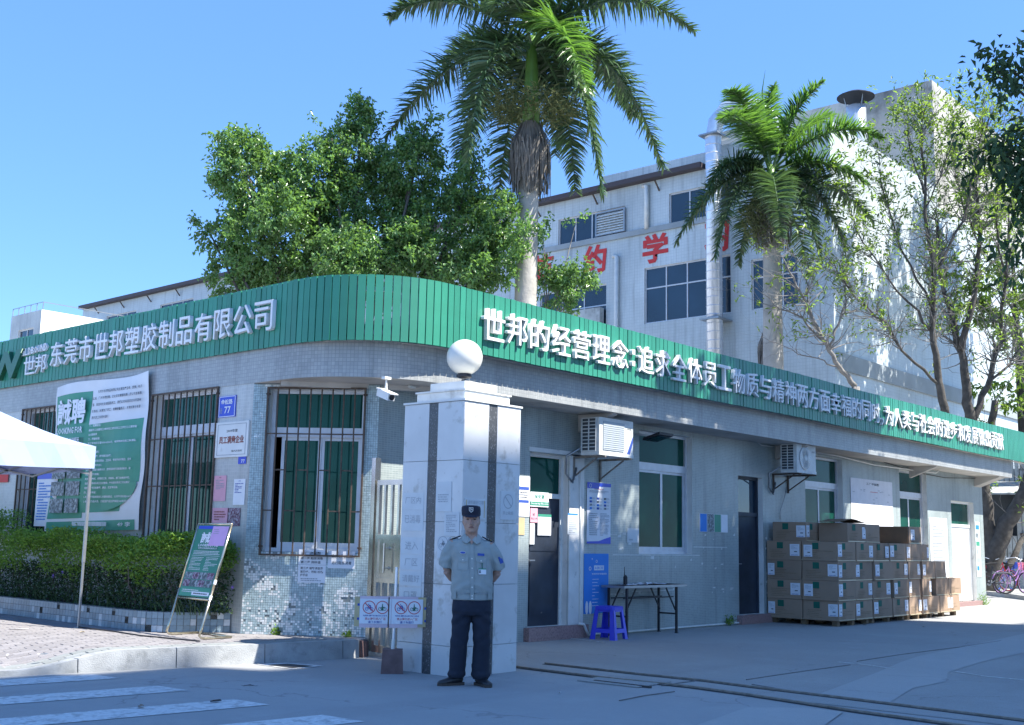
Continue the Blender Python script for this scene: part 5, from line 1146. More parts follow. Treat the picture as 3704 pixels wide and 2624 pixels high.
rd = thing('walkie_talkie', 'black walkie talkie standing upright on the left end of the folding table', 'radio', (14.38, 10.2, tz + .001))
g = G(); g.box(14.35, 14.41, 10.18, 10.215, tz + .001, tz + .125); g.box(14.355, 14.405, 10.183, 10.212, tz + .125, tz + .135); obj('body', g, M['rubber'], rd)
g = G(); g.tube([(14.36, 10.2, tz + .135), (14.36, 10.2, tz + .27)], [.008, .004], 8); obj('antenna', g, M['rubber'], rd); g = G(); g.lathe((14.395, 10.2, tz + .135), [(.009, 0), (.009, .015)], 8); obj('knob', g, M['rubber'], rd)
so_ = thing('plastic_stool', 'bright blue plastic stool standing before the left end of the folding table', 'stool', (13.72, 9.98, 0))
sc = (13.70, 10.0); ta, bo_, hs = .145, .205, .47
yaw = math.radians(8)
def sp_(x, y, z): f = 1; c_, s_ = math.cos(yaw), math.sin(yaw); return (sc[0] + x * c_ - y * s_, sc[1] + x * s_ + y * c_, z)
def rad(z): return bo_ + (ta - bo_) * z / hs
g = G(); e = .155; P8 = [(-e, -e + .03), (-e + .03, -e), (e - .03, -e), (e, -e + .03), (e, e - .03), (e - .03, e), (-e + .03, e), (-e, e - .03)]
g.prism([sp_(x, y, 0)[:2] for x, y in P8], hs - .012, hs); g.prism([sp_(x * 1.04, y * 1.04, 0)[:2] for x, y in P8], hs - .05, hs - .013); obj('seat', g, M['stool'], so_)
for k in range(4):
    a_ = k * math.pi / 2; c_, s_ = math.cos(a_), math.sin(a_)
    def R_(u, w, z): return sp_(u * c_ - w * s_, u * s_ + w * c_, z)
    g = G()
    for sgn in (-1, 1):    # half leg plate on each side of the face
        for (z0, z1, t0, t1) in ((0, hs - .05, .085, .06),):
            o0, o1 = -rad(z0), -rad(z1)
            q0 = [(sgn * rad(z0), o0), (sgn * (rad(z0) - t0), o0)]; q1 = [(sgn * rad(z1), o1), (sgn * (rad(z1) - t1), o1)]
            if sgn < 0: q0.reverse(); q1.reverse(); q0 = q0[::-1]; q1 = q1[::-1]
            x0a, x0b = q0[0][0], q0[1][0]; x1a, x1b = q1[0][0], q1[1][0]
            g.hexa([R_(x0a, o0, z0), R_(x0b, o0, z0), R_(x0b, o0 + .006, z0), R_(x0a, o0 + .006, z0), R_(x1a, o1, z1), R_(x1b, o1, z1), R_(x1b, o1 + .006, z1), R_(x1a, o1 + .006, z1)])
    obj('leg', g, M['stool'], so_)
    for z0, z1 in ((.10, .155), (.395, .42)):
        g = G()
        w0, w1 = rad(z0) - .07, rad(z1) - .07; o0, o1 = -rad(z0) + .001, -rad(z1) + .001
        g.hexa([R_(-w0, o0, z0), R_(w0, o0, z0), R_(w0, o0 + .006, z0), R_(-w0, o0 + .006, z0), R_(-w1, o1, z1), R_(w1, o1, z1), R_(w1, o1 + .006, z1), R_(-w1, o1 + .006, z1)])
        obj('skirt_rail', g, M['stool'], so_)
# ================================================================== CARTONS ON PALLETS
def pallet(x0, x1, y0, y1, label):
    t = thing('pallet', label, 'pallet', ((x0 + x1) / 2, (y0 + y1) / 2, 0), 'wooden pallets under the cartons')
    for k in range(5): g = G(); y = y0 + (y1 - y0 - .12) * k / 4; g.box(x0, x1, y, y + .12, .078, .096); obj('deck_board', g, M['pallet'], t)
    for i in range(3):
        for j in range(3): g = G(); x = x0 + (x1 - x0 - .1) * i / 2; y = y0 + (y1 - y0 - .1) * j / 2; g.box(x, x + .1, y, y + .1, .0, .0775); obj('block', g, M['pallet'], t)
FY = 9.05
pallet(19.25, 20.55, FY + .06, 10.4, 'pallet under the first carton stack, nearest the narrow dark door')
pallet(20.7, 22.2, FY + .06, 10.4, 'pallet under the second carton stack')
pallet(22.35, 23.4, FY + .06, 10.4, 'pallet under the third carton stack')
pallet(23.5, 24.95, FY + .06, 10.4, 'pallet under the last, lowest carton stack by the white door')
def carton(x0, x1, y0, y1, z0, z1, label, left=None, front=None, green=True, lid=False, dark=False):
    t = thing('carton', label, 'carton', ((x0 + x1) / 2, (y0 + y1) / 2, z0), 'cardboard cartons stacked on pallets')
    j = lambda: random.uniform(-.010, .006)
    g = G(); g.hexa([(x0 + j(), y0 + j(), z0), (x1 + j(), y0 + j(), z0), (x1, y1, z0), (x0 + j(), y1, z0), (x0 + j(), y0 + j(), z1 + j() * .4), (x1 + j(), y0 + j(), z1 + j() * .4), (x1, y1, z1), (x0 + j(), y1, z1)])
    obj('box', g, M['cardboard'], t)
    PLf = Pl(x0 - .007, y1, 0, -1); PFr = Pl(x0, y0 - .007, 1, 0); L_, W_ = y1 - y0, x1 - x0; h = z1 - z0
    def lab_(P, s0, s1):
        z = z0 + h * .22 + random.uniform(-.01, .01); q = (s0, s1, z, z + h * .62)
        l_ = patch(P, t, q, 'paper', .002, 'label'); lines(P, l_, sub(q, .12, .9, .55, .9), 5, 'ink_faint', .0033, .5, seed=int(x0 * 97 + z0 * 31), hh=.4); patch(P, l_, sub(q, .45, .75, .32, .40), 'ink', .0033); lines(P, l_, sub(q, .12, .95, .03, .12), 1, 'ink_blue', .0033, 1, seed=3)
    if left:
        for s0, s1 in left: lab_(PLf, s0 * L_, s1 * L_)
        if green: patch(PLf, t, (L_ * .30, L_ * .48, z0 + h * .6, z0 + h * .93), 'carton_green', .0015, 'green_print')
        lines(PLf, t, (L_ * .1, L_ * .9, z0 + h * .1, z0 + h * .55), 5, 'carton_ink', .0012, .3, seed=int(z0 * 50 + y0 * 7), hh=.3)
    if front:
        for s0, s1 in front: lab_(PFr, s0 * W_, s1 * W_)
    if green: patch(PFr, t, (W_ * .25, W_ * .43, z0 + h * .6, z0 + h * .93), 'carton_green', .0015, 'green_print')
    lines(PFr, t, (W_ * .1, W_ * .9, z0 + h * .08, z0 + h * .5), 5, 'carton_ink', .0012, .3, seed=int(z0 * 70 + x0 * 9), hh=.3)
    g = G(); g.pbox(PFr, W_ * .02, W_ * .98, -.01, .0035, z0 + .002, z0 + .012 + random.uniform(0, .012)); obj('tape', g, M['tape'], t)
    return t
HB = .345; zr = [.098 + HB * k for k in range(6)]
rown = ['bottom', 'second', 'third', 'fourth', 'top']
ordn = ['first', 'second', 'third', 'fourth', 'fifth', 'sixth', 'seventh', 'eighth']
pal = ['first', 'second', 'third', 'last']
rowsX = {0: [[(19.19, 19.86), (19.88, 20.6)], [(20.66, 21.5), (21.53, 22.25)], [(22.32, 22.9)], [(22.98, 23.86), (23.88, 24.45), (24.47, 25.0)]],
         1: [[(19.17, 19.88), (19.9, 20.6)], [(20.66, 21.45), (21.58, 22.28)], [(22.33, 22.9)], [(22.98, 23.44), (23.75, 24.4), (24.42, 25.12)]],
         2: [[(19.18, 19.9), (19.92, 20.64)], [(20.72, 21.55), (21.57, 22.3)], [(22.33, 22.9)], [(23.05, 23.7), (23.72, 24.28)]],
         3: [[(19.18, 19.92), (19.94, 20.66)], [(20.7, 21.4), (21.42, 22.2)], [(22.22, 22.92)], [(22.98, 23.4)]]}
for r_, row in rowsX.items():
    for p_, ps in enumerate(row):
        for b_, (xa, xb) in enumerate(ps):
            lf = None; y1 = 9.72
            if p_ == 0 and b_ == 0: lf = [(.72, .99)] if r_ in (0, 2) else [(.05, .30)]
            elif p_ == 3: y1 = 9.8
            fr = [(.75, .98)] if (r_ + b_ + p_) % 2 == 0 else [(.02, .24)]
            if r_ in (0, 2) and p_ == 0 and b_ == 0: fr = [(.01, .20)]
            if p_ == 3 and r_ in (1, 2) and b_ > 0: fr = None
            carton(xa, xb, FY + random.uniform(-.012, .012), y1, zr[r_] + .002, zr[r_ + 1] - .002, f'cardboard carton in the {rown[r_]} row of the {pal[p_]} stack, {ordn[b_]} along its front' , lf, fr, green=(p_ < 2))
    carton(19.18, 19.86, 9.74, 10.42, zr[r_] + .002, zr[r_ + 1] - .002, f'cardboard carton in the {rown[r_]} row beside the tiled wall, next to the narrow door', [(.02, .22)] if r_ in (0, 2) else [(.68, .96)], None)
    for (xa, xb, nm) in ((19.9, 20.6, 'first'), (20.7, 22.2, 'second'), (22.3, 22.95, 'third')) + (((23.0, 24.6 if r_ < 2 else 23.7, 'last'),) if r_ < 3 else ()):
        pass
carton(19.22, 19.80, 9.66, 10.32, zr[4] + .002, zr[5] - .004, 'top row carton with a white label wrapped round its corner, nearest the narrow door', [(.72, .99)], [(.01, .22)])
carton(19.66, 20.42, FY + .02, 9.62, zr[4] + .002, zr[5] - .004, 'top row carton with a loose flap bulging upwards', None, [(.80, .99)])
carton(20.44, 21.08, FY + .03, 9.7, zr[4] + .002, zr[5] - .010, 'plain top row carton in the middle of the stacks', None, None, green=False)
cb = carton(22.66, 23.28, FY + .1, 10.1, zr[4] + .002, zr[5] - .004, 'dark brown open sided carton at the right end of the top row', None, [(.1, .42)], green=False)
g = G(); g.box(22.64, 22.652, FY + .12, 10.08, zr[4] + .01, zr[5] - .01); obj('dark_side', g, M['carton_in'], cb)
g = G()
for i in range(8):
    x_a, x_b = 19.5 + i * .14, 19.5 + (i + 1) * .14; h_ = lambda x: zr[5] + .012 + .055 * max(0, math.sin((x - 19.5) / 1.12 * math.pi)) ** 2
    g.hexa([(x_a, FY + .1, h_(x_a)), (x_b, FY + .1, h_(x_b)), (x_b, FY + .5, h_(x_b)), (x_a, FY + .5, h_(x_a)), (x_a, FY + .1, h_(x_a) + .01), (x_b, FY + .1, h_(x_b) + .01), (x_b, FY + .5, h_(x_b) + .01), (x_a, FY + .5, h_(x_a) + .01)])
one('cardboard_sheet', 'loose curved cardboard sheet lying on top of the cartons', 'cardboard', g, M['carton_in'])
# rear rows, seen only as tops and ends
for r_ in range(4):
    for (xa, xb) in ((19.9, 20.6), (20.7, 21.4), (21.45, 22.2), (22.3, 22.95)):
        carton(xa, xb, 9.76, 10.40, zr[r_] + .002, zr[r_ + 1] - .002, f'cardboard carton in the {rown[r_]} row, behind the front one {["at the left", "left of the middle", "right of the middle", "at the right"][[19.9, 20.7, 21.45, 22.3].index(xa)]}', None, None, green=False) if (r_ == 3) else None
# ================================================================== LITTER
def litter(lab, px_, py_, z, w, h, m, a_=0.3, name='litter'):
    p = gz(px_, py_, z); g = G(); c_, s_ = math.cos(a_), math.sin(a_); rr = random.Random(px_)
    n = 8; pts = [(w * math.cos(t) * rr.uniform(.6, 1), h * math.sin(t) * rr.uniform(.6, 1)) for t in [i * 2 * math.pi / n for i in range(n)]]
    g.face([(p[0] + u * c_ - v * s_, p[1] + u * s_ + v * c_, z + .004 + rr.uniform(.0, .02)) for u, v in pts]); one(name, lab, 'litter', g, M[m])
litter('torn white paper scrap on the paving left of the tent leg', 62, 2279, .2, .14, .05, 'paper', -.6)
litter('small orange scrap on the paving beside the tent leg', 298, 2289, .2, .045, .02, 'wood', .2)
litter('white and blue sweet wrapper on the paving near the kerb', 152, 2371, .16, .06, .02, 'paper', -.5)
litter('tiny white scrap near the left end of the kerb', 27, 2374, .14, .02, .02, 'paper')
litter('pale pebble on the road in front of the marble pillar', 2025, 2512, .0, .02, .02, 'paper')
litter('flat leaf on the second crossing stripe', 508, 2560, .006, .06, .03, 'deadfrond', 1)
litter('dark twig on the road right of the crossing', 905, 2485, .0, .10, .008, 'ink', -.2)
litter('dark oil spot shaped leaf on the third crossing stripe', 780, 2541, .006, .07, .03, 'groove', .1)
litter('green leaf lying in front of the first pallet', 3128, 2262, .005, .09, .03, 'leaf_dark', 0)
litter('white scrap on the sunlit yard near the bicycles', 3652, 2207, .005, .08, .04, 'paper')
litter('small dry leaf on the shaded yard', 3340, 2270, .005, .06, .03, 'deadfrond', .4)
# ================================================================== THE GUARD
M['skin'] = mat('skin', (.40, .245, .18), .5, var=.06, vs=30, c2=(.33, .17, .13), c2s=14, c2lo=.5, c2hi=.75)
M['shirt'] = mat('grey_green_shirt', (.30, .335, .325), .85, var=.05, vs=12, bump=.25, bs=300)
M['trousers'] = mat('navy_trousers', (.014, .019, .034), .9, var=.12, vs=12, bump=.2, bs=300)
M['cap'] = mat('navy_cap', (.013, .016, .032), .85, var=.1, vs=20)
M['shoe'] = mat('black_shoe', (.016, .016, .018), .38)
M['sole'] = mat('brown_sole', (.06, .045, .035), .8)
M['hair'] = mat('black_hair', (.012, .011, .011), .6)
M['lips'] = mat('lips', (.22, .09, .08), .5)
M['button'] = mat('pearl_button', (.7, .7, .66), .3)
M['yellow'] = mat('yellow_braid', (.5, .36, .05), .6)
def blob(g, path, radii, n=16, up=None, m=0): return g.tube(path, radii, n, m, True, 1.0, up)
def remesh(g, voxel, smooth_it, name, m, wr=None):
    me = g.mesh(name, m); o = bpy.data.objects.new(name, me); col.objects.link(o)
    md = o.modifiers.new('r', 'REMESH'); md.mode = 'VOXEL'; md.voxel_size = voxel; md.use_smooth_shade = True
    sm2 = o.modifiers.new('s', 'SMOOTH'); sm2.iterations = smooth_it; sm2.factor = .5
    dg = bpy.context.evaluated_depsgraph_get(); me2 = bpy.data.meshes.new_from_object(o.evaluated_get(dg))
    bpy.data.objects.remove(o); me2.name = name; me2.materials.clear(); me2.materials.append(m)
    if wr:
        n = len(me2.vertices); co = np.zeros(n * 3); me2.vertices.foreach_get('co', co); co = co.reshape(-1, 3); no = np.zeros(n * 3); me2.vertices.foreach_get('normal', no); no = no.reshape(-1, 3)
        co = co + no * wr(co)[:, None]; me2.vertices.foreach_set('co', co.ravel())
    me2.polygons.foreach_set('use_smooth', [True] * len(me2.polygons)); me2.update(); return me2
gd = thing('person', 'security guard in grey shirt and navy cap, hands behind his back by the pillar', 'person', (0, 0, 0))
# --- body: head, neck, arms, hands, hidden trunk and legs as one surface
g = G()
def ring_stack(g, rows, n=24, m=0):    # rows: (z, cx, cy, rx, ry, power)
    i0 = len(g.v)
    for z, cx, cy, rx, ry, *pw in rows:
        p = pw[0] if pw else 2.0
        for k in range(n):
            t = 2 * math.pi * k / n; c_, s_ = math.cos(t), math.sin(t)
            g.v.append((cx + rx * math.copysign(abs(c_) ** (2 / p), c_), cy + ry * math.copysign(abs(s_) ** (2 / p), s_), z))
    for j in range(len(rows) - 1):
        for k in range(n):
            a = i0 + j * n + k; b = i0 + j * n + (k + 1) % n; g.f.append((a, b, b + n, a + n)); g.m.append(m); g.uv += [(0, 0)] * 4
    g.f.append(tuple(i0 + k for k in range(n))[::-1]); g.m.append(m); g.uv += [(0, 0)] * n
    g.f.append(tuple(i0 + (len(rows) - 1) * n + k for k in range(n))); g.m.append(m); g.uv += [(0, 0)] * n
HC = -.012
ring_stack(g, [(1.437, 0, -.045, .024, .022), (1.445, 0, -.040, .040, .040), (1.462, 0, -.028, .056, .062), (1.485, 0, -.016, .068, .080), (1.515, 0, -.004, .0755, .092), (1.55, 0, .004, .079, .098), (1.585, 0, .010, .080, .101), (1.62, 0, .012, .079, .102), (1.65, 0, .012, .074, .096), (1.675, 0, .012, .058, .078), (1.69, 0, .012, .03, .04)], 28)
g.tube([(0, -.088, 1.578), (0, -.101, 1.555), (0, -.116, 1.532), (0, -.106, 1.523), (0, -.092, 1.52)], [.010, .012, .0165, .015, .010], 10)       # nose
for s_ in (-1, 1):
    g.sphere((s_ * .0135, -.099, 1.528), (.010, .010, .008), 8, 6)                # nostril wings
    g.sphere((s_ * .046, -.058, 1.538), (.024, .024, .026), 10, 7)               # cheeks
    g.tube([(s_ * .012, -.097, 1.592), (s_ * .034, -.097, 1.597), (s_ * .058, -.082, 1.590)], [.007, .009, .007], 8)   # brow ridge
    g.sphere((s_ * .080, .014, 1.552), (.009, .017, .029), 8, 8)                 # ear
    g.tube([(s_ * .048, -.035, 1.480), (s_ * .058, 0, 1.50)], [.014, .014], 8)
g.sphere((0, -.088, 1.500), (.030, .014, .010), 10, 6); g.sphere((0, -.080, 1.462), (.022, .018, .016), 10, 6)   # mouth mound, chin
g.tube([(0, .006, 1.34), (0, .004, 1.41), (0, .0, 1.49)], [(.068, .072), (.062, .064), (.060, .066)], 18, up=(1, 0, 0))      # neck
ring_stack(g, [(.78, 0, 0, .16, .11), (.95, 0, 0, .165, .115), (1.15, 0, 0, .16, .11), (1.30, 0, 0, .17, .10), (1.37, 0, 0, .12, .07), (1.39, 0, 0, .06, .05)], 20)
def hand(g, w, d, sgn):        # palm from wrist w along d, five fingers slightly curled
    w = Vector(w); d = Vector(d).normalized(); side = Vector((0, 0, 1)); side = (side - d * side.dot(d)).normalized(); nrm = d.cross(side)
    g.tube([w - d * .02, w + d * .03, w + d * .085], [(.026, .020), (.038, .016), (.038, .014)], 12, up=tuple(side))
    for k, L_ in enumerate((.068, .078, .072, .056)):
        b = w + d * .078 + side * (.027 - k * .018); a = nrm * sgn
        g.tube([b, b + d * L_ * .45 + a * .006, b + d * L_ * .75 + a * .02, b + d * L_ * .9 + a * .036], [.0088, .0085, .0078, .0065], 7)
    b = w + d * .03 + side * .03; g.tube([b, b + side * .022 + d * .018, b + side * .028 + d * .045 + nrm * sgn * .01], [.011, .0105, .008], 7)
for s_ in (-1, 1):
    sh_ = (s_ * .17, .005, 1.345); el = (s_ * .248, .075, 1.075); wr_ = (s_ * .070, .175, .925)
    g.tube([(s_ * .12, 0, 1.33), sh_, (s_ * .215, .035, 1.2), el], [.05, .055, .047, .042], 14)
    g.tube([el, (s_ * .20, .125, 1.01), (s_ * .12, .165, .955), wr_], [.043, .042, .034, .026], 14)
    hand(g, wr_, (-s_ * 1, .12, -.35), s_)
    g.tube([(s_ * .09, 0, .84), (s_ * .10, 0, .5), (s_ * .115, .012, .10)], [.085, .062, .042], 14)
obj('body', remesh(g, .0062, 2, 'body', M['skin']), None, gd)
# face details
for s_ in (-1, 1):
    g = G(); g.sphere((s_ * .034, -.0865, 1.575), (.0145, .008, .0045), 10, 6); obj('eye', g, M['hair'], gd, smooth=True)
    g = G(); g.tube([(s_ * .014, -.102, 1.594), (s_ * .034, -.105, 1.600), (s_ * .056, -.091, 1.593)], [(.003, .004), (.0045, .005), (.002, .003)], 6); obj('eyebrow', g, M['hair'], gd, smooth=True)
g = G(); g.tube([(-.026, -.0955, 1.498), (-.01, -.1035, 1.501), (.01, -.1035, 1.501), (.026, -.0955, 1.498)], [(.003, .002), (.0055, .004), (.0055, .004), (.003, .002)], 8); obj('mouth', g, M['lips'], gd, smooth=True)
g = G(); ring_stack(g, [(1.565, 0, .030, .083, .088), (1.60, 0, .022, .0845, .094), (1.63, 0, .016, .083, .100)], 28); obj('hair', g, M['hair'], gd, smooth=True)
# cap
g = G(); ring_stack(g, [(1.612, 0, .010, .090, .110), (1.625, 0, .010, .093, .113), (1.66, 0, .010, .095, .113), (1.69, 0, .010, .093, .108), (1.704, 0, .012, .086, .100), (1.712, 0, .012, .06, .075), (1.714, 0, .012, .02, .03)], 32); cp = obj('cap', g, M['cap'], gd, smooth=True)
g = G(); n = 14
for i in range(n):
    def br(u, o): t = math.pi * (1.12 + .76 * u); r_ = 1 if o == 0 else 1; x = .090 * math.cos(t) * (1 + .06 * o); y = .010 + (.108 + .045 * o * math.sin(math.pi * u)) * math.sin(t); return x, y, 1.622 - .020 * o * math.sin(math.pi * u) - .006 * o
    P4 = [br(i / n, 0), br((i + 1) / n, 0), br((i + 1) / n, 1), br(i / n, 1)]
    g.hexa([(p[0], p[1], p[2] - .004) for p in P4] + [(p[0], p[1], p[2]) for p in P4])
obj('cap_peak', g, M['cap'], cp)
PCp = Pl(0, -.1045, 1, 0)
g = G(); sh = [(-.021, 1.690), (.021, 1.690), (.021, 1.658), (.0, 1.640), (-.021, 1.658)]; g.face([PCp.pt(a, .004, z) for a, z in sh][::-1]); g.face([PCp.pt(a, .0035, z) for a, z in sh]); obj('cap_badge', g, M['button'], cp)
g = G(); sh = [(-.017, 1.686), (.017, 1.686), (.017, 1.660), (.0, 1.646), (-.017, 1.660)]; g.face([PCp.pt(a, .005, z) for a, z in sh]); obj('badge_field', g, M['cap'], cp)
text('badge_lettering', 'ZA', PCp, -.014, .014, 1.661, 1.682, M['button'], cp, out=.006, bold=.02)
# shirt
def wrinkle(amp, f1, seed):
    rr = np.random.default_rng(seed); K = rr.normal(size=(7, 3)) * np.array([1.2, 1.2, .75]) * f1; ph = rr.uniform(0, 6.28, 7); am = rr.uniform(.4, 1, 7)
    def f(co):
        v = sum(a * np.sin(co @ k + p) for k, p, a in zip(K, ph, am)) / 3.5; return amp * (np.sign(v) * np.abs(v) ** 1.3)
    return f
g = G()
ring_stack(g, [(.805, .0, .006, .198, .140), (.815, 0, .006, .203, .146), (.86, 0, .006, .201, .146, 2.2), (.885, 0, .004, .207, .152, 2.2), (.95, 0, .0, .205, .156, 2.2), (1.06, 0, -.002, .200, .152, 2.2), (1.16, 0, .0, .197, .142, 2.3), (1.25, 0, .004, .203, .132, 2.4), (1.31, 0, .006, .200, .116, 2.3), (1.35, 0, .006, .170, .096, 2.2), (1.38, 0, .006, .128, .082, 2.1), (1.405, 0, .006, .090, .072), (1.42, 0, .008, .076, .068)], 36)
for s_ in (-1, 1):
    blob(g, [(s_ * .125, .005, 1.325), (s_ * .178, .010, 1.315), (s_ * .218, .028, 1.245), (s_ * .245, .052, 1.16), (s_ * .254, .064, 1.112)], [(.065, .062), (.070, .068), (.072, .074), (.073, .080), (.074, .083)], 18)
_sw = wrinkle(.004, 13, 5)
def swr(co):
    x, y, z = np.abs(co[:, 0]), co[:, 1], co[:, 2]
    v = _sw(co) + .0045 * np.sin(58 * z + 26 * x + 3 * y * 10) * np.exp(-((z - .94) / .07) ** 2) + .005 * np.sin(60 * x + 38 * z) * np.exp(-((z - 1.18) / .10) ** 2) * np.clip((x - .07) / .06, 0, 1)
    return v + .004 * np.sin(75 * z + 30 * x) * np.clip((x - .2) / .03, 0, 1) * np.exp(-((z - 1.17) / .06) ** 2)
shirt = obj('shirt', remesh(g, .0068, 3, 'shirt', M['shirt'], lambda co: swr(co)), None, gd)
# collar
for s_ in (-1, 1):
    g = G(); a = [(s_ * .070, .03, 1.425), (s_ * .068, -.035, 1.432), (s_ * .035, -.070, 1.408), (s_ * .004, -.083, 1.375)]; b = [(s_ * .088, .03, 1.400), (s_ * .098, -.03, 1.402), (s_ * .085, -.085, 1.358), (s_ * .045, -.118, 1.336)]
    for i in range(3): g.hexa([a[i], a[i + 1], b[i + 1], b[i], *[(p[0] * 1.02, p[1] - .006, p[2] + .004) for p in (a[i], a[i + 1], b[i + 1], b[i])]])
    obj('collar', g, M['shirt'], shirt)
g = G(); g.face([(-.055, -.072, 1.418), (0, -.1155, 1.335), (.055, -.072, 1.418), (.03, -.05, 1.43), (-.03, -.05, 1.43)]); obj('neck_opening', g, M['skin'], gd)
def fy(z, x=0):   # shirt front surface
    R = [(.80, .146), (.95, .158), (1.06, .156), (1.16, .143), (1.25, .130), (1.32, .114), (1.37, .096)]
    for (a, b), (c, d) in zip(R, R[1:]):
        if z <= c: r_ = b + (d - b) * (z - a) / (c - a); break
    else: r_ = .09
    return -(r_ * (1 - abs(x / .205) ** 2.3) ** (1 / 2.3)) - .002
def spatch(name, pts, m, o=.003, par=None, th=.004):
    g = G(); P4 = [(x, fy(z, x) - o, z) for x, z in pts]; n = len(P4); i = len(g.v)
    g.v += [(p[0], p[1] + th, p[2]) for p in P4] + P4; g.f.append(tuple(range(n, 2 * n))); g.m.append(0); g.uv += [(0, 0)] * n
    for k in range(n): a, b = k, (k + 1) % n; g.f.append((a, b, n + b, n + a)); g.m.append(0); g.uv += [(0, 0)] * 4
    return obj(name, g, m, par or shirt)
g = G(); zs = [.81 + .04 * k for k in range(14)]
for z0, z1 in zip(zs, zs[1:]): g.hexa([(-.017, fy(z0) - .004, z0), (.017, fy(z0) - .004, z0), (.017, fy(z0) + .02, z0), (-.017, fy(z0) + .02, z0), (-.017, fy(z1) - .004, z1), (.017, fy(z1) - .004, z1), (.017, fy(z1) + .02, z1), (-.017, fy(z1) + .02, z1)])
obj('button_placket', g, M['shirt'], shirt)
for z in (.825, .85, .93, 1.02, 1.11, 1.20): g = G(); g.lathe((0, fy(z) - .005, z), [(.0065, 0), (.0065, .003)], 8, axis=(0, -1, 0)); obj('button', g, M['button'], shirt)
for s_ in (-1, 1):
    c = s_ * .088
    spatch('pocket', [(c - .047, 1.09), (c + .047, 1.09), (c + .047, 1.20), (c - .047, 1.20)], M['shirt'], .003)
    spatch('pocket_flap', [(c - .051, 1.175), (c, 1.162), (c + .051, 1.175), (c + .051, 1.212), (c - .051, 1.212)], M['shirt'], .007)
    g = G(); g.lathe((c, fy(1.185, c) - .008, 1.185), [(.0065, 0), (.0065, .003)], 8, axis=(0, -1, 0)); obj('button', g, M['button'], shirt)
    # epaulette
    g = G(); g.bar((s_ * .105, .0, 1.412), (s_ * .212, .008, 1.366), .054, .010, up=(0, 0, 1)); ep = obj('epaulette', g, M['cap'], shirt)
    for k in range(3): g = G(); x = .125 + k * .016; g.bar((s_ * x, -.018, 1.418 - (x - .105) * .43), (s_ * (x + .007), .022, 1.418 - (x - .105) * .43), .005, .004); obj('chevron', g, M['button'], ep)
    g = G(); g.bar((s_ * .186, -.020, 1.386), (s_ * .186, .024, 1.386), .014, .006); obj('chevron', g, M['yellow'], ep)
    spatch('waist_tab', [(s_ * .165 - .012, .82), (s_ * .165 + .012, .82), (s_ * .165 + .012, .885), (s_ * .165 - .012, .885)], M['shirt'], .006)
spatch('hem_seam', [(-.18, .873), (-.09, .873), (0, .873), (.09, .873), (.18, .873), (.18, .869), (.09, .869), (0, .869), (-.09, .869), (-.18, .869)], M['ink_grey'], .002)
b_ = spatch('oval_badge', [(-.088 + .030 * math.cos(t), 1.252 + .014 * math.sin(t)) for t in [i * math.pi / 7 for i in range(14)]], M['button'], .005)
spatch('badge_field', [(-.088 + .026 * math.cos(t), 1.252 + .0105 * math.sin(t)) for t in [i * math.pi / 7 for i in range(14)]], M['ink_blue'], .007, b_)
spatch('name_tape', [(.055, 1.232), (.120, 1.232), (.120, 1.255), (.055, 1.255)], M['ink_blue'], .005)
idb = spatch('id_card', [(.062, 1.055), (.135, 1.055), (.135, 1.108), (.062, 1.108)], M['paper'], .012); spatch('card_photo', [(.066, 1.068), (.084, 1.068), (.084, 1.098), (.066, 1.098)], M['photo'], .014, idb); spatch('card_header', [(.062, 1.102), (.135, 1.102), (.135, 1.112), (.062, 1.112)], M['ban_green'], .014, idb)
spatch('card_strap', [(.094, 1.108), (.101, 1.108), (.101, 1.165), (.094, 1.165)], M['carton_green'], .013)
g = G(); g.bar((.292, -.008, 1.17), (.270, -.02, 1.235), .045, .008, up=(.75, -.65, 0)); obj('arm_badge', g, M['ink_blue'], shirt); 
# trousers
g = G()
ring_stack(g, [(.80, 0, .004, .178, .128), (.83, 0, .004, .176, .126)], 30)
g.v = []; g.f = []; g.uv = []; g.m = []
ring_stack(g, [(.66, 0, .0, .175, .125, 2.2), (.70, 0, .0, .190, .136, 2.3), (.76, 0, .0, .188, .134, 2.2), (.83, 0, .004, .178, .126, 2.1), (.86, 0, .004, .17, .12)], 32)
for s_, ft in ((-1, 0), (1, 0)):
    blob(g, [(s_ * .092, 0, .74), (s_ * .096, 0, .62), (s_ * .103, .0, .48), (s_ * .110, .006, .33), (s_ * .114, .012, .18), (s_ * .115, .014, .10), (s_ * .115, .012, .055)], [(.098, .105), (.095, .102), (.086, .094), (.083, .092), (.082, .091), (.088, .096), (.078, .090)], 20, up=(1, 0, 0))
tw = wrinkle(.005, 13, 9)
def twr(co): return .007 * np.sin(52 * co[:, 2] + 45 * np.abs(co[:, 0])) * np.exp(-((co[:, 2] - .62) / .07) ** 2) + .005 * np.sin(48 * co[:, 2] - 30 * np.abs(co[:, 0])) * np.exp(-((co[:, 2] - .43) / .08) ** 2) + tw(co) * (1 + 1.2 * (co[:, 2] < .2)) + .006 * np.sin(co[:, 2] * 75) * np.clip((.22 - co[:, 2]) / .15, 0, 1)
obj('trousers', remesh(g, .0072, 3, 'trousers', M['trousers'], twr), None, gd)
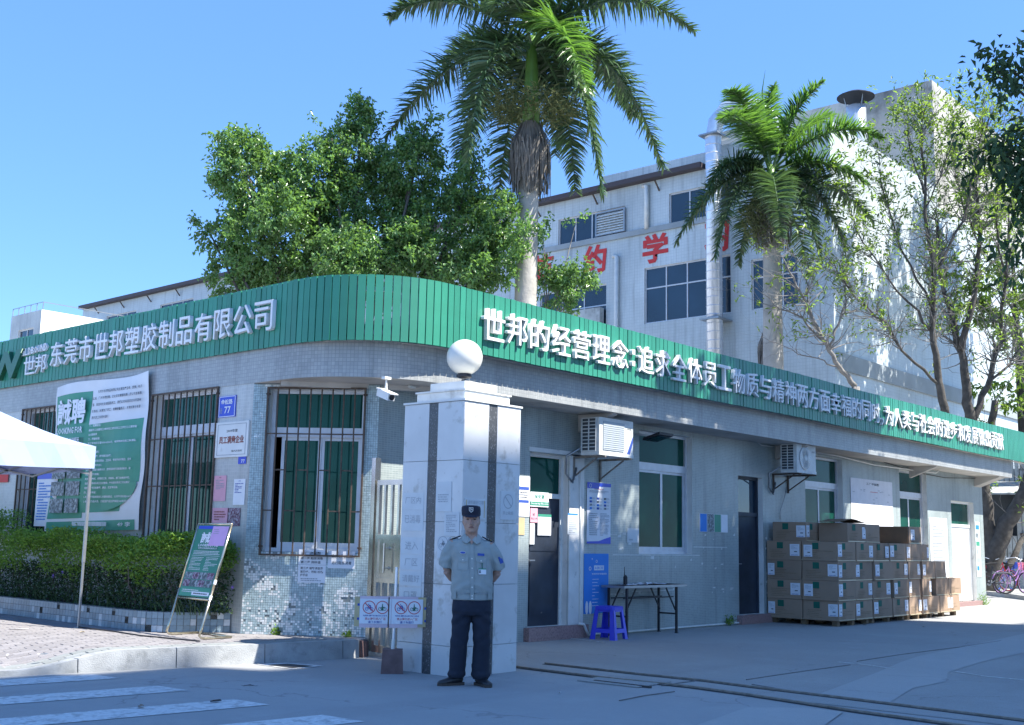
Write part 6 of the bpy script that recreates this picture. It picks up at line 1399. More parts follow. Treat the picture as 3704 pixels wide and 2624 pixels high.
# shoes
def shoe(c, yaw_, nm):
    c_, s_ = math.cos(yaw_), math.sin(yaw_)
    def tr(p): return (c[0] + p[0] * c_ - p[1] * s_, c[1] + p[0] * s_ + p[1] * c_, p[2])
    g = G(); rows = []
    path = [(0, .075, .045), (0, .055, .055), (0, .01, .058), (0, -.05, .045), (0, -.11, .036), (0, -.155, .030), (0, -.178, .024)]; rd_ = [(.030, .022), (.040, .034), (.043, .040), (.043, .034), (.047, .026), (.042, .020), (.018, .010)]
    g.tube([tr(p) for p in path], [(b, a) for a, b in rd_], 16, up=(0, 0, 1)); s1 = obj('shoe', g, M['shoe'], gd, smooth=True)
    g = G(); ol = [(.0, .10), (.03, .09), (.04, .05), (.036, -.01), (.045, -.08), (.046, -.12), (.036, -.16), (.0, -.188), (-.036, -.16), (-.046, -.12), (-.045, -.08), (-.036, -.01), (-.04, .05), (-.03, .09)]
    g.prism([tr((x, y, 0))[:2] for x, y in ol][::-1], .001, .026); obj('sole', g, M['sole'], s1)
    g = G()
    for k in range(3): a = tr((-.018, -.03 - k * .02, .083 - k * .008)); b = tr((.018, -.03 - k * .02, .083 - k * .008)); g.tube([a, b], .003, 5)
    obj('lace', g, M['hair'], s1)
shoe((-.125, .005, 0), math.radians(-62), 'a'); shoe((.125, -.01, 0), math.radians(28), 'b')
def sway(p): return (p[0] + .020 * math.sin(max(0, p[2] - .05) * 2.3) * (1 if p[2] < 1.36 else 1), p[1], p[2] - (.045 * p[0] * max(0, min(1, (p[2] - .95) / .3)) if p[2] < 1.45 else 0))
def sway_all(o):
    for ch in o.children:
        if ch.name.startswith('badge_lettering'): ch.matrix_local = Matrix.Translation(Vector(sway(ch.matrix_local.translation)) - ch.matrix_local.translation) @ ch.matrix_local
        elif ch.type == 'MESH':
            n = len(ch.data.vertices); co = np.zeros(n * 3); ch.data.vertices.foreach_get('co', co); co = co.reshape(-1, 3)
            k = np.where(co[:, 2] < 1.45, np.clip((co[:, 2] - .95) / .3, 0, 1), 0) * np.where(co[:, 2] > 1.38, (1.45 - co[:, 2]) / .07, 1)
            z2 = co[:, 2] - .045 * co[:, 0] * k; co[:, 0] += .020 * np.sin(np.maximum(0, co[:, 2] - .05) * 2.3); co[:, 2] = z2
            ch.data.vertices.foreach_set('co', co.ravel()); ch.data.update()
        sway_all(ch)
sway_all(gd)
gp = gz(1692, 2480); gd.location = (float(gp[0]), float(gp[1]), 0); gd.rotation_euler = (0, 0, math.atan2(-.73, .68)); gd.scale = (1.0, 1.0, 1.0)
GUARD = gd
# ================================================================== BICYCLES
def bicycle(label, x, y, rz, cm, basket=None, z0=.12, seatm='rubber'):
    t = thing('bicycle', label, 'bicycle', (0, 0, 0), 'bicycles parked behind the white door')
    g = G(); R_ = .32
    for cx in (-.52, .52):
        w = G(); w.lathe((cx, 0, R_), [(R_ - .03, -.016), (R_, -.012), (R_, .012), (R_ - .03, .016)], 28, axis=(0, 1, 0)); w.f = w.f[:-2]; w.m = w.m[:-2]; w.uv = w.uv[:-56]
        wh = obj('wheel', w, M['rubber'], t)
        w = G(); w.lathe((cx, 0, R_), [(R_ - .045, -.012), (R_ - .028, -.014), (R_ - .028, .014), (R_ - .045, .012)], 28, axis=(0, 1, 0)); w.f = w.f[:-2]; w.m = w.m[:-2]; w.uv = w.uv[:-56]; obj('rim', w, cm, wh)
        w = G()
        for k in range(14): a = k * math.pi / 7; w.bar((cx, 0, R_), (cx + (R_ - .03) * math.cos(a), 0, R_ + (R_ - .03) * math.sin(a)), .005)
        w.lathe((cx, -.04, R_), [(.025, 0), (.025, .08)], 8, axis=(0, 1, 0)); obj('spokes', w, M['greymetal'], wh)
        w = G(); pts = [(cx + (R_ + .03) * math.cos(a), 0, R_ + (R_ + .03) * math.sin(a)) for a in [math.pi * (.1 + .8 * i / 8) for i in range(9)]]; w.tube(pts, [(.006, .022)] * 9, 6); obj('mudguard', w, cm, t)
    g.tube([(-.52, .03, R_), (-.18, 0, .78)], .011, 6); g.tube([(-.52, 0, R_), (-.08, 0, .30)], .013, 6); g.tube([(-.08, 0, .28), (-.19, 0, .80)], .016, 6); g.tube([(-.08, 0, .30), (.15, 0, .40), (.36, 0, .78)], .018, 6); g.tube([(-.13, 0, .48), (.10, 0, .54), (.34, 0, .86)], .014, 6); g.tube([(.52, 0, R_), (.46, 0, .5), (.36, 0, .82), (.32, 0, .95)], .015, 6)
    obj('frame', g, cm, t)
    g = G(); g.tube([(.32, 0, .93), (.30, 0, 1.0), (.22, .10, 1.06), (.10, .24, 1.03), (.0, .26, 1.0)], .011, 6); g.tube([(.30, 0, 1.0), (.22, -.10, 1.06), (.10, -.24, 1.03), (.0, -.26, 1.0)], .011, 6); obj('handlebar', g, M['galv'], t)
    g = G(); g.tube([(.03, 0, .0 + .86), (-.12, 0, .87), (-.30, 0, .88)], [(.02, .03), (.035, .06), (.03, .11)], 10, up=(0, 0, 1)); obj('saddle', g, M[seatm], t)
    g = G(); g.bar((-.2, -.1, .6), (-.72, -.1, .62), .02); g.bar((-.2, .1, .6), (-.72, .1, .62), .02); g.bar((-.5, -.1, .61), (-.5, .1, .61), .02); g.bar((-.68, -.1, .61), (-.68, .1, .61), .02); obj('rack', g, M['greymetal'], t)
    if basket:
        g = G(); 
        for k in range(5):
            z = .70 + .05 * k; e = .11 + .01 * k; pts = [(.42 - e * .4, -e, z), (.42 + e * 1.5, -e, z), (.42 + e * 1.5, e, z), (.42 - e * .4, e, z), (.42 - e * .4, -e, z)]
            for a, b in zip(pts, pts[1:]): g.bar(a, b, .012)
        for k in range(9):
            g.bar((.38 + .2 * k / 8, -.11, .70), (.38 + .22 * k / 8, -.15, .90), .012); g.bar((.38 + .2 * k / 8, .11, .70), (.38 + .22 * k / 8, .15, .90), .012)
        for k in range(6): g.bar((.58, -.11 + .22 * k / 5, .70), (.64, -.15 + .3 * k / 5, .90), .014)
        obj('basket', g, basket, t)
    g = G(); g.lathe((-.08, -.06, .30), [(.07, 0), (.07, .01)], 12, axis=(0, 1, 0)); g.bar((-.08, -.07, .30), (.06, -.07, .22), .015); g.bar((-.08, .05, .30), (-.22, .05, .38), .015); g.bar((.03, -.11, .22), (.09, -.05, .22), .02); obj('crank', g, M['greymetal'], t)
    t.location = (x, y, z0); t.rotation_euler = (math.radians(4), 0, rz)
    return t
lil = mat('lilac_bike_paint', (.42, .22, .50), .35); pnk = mat('pink_plastic', (.65, .20, .28), .5); blk_ = mat('black_bike_paint', (.03, .03, .04), .4); redp = mat('red_bike_paint', (.45, .03, .05), .35); blup = mat('blue_bike_paint', (.03, .08, .5), .4)
def bp_(px_, py_): p = gz(px_, py_, .12); return float(p[0]), float(p[1])
ang0 = math.atan2(-.755, .655) + .45
bx, by = bp_(3655, 2148)
bicycle('lilac bicycle with a pink front basket, nearest in the row behind the white door', bx + .2, by, ang0, lil, pnk)
bicycle('black bicycle with a pale mudguard behind the lilac one', bx - .9, by + .35, ang0 + 2.7, blk_, None)
bicycle('red bicycle in the middle of the row behind the lilac one', bx + 1.4, by + 1.0, ang0 - .4, redp, None)
bicycle('blue bicycle farthest back in the row', bx + 2.6, by + 1.0, ang0 + .3, blup, mat('blue_basket', (.02, .06, .4), .5))
# kerb and raised strip under the bicycles
kb2 = bpy.data.objects.new('kerb', None); link(kb2); kb2['kind'] = 'structure'
ka = np.array(gz(3500, 2146, 0)); kb_ = np.array(gz(3560, 2153, 0)); kc = np.array(gz(3900, 2196, 0)); d = kc - kb_; Ln = np.linalg.norm(d); d = d / Ln; nn = np.array([-d[1], d[0], 0]);
if nn[0] < 0: nn = -nn
n = int((Ln + 3) / .95)
for i in range(n):
    a = kb_ + d * (i * .95 - 3); b = a + d * .93; g = G()
    A, B, C, D = a, b, b + nn * .14, a + nn * .14
    if (np.cross(B - A, D - A)[2] < 0): A, B, C, D = B, A, D, C
    g.hexa([(p[0], p[1], 0) for p in (A, B, C, D)] + [(p[0], p[1], .125 + random.uniform(-.01, .01)) for p in (A, B, C, D)]); obj('kerb_stone', g, M['concrete'], kb2)
g = G(); A, B = kb_ - d * 3 + nn * .14, kc + nn * .14; C, D = B + nn * 30, A + nn * 30; P4 = [(p[0], p[1], .115) for p in (A, B, C, D)]
if np.cross(B - A, D - A)[2] < 0: P4 = P4[::-1]
g.face(P4); struct('bicycle_verge', g, M['asphalt'])
# shed behind the bicycles
shd = thing('bicycle_shed', 'weathered corrugated sheet shed with a dark opening behind the bicycles', 'shed', (42, 13, 0))
Ps = Pl(40.5, 18.5, .35, -.93)
g = G()
for k in range(110):
    s_ = k * .17; 
    if 2.2 < s_ < 5.6: zr_ = ((0, 1.9), (3.5, 4.6))
    else: zr_ = ((0, 4.6),)
    for z0, z1 in zr_: g.pbox(Ps, s_, s_ + .15, -.02, .03 * (k % 2), z0, z1)
obj('sheet_wall', g, M['sheetwall'], shd, kind='stuff')
g = G(); g.pbox(Ps, 0, 19, -.6, -.5, 0, 4.3); obj('dark_inside', g, M['ink'], shd)  # near-black sheet gives the shed opening its shade by colour
g = G(); g.hexa([Ps.pt(1.8, 1.3, 3.3), Ps.pt(6.2, 1.3, 3.3), Ps.pt(6.2, 0.04, 3.75), Ps.pt(1.8, 0.04, 3.75), Ps.pt(1.8, 1.3, 3.36), Ps.pt(6.2, 1.3, 3.36), Ps.pt(6.2, 0.04, 3.81), Ps.pt(1.8, 0.04, 3.81)]); obj('awning', g, M['sheetwall'], shd)
for z in (1.0, 1.9): g = G(); g.pbox(Ps, 5.7, 12, .05, .12, z, z + .1); obj('rail', g, M['rust'], shd)
g = G(); c = Ps.pt(3.6, .1, 2.35); g.sphere(c, (.9, .5, .75), 16, 10); one('blue_tarpaulin', 'rounded pale blue tarpaulin bundle in the dark shed opening', 'tarpaulin', g, mat('tarpaulin', (.30, .48, .70), .5, var=.1, vs=4, bump=.6, bs=6), smooth=True)
# ================================================================== VEGETATION
def leaf_mesh(name, P, D, N, L, W, m, tint=None, fold=.35, extra=None):
    """P base points, D directions, N normals, L lengths, W widths: every leaf a folded diamond"""
    n = len(P); D = D / np.linalg.norm(D, axis=1)[:, None]; S = np.cross(D, N); S /= (np.linalg.norm(S, axis=1)[:, None] + 1e-9); U = np.cross(S, D)
    L = np.broadcast_to(L, n)[:, None]; W = np.broadcast_to(W, n)[:, None]
    tip = P + D * L - U * L * .18; mid = P + D * L * .5
    a = mid + S * W * .5 + U * W * fold; b = mid - S * W * .5 + U * W * fold
    V = np.stack([P, a, tip, b], 1).reshape(-1, 3); F = np.arange(4 * n).reshape(-1, 4)
    me = bpy.data.meshes.new(name)
    me.vertices.add(4 * n); me.vertices.foreach_set('co', V.ravel())
    # two triangles each so that the fold shows
    T_ = np.concatenate([F[:, [0, 1, 2]], F[:, [0, 2, 3]]], 0); nt = len(T_)
    me.loops.add(nt * 3); me.loops.foreach_set('vertex_index', T_.ravel().astype(np.int32)); me.polygons.add(nt)
    me.polygons.foreach_set('loop_start', (np.arange(nt) * 3).astype(np.int32)); me.update(calc_edges=True)
    t = RNG.random(n) if tint is None else tint
    at_ = me.attributes.new('tint', 'FLOAT', 'POINT'); at_.data.foreach_set('value', np.repeat(t, 4).astype(np.float32))
    me.materials.append(m); return me
def lobj(name, me, parent, **kw):
    o = bpy.data.objects.new(name, me); off = wloc(parent)
    if parent is not None: me.transform(Matrix.Translation(-off))
    link(o, parent)
    for k, v in kw.items(): o[k] = v
    return o
def unit(v): return v / (np.linalg.norm(v, axis=-1, keepdims=True) + 1e-9)
# ---------- broad-leaved tree behind the fascia: blobs read off the photograph, standing at their own depths
def crown(root, blobs, n_tw, leaves_per, L, W, m, seed, up=.25, inner=.55, droop=.5):
    rg = np.random.default_rng(seed); Ps, Ds, Ns, Ts = [], [], [], []
    vol = np.array([b[1] * b[2] * b[3] for b in blobs]) ** .75; pr = vol / vol.sum()
    for k in range(n_tw):
        c, rx, ry, rz = blobs[rg.choice(len(blobs), p=pr)]
        d = unit(rg.normal(size=3)); r = inner + (1 - inner) * rg.random() ** .6
        base = np.array(c) + d * np.array([rx, ry, rz]) * r * .86
        tw = unit(d * .8 + np.array([0, 0, up]) + rg.normal(size=3) * .45); ln = rg.uniform(.18, .42)
        m_ = leaves_per; u = rg.random(m_); p = base + tw * (u * ln)[:, None] + rg.normal(size=(m_, 3)) * .045
        dd = unit(tw * .5 + rg.normal(size=(m_, 3)) * .9 + np.array([0, 0, -droop])); nn = unit(np.array([0, 0, 1]) + rg.normal(size=(m_, 3)) * .55)
        Ps.append(p); Ds.append(dd); Ns.append(nn); Ts.append(np.clip(rg.random() * .5 + rg.random(m_) * .5, 0, 1))
    P = np.concatenate(Ps); D = np.concatenate(Ds); N_ = np.concatenate(Ns); Tt = np.concatenate(Ts); n = len(P)
    return leaf_mesh('crown', P, D, N_, rg.uniform(L * .7, L * 1.2, n), rg.uniform(W * .8, W * 1.2, n), m, Tt)
def B(px_, py_, k, rpx, rpy=None, dep=None):     # a blob: centre pixel, depth, radius in pixels
    c = at(px_, py_, k); s_ = k / FPX; r_ = rpx * s_; return (tuple(c), r_, dep or r_, (rpy or rpx) * s_)
def limb(g, pts, r0, r1, n=8):
    k = len(pts); g.tube(pts, [r0 + (r1 - r0) * i / (k - 1) for i in range(k)], n)
K = 24.5
ft = thing('broadleaf_tree', 'dense glossy leaved tree rising behind the rounded green fascia corner', 'tree', (15.5, 18.0, 0))
bl = [B(1010, 860, K, 215, 190, 1.3), B(1330, 800, K + .8, 230, 210, 1.4), B(1620, 860, K, 210, 190, 1.3), B(900, 640, K, 130, 110), B(870, 545, K, 75, 60), B(840, 510, K, 45, 40), B(1130, 640, K, 130, 110), B(1280, 560, K + .5, 120, 120), B(1310, 440, K + .5, 62, 62), B(1200, 500, K, 60, 50), B(1310, 385, K + .5, 32, 28),
      B(1500, 600, K, 110, 110), B(1535, 500, K, 52, 68), B(1545, 435, K, 24, 32), B(1690, 680, K - .3, 75, 95), B(1725, 590, K - .3, 34, 45), B(1810, 790, K - 1, 75, 80), B(1780, 930, K - 1, 105, 100), B(800, 850, K, 62, 50), B(745, 815, K, 34, 26), B(850, 1000, K, 95, 70), B(1100, 1010, K, 160, 70), B(1420, 1010, K, 180, 80), B(1905, 850, K - 1.5, 40, 34), B(1260, 930, K - 1.2, 110, 110), B(1480, 900, K - 1.2, 95, 90), B(1010, 780, K - 1.2, 90, 70), B(1680, 1010, K - 1.2, 95, 60)]
lobj('crown', crown(ft, bl, 3100, 27, .105, .052, M['leaf_tree'], 21), ft)
g = G(); base = Vector((15.5, 18.0, 0)); fk = Vector((15.4, 18.0, 3.4)); limb(g, [base, Vector((15.45, 18.02, 1.8)), fk], .24, .19)
for b in bl[:22]: c = Vector(b[0]); mid = fk.lerp(c, .55) + Vector((random.uniform(-.3, .3), random.uniform(-.3, .3), -.2)); limb(g, [fk, mid, c], .07, .014, 6)
obj('trunk', g, M['bark'], ft, smooth=True)
f2 = thing('broadleaf_shrub', 'small leafy branch clump beside the big palm trunk, in front of the red characters', 'tree', (19.9, 16.2, 0))
K2 = 24.0
bl2 = [B(2085, 800, K2, 26, 24), B(1965, 850, K2, 22, 22), B(1960, 980, K2, 22, 20), B(2070, 1000, K2, 60, 30), B(2110, 1010, K2, 40, 24), B(2040, 1060, K2, 60, 36), B(1985, 1010, K2, 40, 30), B(2040, 1100, K2, 45, 25)]
lobj('crown', crown(f2, bl2, 130, 22, .10, .05, M['leaf_tree'], 22), f2)
g = G(); b0 = Vector(at(1985, 1180, K2)); limb(g, [Vector((b0.x, b0.y, 0)), b0], .05, .035)
for b in bl2: c = Vector(b[0]); limb(g, [b0, b0.lerp(c, .5) + Vector((0, 0, -.06)), c], .022, .006, 5)
obj('trunk', g, M['bark_pale'], f2, smooth=True)
# ---------- palms
def frond(root, base, ctrl, tip, Lm, m, seed, n=115, droop=.5, dead=False, plume=.35, flat=0.0):
    rg = np.random.default_rng(seed); b, c, t = (np.array(x, float) for x in (base, ctrl, tip))
    S = np.linspace(0, 1, n * 2); R_ = ((1 - S)[:, None] ** 2) * b + (2 * S * (1 - S))[:, None] * c + (S[:, None] ** 2) * t
    Tn = unit(2 * (1 - S)[:, None] * (c - b) + 2 * S[:, None] * (t - c))
    side = unit(np.cross(Tn, np.array([0, 0, 1.0]) + 1e-3)); upv = np.cross(side, Tn)
    V, F, T_ = [], [], []
    def strip(P0, d0, L, w, tint, dr):
        k = 4; p = P0.copy(); d = d0.copy(); i0 = len(V); sd = unit(np.cross(d, np.array([.1, .2, 1.0]) + rg.normal(size=3) * .5))
        for j in range(k):
            ww = w * (1, 1.0, .7, .0)[j] * .5
            V.extend([p + sd * ww, p - sd * ww]); T_.extend([tint, tint])
            d = unit(d + np.array([0, 0, -dr * (.18 + .32 * j)])); p = p + d * L / (k - 1)
        for j in range(k - 1): a = i0 + 2 * j; F.append((a, a + 1, a + 3, a + 2))
    for i in range(len(S)):
        s = S[i]
        if s < .14: continue
        f = math.sin(math.pi * min(1, (s - .05) / .95) ** .75) ** .55 * (1 - .35 * s)
        L = Lm * max(.25, f)
        for sg in (-1, 1):
            pl = rg.normal() * plume
            d0 = unit(Tn[i] * (.22 + .55 * s ** 3 + rg.normal() * .07) + side[i] * sg * 1.0 + upv[i] * (.25 + pl - flat))
            strip(R_[i], d0, L * rg.uniform(.85, 1.1), .042 * (1 if not dead else .4), np.clip(rg.random(), 0, 1), droop * rg.uniform(.6, 1.4))
    me = bpy.data.meshes.new('frond')
    # rachis
    i0 = len(V); nr = 5; idx = np.linspace(0, len(S) - 1, 14).astype(int)
    for q, i in enumerate(idx):
        r_ = .045 * (1 - .85 * S[i])
        for a in range(nr): th = 2 * math.pi * a / nr; V.append(R_[i] + side[i] * r_ * math.cos(th) + upv[i] * r_ * math.sin(th)); T_.append(.8)
    for q in range(len(idx) - 1):
        for a in range(nr): F.append((i0 + q * nr + a, i0 + q * nr + (a + 1) % nr, i0 + (q + 1) * nr + (a + 1) % nr, i0 + (q + 1) * nr + a))
    me.from_pydata([tuple(v) for v in V], [], F); a_ = me.attributes.new('tint', 'FLOAT', 'POINT'); a_.data.foreach_set('value', np.array(T_, np.float32)); me.materials.append(m)
    return lobj('frond', me, root)
def palm(name, label, base, top, k, r0, fr, Lm, zshaft, drp, mats=('leaf_palm', 'leaf_palm2')):
    t = thing('palm_tree', label, 'palm tree', (float(base[0]), float(base[1]), 0), None)
    g = G(); n = 26; B0 = Vector((base[0], base[1], 0)); T0 = Vector(top); Z0 = T0.z - zshaft
    pts, rr_ = [], []
    for i in range(n): u = i / (n - 1); p = B0.lerp(Vector((T0.x, T0.y, Z0)), u); pts.append((p.x, p.y, Z0 * u)); rr_.append(r0 * (1.12 - .30 * u + .10 * math.sin(u * 3.1)) * (1 + .012 * (i % 2)))
    g.tube(pts, rr_, 18); obj('trunk', g, M['palm_trunk'], t, smooth=True)
    g = G(); g.tube([(T0.x, T0.y, Z0 - .02), (T0.x, T0.y, Z0 + zshaft * .35), (T0.x, T0.y, Z0 + zshaft * .8), (T0.x, T0.y, T0.z + .1)], [r0 * .86, r0 * .72, r0 * .55, r0 * .35], 16); obj('crownshaft', g, M['crownshaft'], t, smooth=True)
    for i, (cp_, tp_, dk, mt) in enumerate(fr):
        c = at(*cp_, k + dk * .5); e = at(*tp_, k + dk)
        frond(t, (T0.x, T0.y, T0.z - random.uniform(0, .3)), c, e, Lm, M[mats[mt]], 100 + i + int(r0 * 1000), droop=drp if e[2] < T0.z else drp * .6)
    return t, Z0
kb1 = 24.6
T1 = at(1925, 150, kb1); b1 = gY(1890, 1100, T1[1])
F1 = [((1620, -90), (1410, 60), .3, 0), ((1640, 130), (1395, 500), .8, 0), ((1750, 40), (1690, 590), -1.6, 0), ((1720, 180), (1655, 660), 1.6, 0), ((2230, -130), (2510, 110), .4, 0), ((2230, 80), (2400, 610), .6, 0), ((2100, 90), (2180, 700), -1.0, 0), ((2060, 260), (2080, 690), 1.2, 0), ((1860, 260), (1800, 720), 1.9, 0), ((2010, -60), (2130, 330), -2.2, 1), ((1980, -300), (2060, -200), .4, 1), ((1800, -260), (1700, -160), .6, 1), ((2120, -220), (2330, -120), -.8, 1), ((1850, -120), (1790, 20), -1.6, 0), ((2050, 60), (2010, 560), 2.2, 0), ((1820, 100), (1600, 230), 2.0, 0), ((2190, 120), (2290, 420), 2.0, 0)]
p1, Z1 = palm('palm', 'tall royal palm with drooping grey green fronds and a thick smooth trunk', b1, T1, kb1, .23, F1, .98, 2.05, .42)
# flower stalks and the skirt of dead strands round the trunk head
def strands(root, name, c, z0, z1, r0, r1, n, m, seed, w=.012):
    rg = np.random.default_rng(seed); V, F, T_ = [], [], []
    for i in range(n):
        a = rg.uniform(0, 6.283); u = rg.random() ** .6; s0 = np.array([c[0] + r0 * math.cos(a), c[1] + r0 * math.sin(a), z0 + rg.uniform(-.15, .1)]); rr_ = r0 + (r1 - r0) * rg.uniform(.2, 1); L = (z1 - z0) * rg.uniform(.35, 1)
        a2 = a + rg.normal() * .25; e = np.array([c[0] + rr_ * math.cos(a2), c[1] + rr_ * math.sin(a2), z0 + L]); m_ = (s0 + e) / 2 + np.array([math.cos(a), math.sin(a), 0]) * (r1 - r0) * .5
        sd = np.array([-math.sin(a), math.cos(a), 0]) * w; i0 = len(V)
        for p in (s0, m_, e): V += [p + sd, p - sd]; T_ += [rg.random()] * 2
        F += [(i0, i0 + 1, i0 + 3, i0 + 2), (i0 + 2, i0 + 3, i0 + 5, i0 + 4)]
    me = bpy.data.meshes.new(name); me.from_pydata([tuple(v) for v in V], [], F); a_ = me.attributes.new('tint', 'FLOAT', 'POINT'); a_.data.foreach_set('value', np.array(T_, np.float32)); me.materials.append(m); return lobj(name, me, root)
M['dead'] = leafmat('dead_strands', (.17, .155, .14), .9, .1, .35)
strands(p1, 'dead_flower_skirt', T1, Z1 + .1, Z1 - 1.45, .22, .46, 620, M['dead'], 5)
def wisps(root, c, rx, rz, n, seed, L=.20):
    rg = np.random.default_rng(seed); d = unit(rg.normal(size=(n, 3))); P = np.array(c) + d * np.array([rx, rx, rz]) * rg.random((n, 1)) ** .5
    D = unit(d * np.array([1, 1, .3]) + rg.normal(size=(n, 3)) * .8 + np.array([0, 0, -.3])); lobj('flower_stalks', leaf_mesh('flower_stalks', P, D, unit(rg.normal(size=(n, 3))), rg.uniform(L * .5, L * 1.3, n), .022, M['seed']), root)
wisps(p1, (T1[0], T1[1], Z1 + .55), 1.0, .42, 1500, 61)
kb2_ = 33.2
T2 = at(2788, 610, kb2_); b2 = gY(2795, 1330, T2[1])
F2 = [((2690, 330), (2640, 330), -1.5, 1), ((2700, 380), (2612, 430), -2.2, 1), ((2860, 380), (2975, 300), -.2, 1), ((3010, 400), (3190, 500), -.6, 1), ((2640, 510), (2560, 690), -.6, 0), ((2590, 600), (2445, 880), .2, 0), ((2650, 610), (2588, 930), -1.2, 0), ((2720, 640), (2670, 960), 1.0, 0), ((2800, 600), (2828, 860), -2.8, 0), ((2900, 640), (2965, 930), -1.4, 0), ((2960, 600), (3060, 900), -.4, 0), ((3000, 620), (3160, 800), .6, 0), ((2980, 540), (3130, 660), -1.0, 1), ((2740, 430), (2800, 310), 1.5, 1), ((2900, 430), (3010, 420), 1.8, 1), ((2860, 700), (2930, 1000), 1.6, 0)]
p2, Z2 = palm('palm', 'shorter palm with bright green fronds before the factory wall', b2, T2, kb2_, .27, F2, .95, 1.0, .34)
wisps(p2, (T2[0] - .5, T2[1] + .1, Z2 - .7), .5, .8, 1100, 62)
strands(p2, 'dead_flower_skirt', T2, Z2 - .1, Z2 - 1.5, .25, .6, 400, M['dead'], 9)
g = G(); g.tube([(T2[0], T2[1], T2[2]), at(2765, 420, kb2_), at(2757, 330, kb2_), at(2768, 255, kb2_)], [.05, .035, .02, .004], 6); obj('spear_leaf', g, M['crownshaft'], p2)
g = G(); q = at(2775, 1300, kb2_ - .4)
strands(p2, 'hanging_dead_leaf', q, q[2] + .9, q[2] - 1.2, .06, .3, 160, M['dead'], 10, .03)
# ---------- sparse trees on the right: main limbs follow the photograph, twigs grow from them
def sparse(label, k, limbs, seed, m, ntw, lv, base_r=.16, leafL=.17, leafW=.05, zmin=None, bark='bark', leaf_from=.0, name='sparse_tree', root=None):
    rg = np.random.default_rng(seed); p0 = at(*limbs[0], k)
    t = thing(name, label, 'tree', (float(p0[0]), float(p0[1]), 0))
    g = G(); tips = []
    g.tube([(p0[0], p0[1], 0), tuple(p0)], [base_r * 1.1, base_r], 10)
    def px3(pts, dk): return [Vector(at(x, y, k + dk * i / max(1, len(pts) - 1))) for i, (x, y) in enumerate(pts)]
    for L_ in limbs[1:]:
        pts, r0, r1, dk = L_; r0 *= .8; r1 *= .7; P3 = px3(pts, dk); P3[0] = P3[0] if r0 < base_r * .9 else P3[0]
        nn_ = len(P3); Q = []
        for a, b in zip(P3, P3[1:]):
            for j in range(4): Q.append(a.lerp(b, j / 4) + Vector(rg.normal(size=3) * .03))
        Q.append(P3[-1]); kk = len(Q); g.tube(Q, [r0 + (r1 - r0) * i / (kk - 1) for i in range(kk)], 7)
        for i in range(kk // 3, kk): tips.append((Q[i], (Q[min(i + 1, kk - 1)] - Q[max(i - 1, 0)]).normalized(), r0 + (r1 - r0) * i / (kk - 1)))
    ends = []
    obj('trunk', g, M[bark], t, smooth=True); g = G()
    for q in range(ntw):
        p, d, r_ = tips[rg.integers(len(tips))]; cur = Vector(p); dr = (d * .9 + Vector(rg.normal(size=3) * .75) + Vector((0, 0, .25))).normalized(); pts = [cur.copy()]; n_ = 4; ln = rg.uniform(.5, 1.7)
        for j in range(n_): cur = cur + dr * ln / n_; dr = (dr + Vector(rg.normal(size=3) * .28) + Vector((0, 0, .06))).normalized(); pts.append(cur.copy()); ends.append((cur.copy(), dr.copy()))
        r2 = min(.02, r_ * .5); g.tube(pts, [r2 * (1 - .8 * i / n_) for i in range(n_ + 1)], 4, cap=False)
        for j in (2, 3):
            d2 = (dr + Vector(rg.normal(size=3) * .9)).normalized(); e = pts[j] + d2 * rg.uniform(.25, .7); m2 = pts[j].lerp(e, .5) + Vector(rg.normal(size=3) * .04); g.tube([pts[j], m2, e], [r2 * .4, r2 * .3, r2 * .12], 3, cap=False); ends.append((e, d2))
    obj('twigs', g, M['bark_pale'], t)
    Ps, Ds, Ns = [], [], []
    zs = [e[0].z for e in ends]; zl, zh = min(zs), max(zs)
    for p, d in ends:
        if rg.random() > lv * (.25 + 1.15 * (p.z - zl) / (zh - zl)): continue
        m_ = rg.integers(4, 9); ps = np.array(p) + rg.normal(size=(m_, 3)) * .06; Ps.append(ps); Ds.append(unit(np.array(d) * .6 + rg.normal(size=(m_, 3)) * .8 + np.array([0, 0, -.2]))); Ns.append(unit(np.array([0, 0, 1.]) + rg.normal(size=(m_, 3)) * .5))
    if Ps:
        P = np.concatenate(Ps); D = np.concatenate(Ds); N_ = np.concatenate(Ns); lobj('foliage', leaf_mesh('foliage', P, D, N_, rg.uniform(leafL * .6, leafL * 1.2, len(P)), leafW, m), t)
    return t
sparse('thin half bare tree with upright limbs before the corner of the factory', 31.5, [(3095, 1400),
    ([(3095, 1400), (3040, 1330), (2985, 1240), (2930, 1130), (2880, 1030), (2830, 930)], .10, .025, -.5), ([(2985, 1240), (2900, 1150), (2830, 1120), (2730, 1040)], .045, .012, .4), ([(3000, 1270), (3030, 1180), (3060, 1110), (3060, 1000), (3040, 900)], .05, .012, .5), ([(2930, 1130), (2925, 1040), (2890, 960), (2840, 880)], .03, .01, .2), ([(3040, 1330), (2960, 1300), (2860, 1270), (2760, 1220)], .03, .008, -.4)], 31, M['leaf_light'], 150, .16, .11, bark='bark_pale')
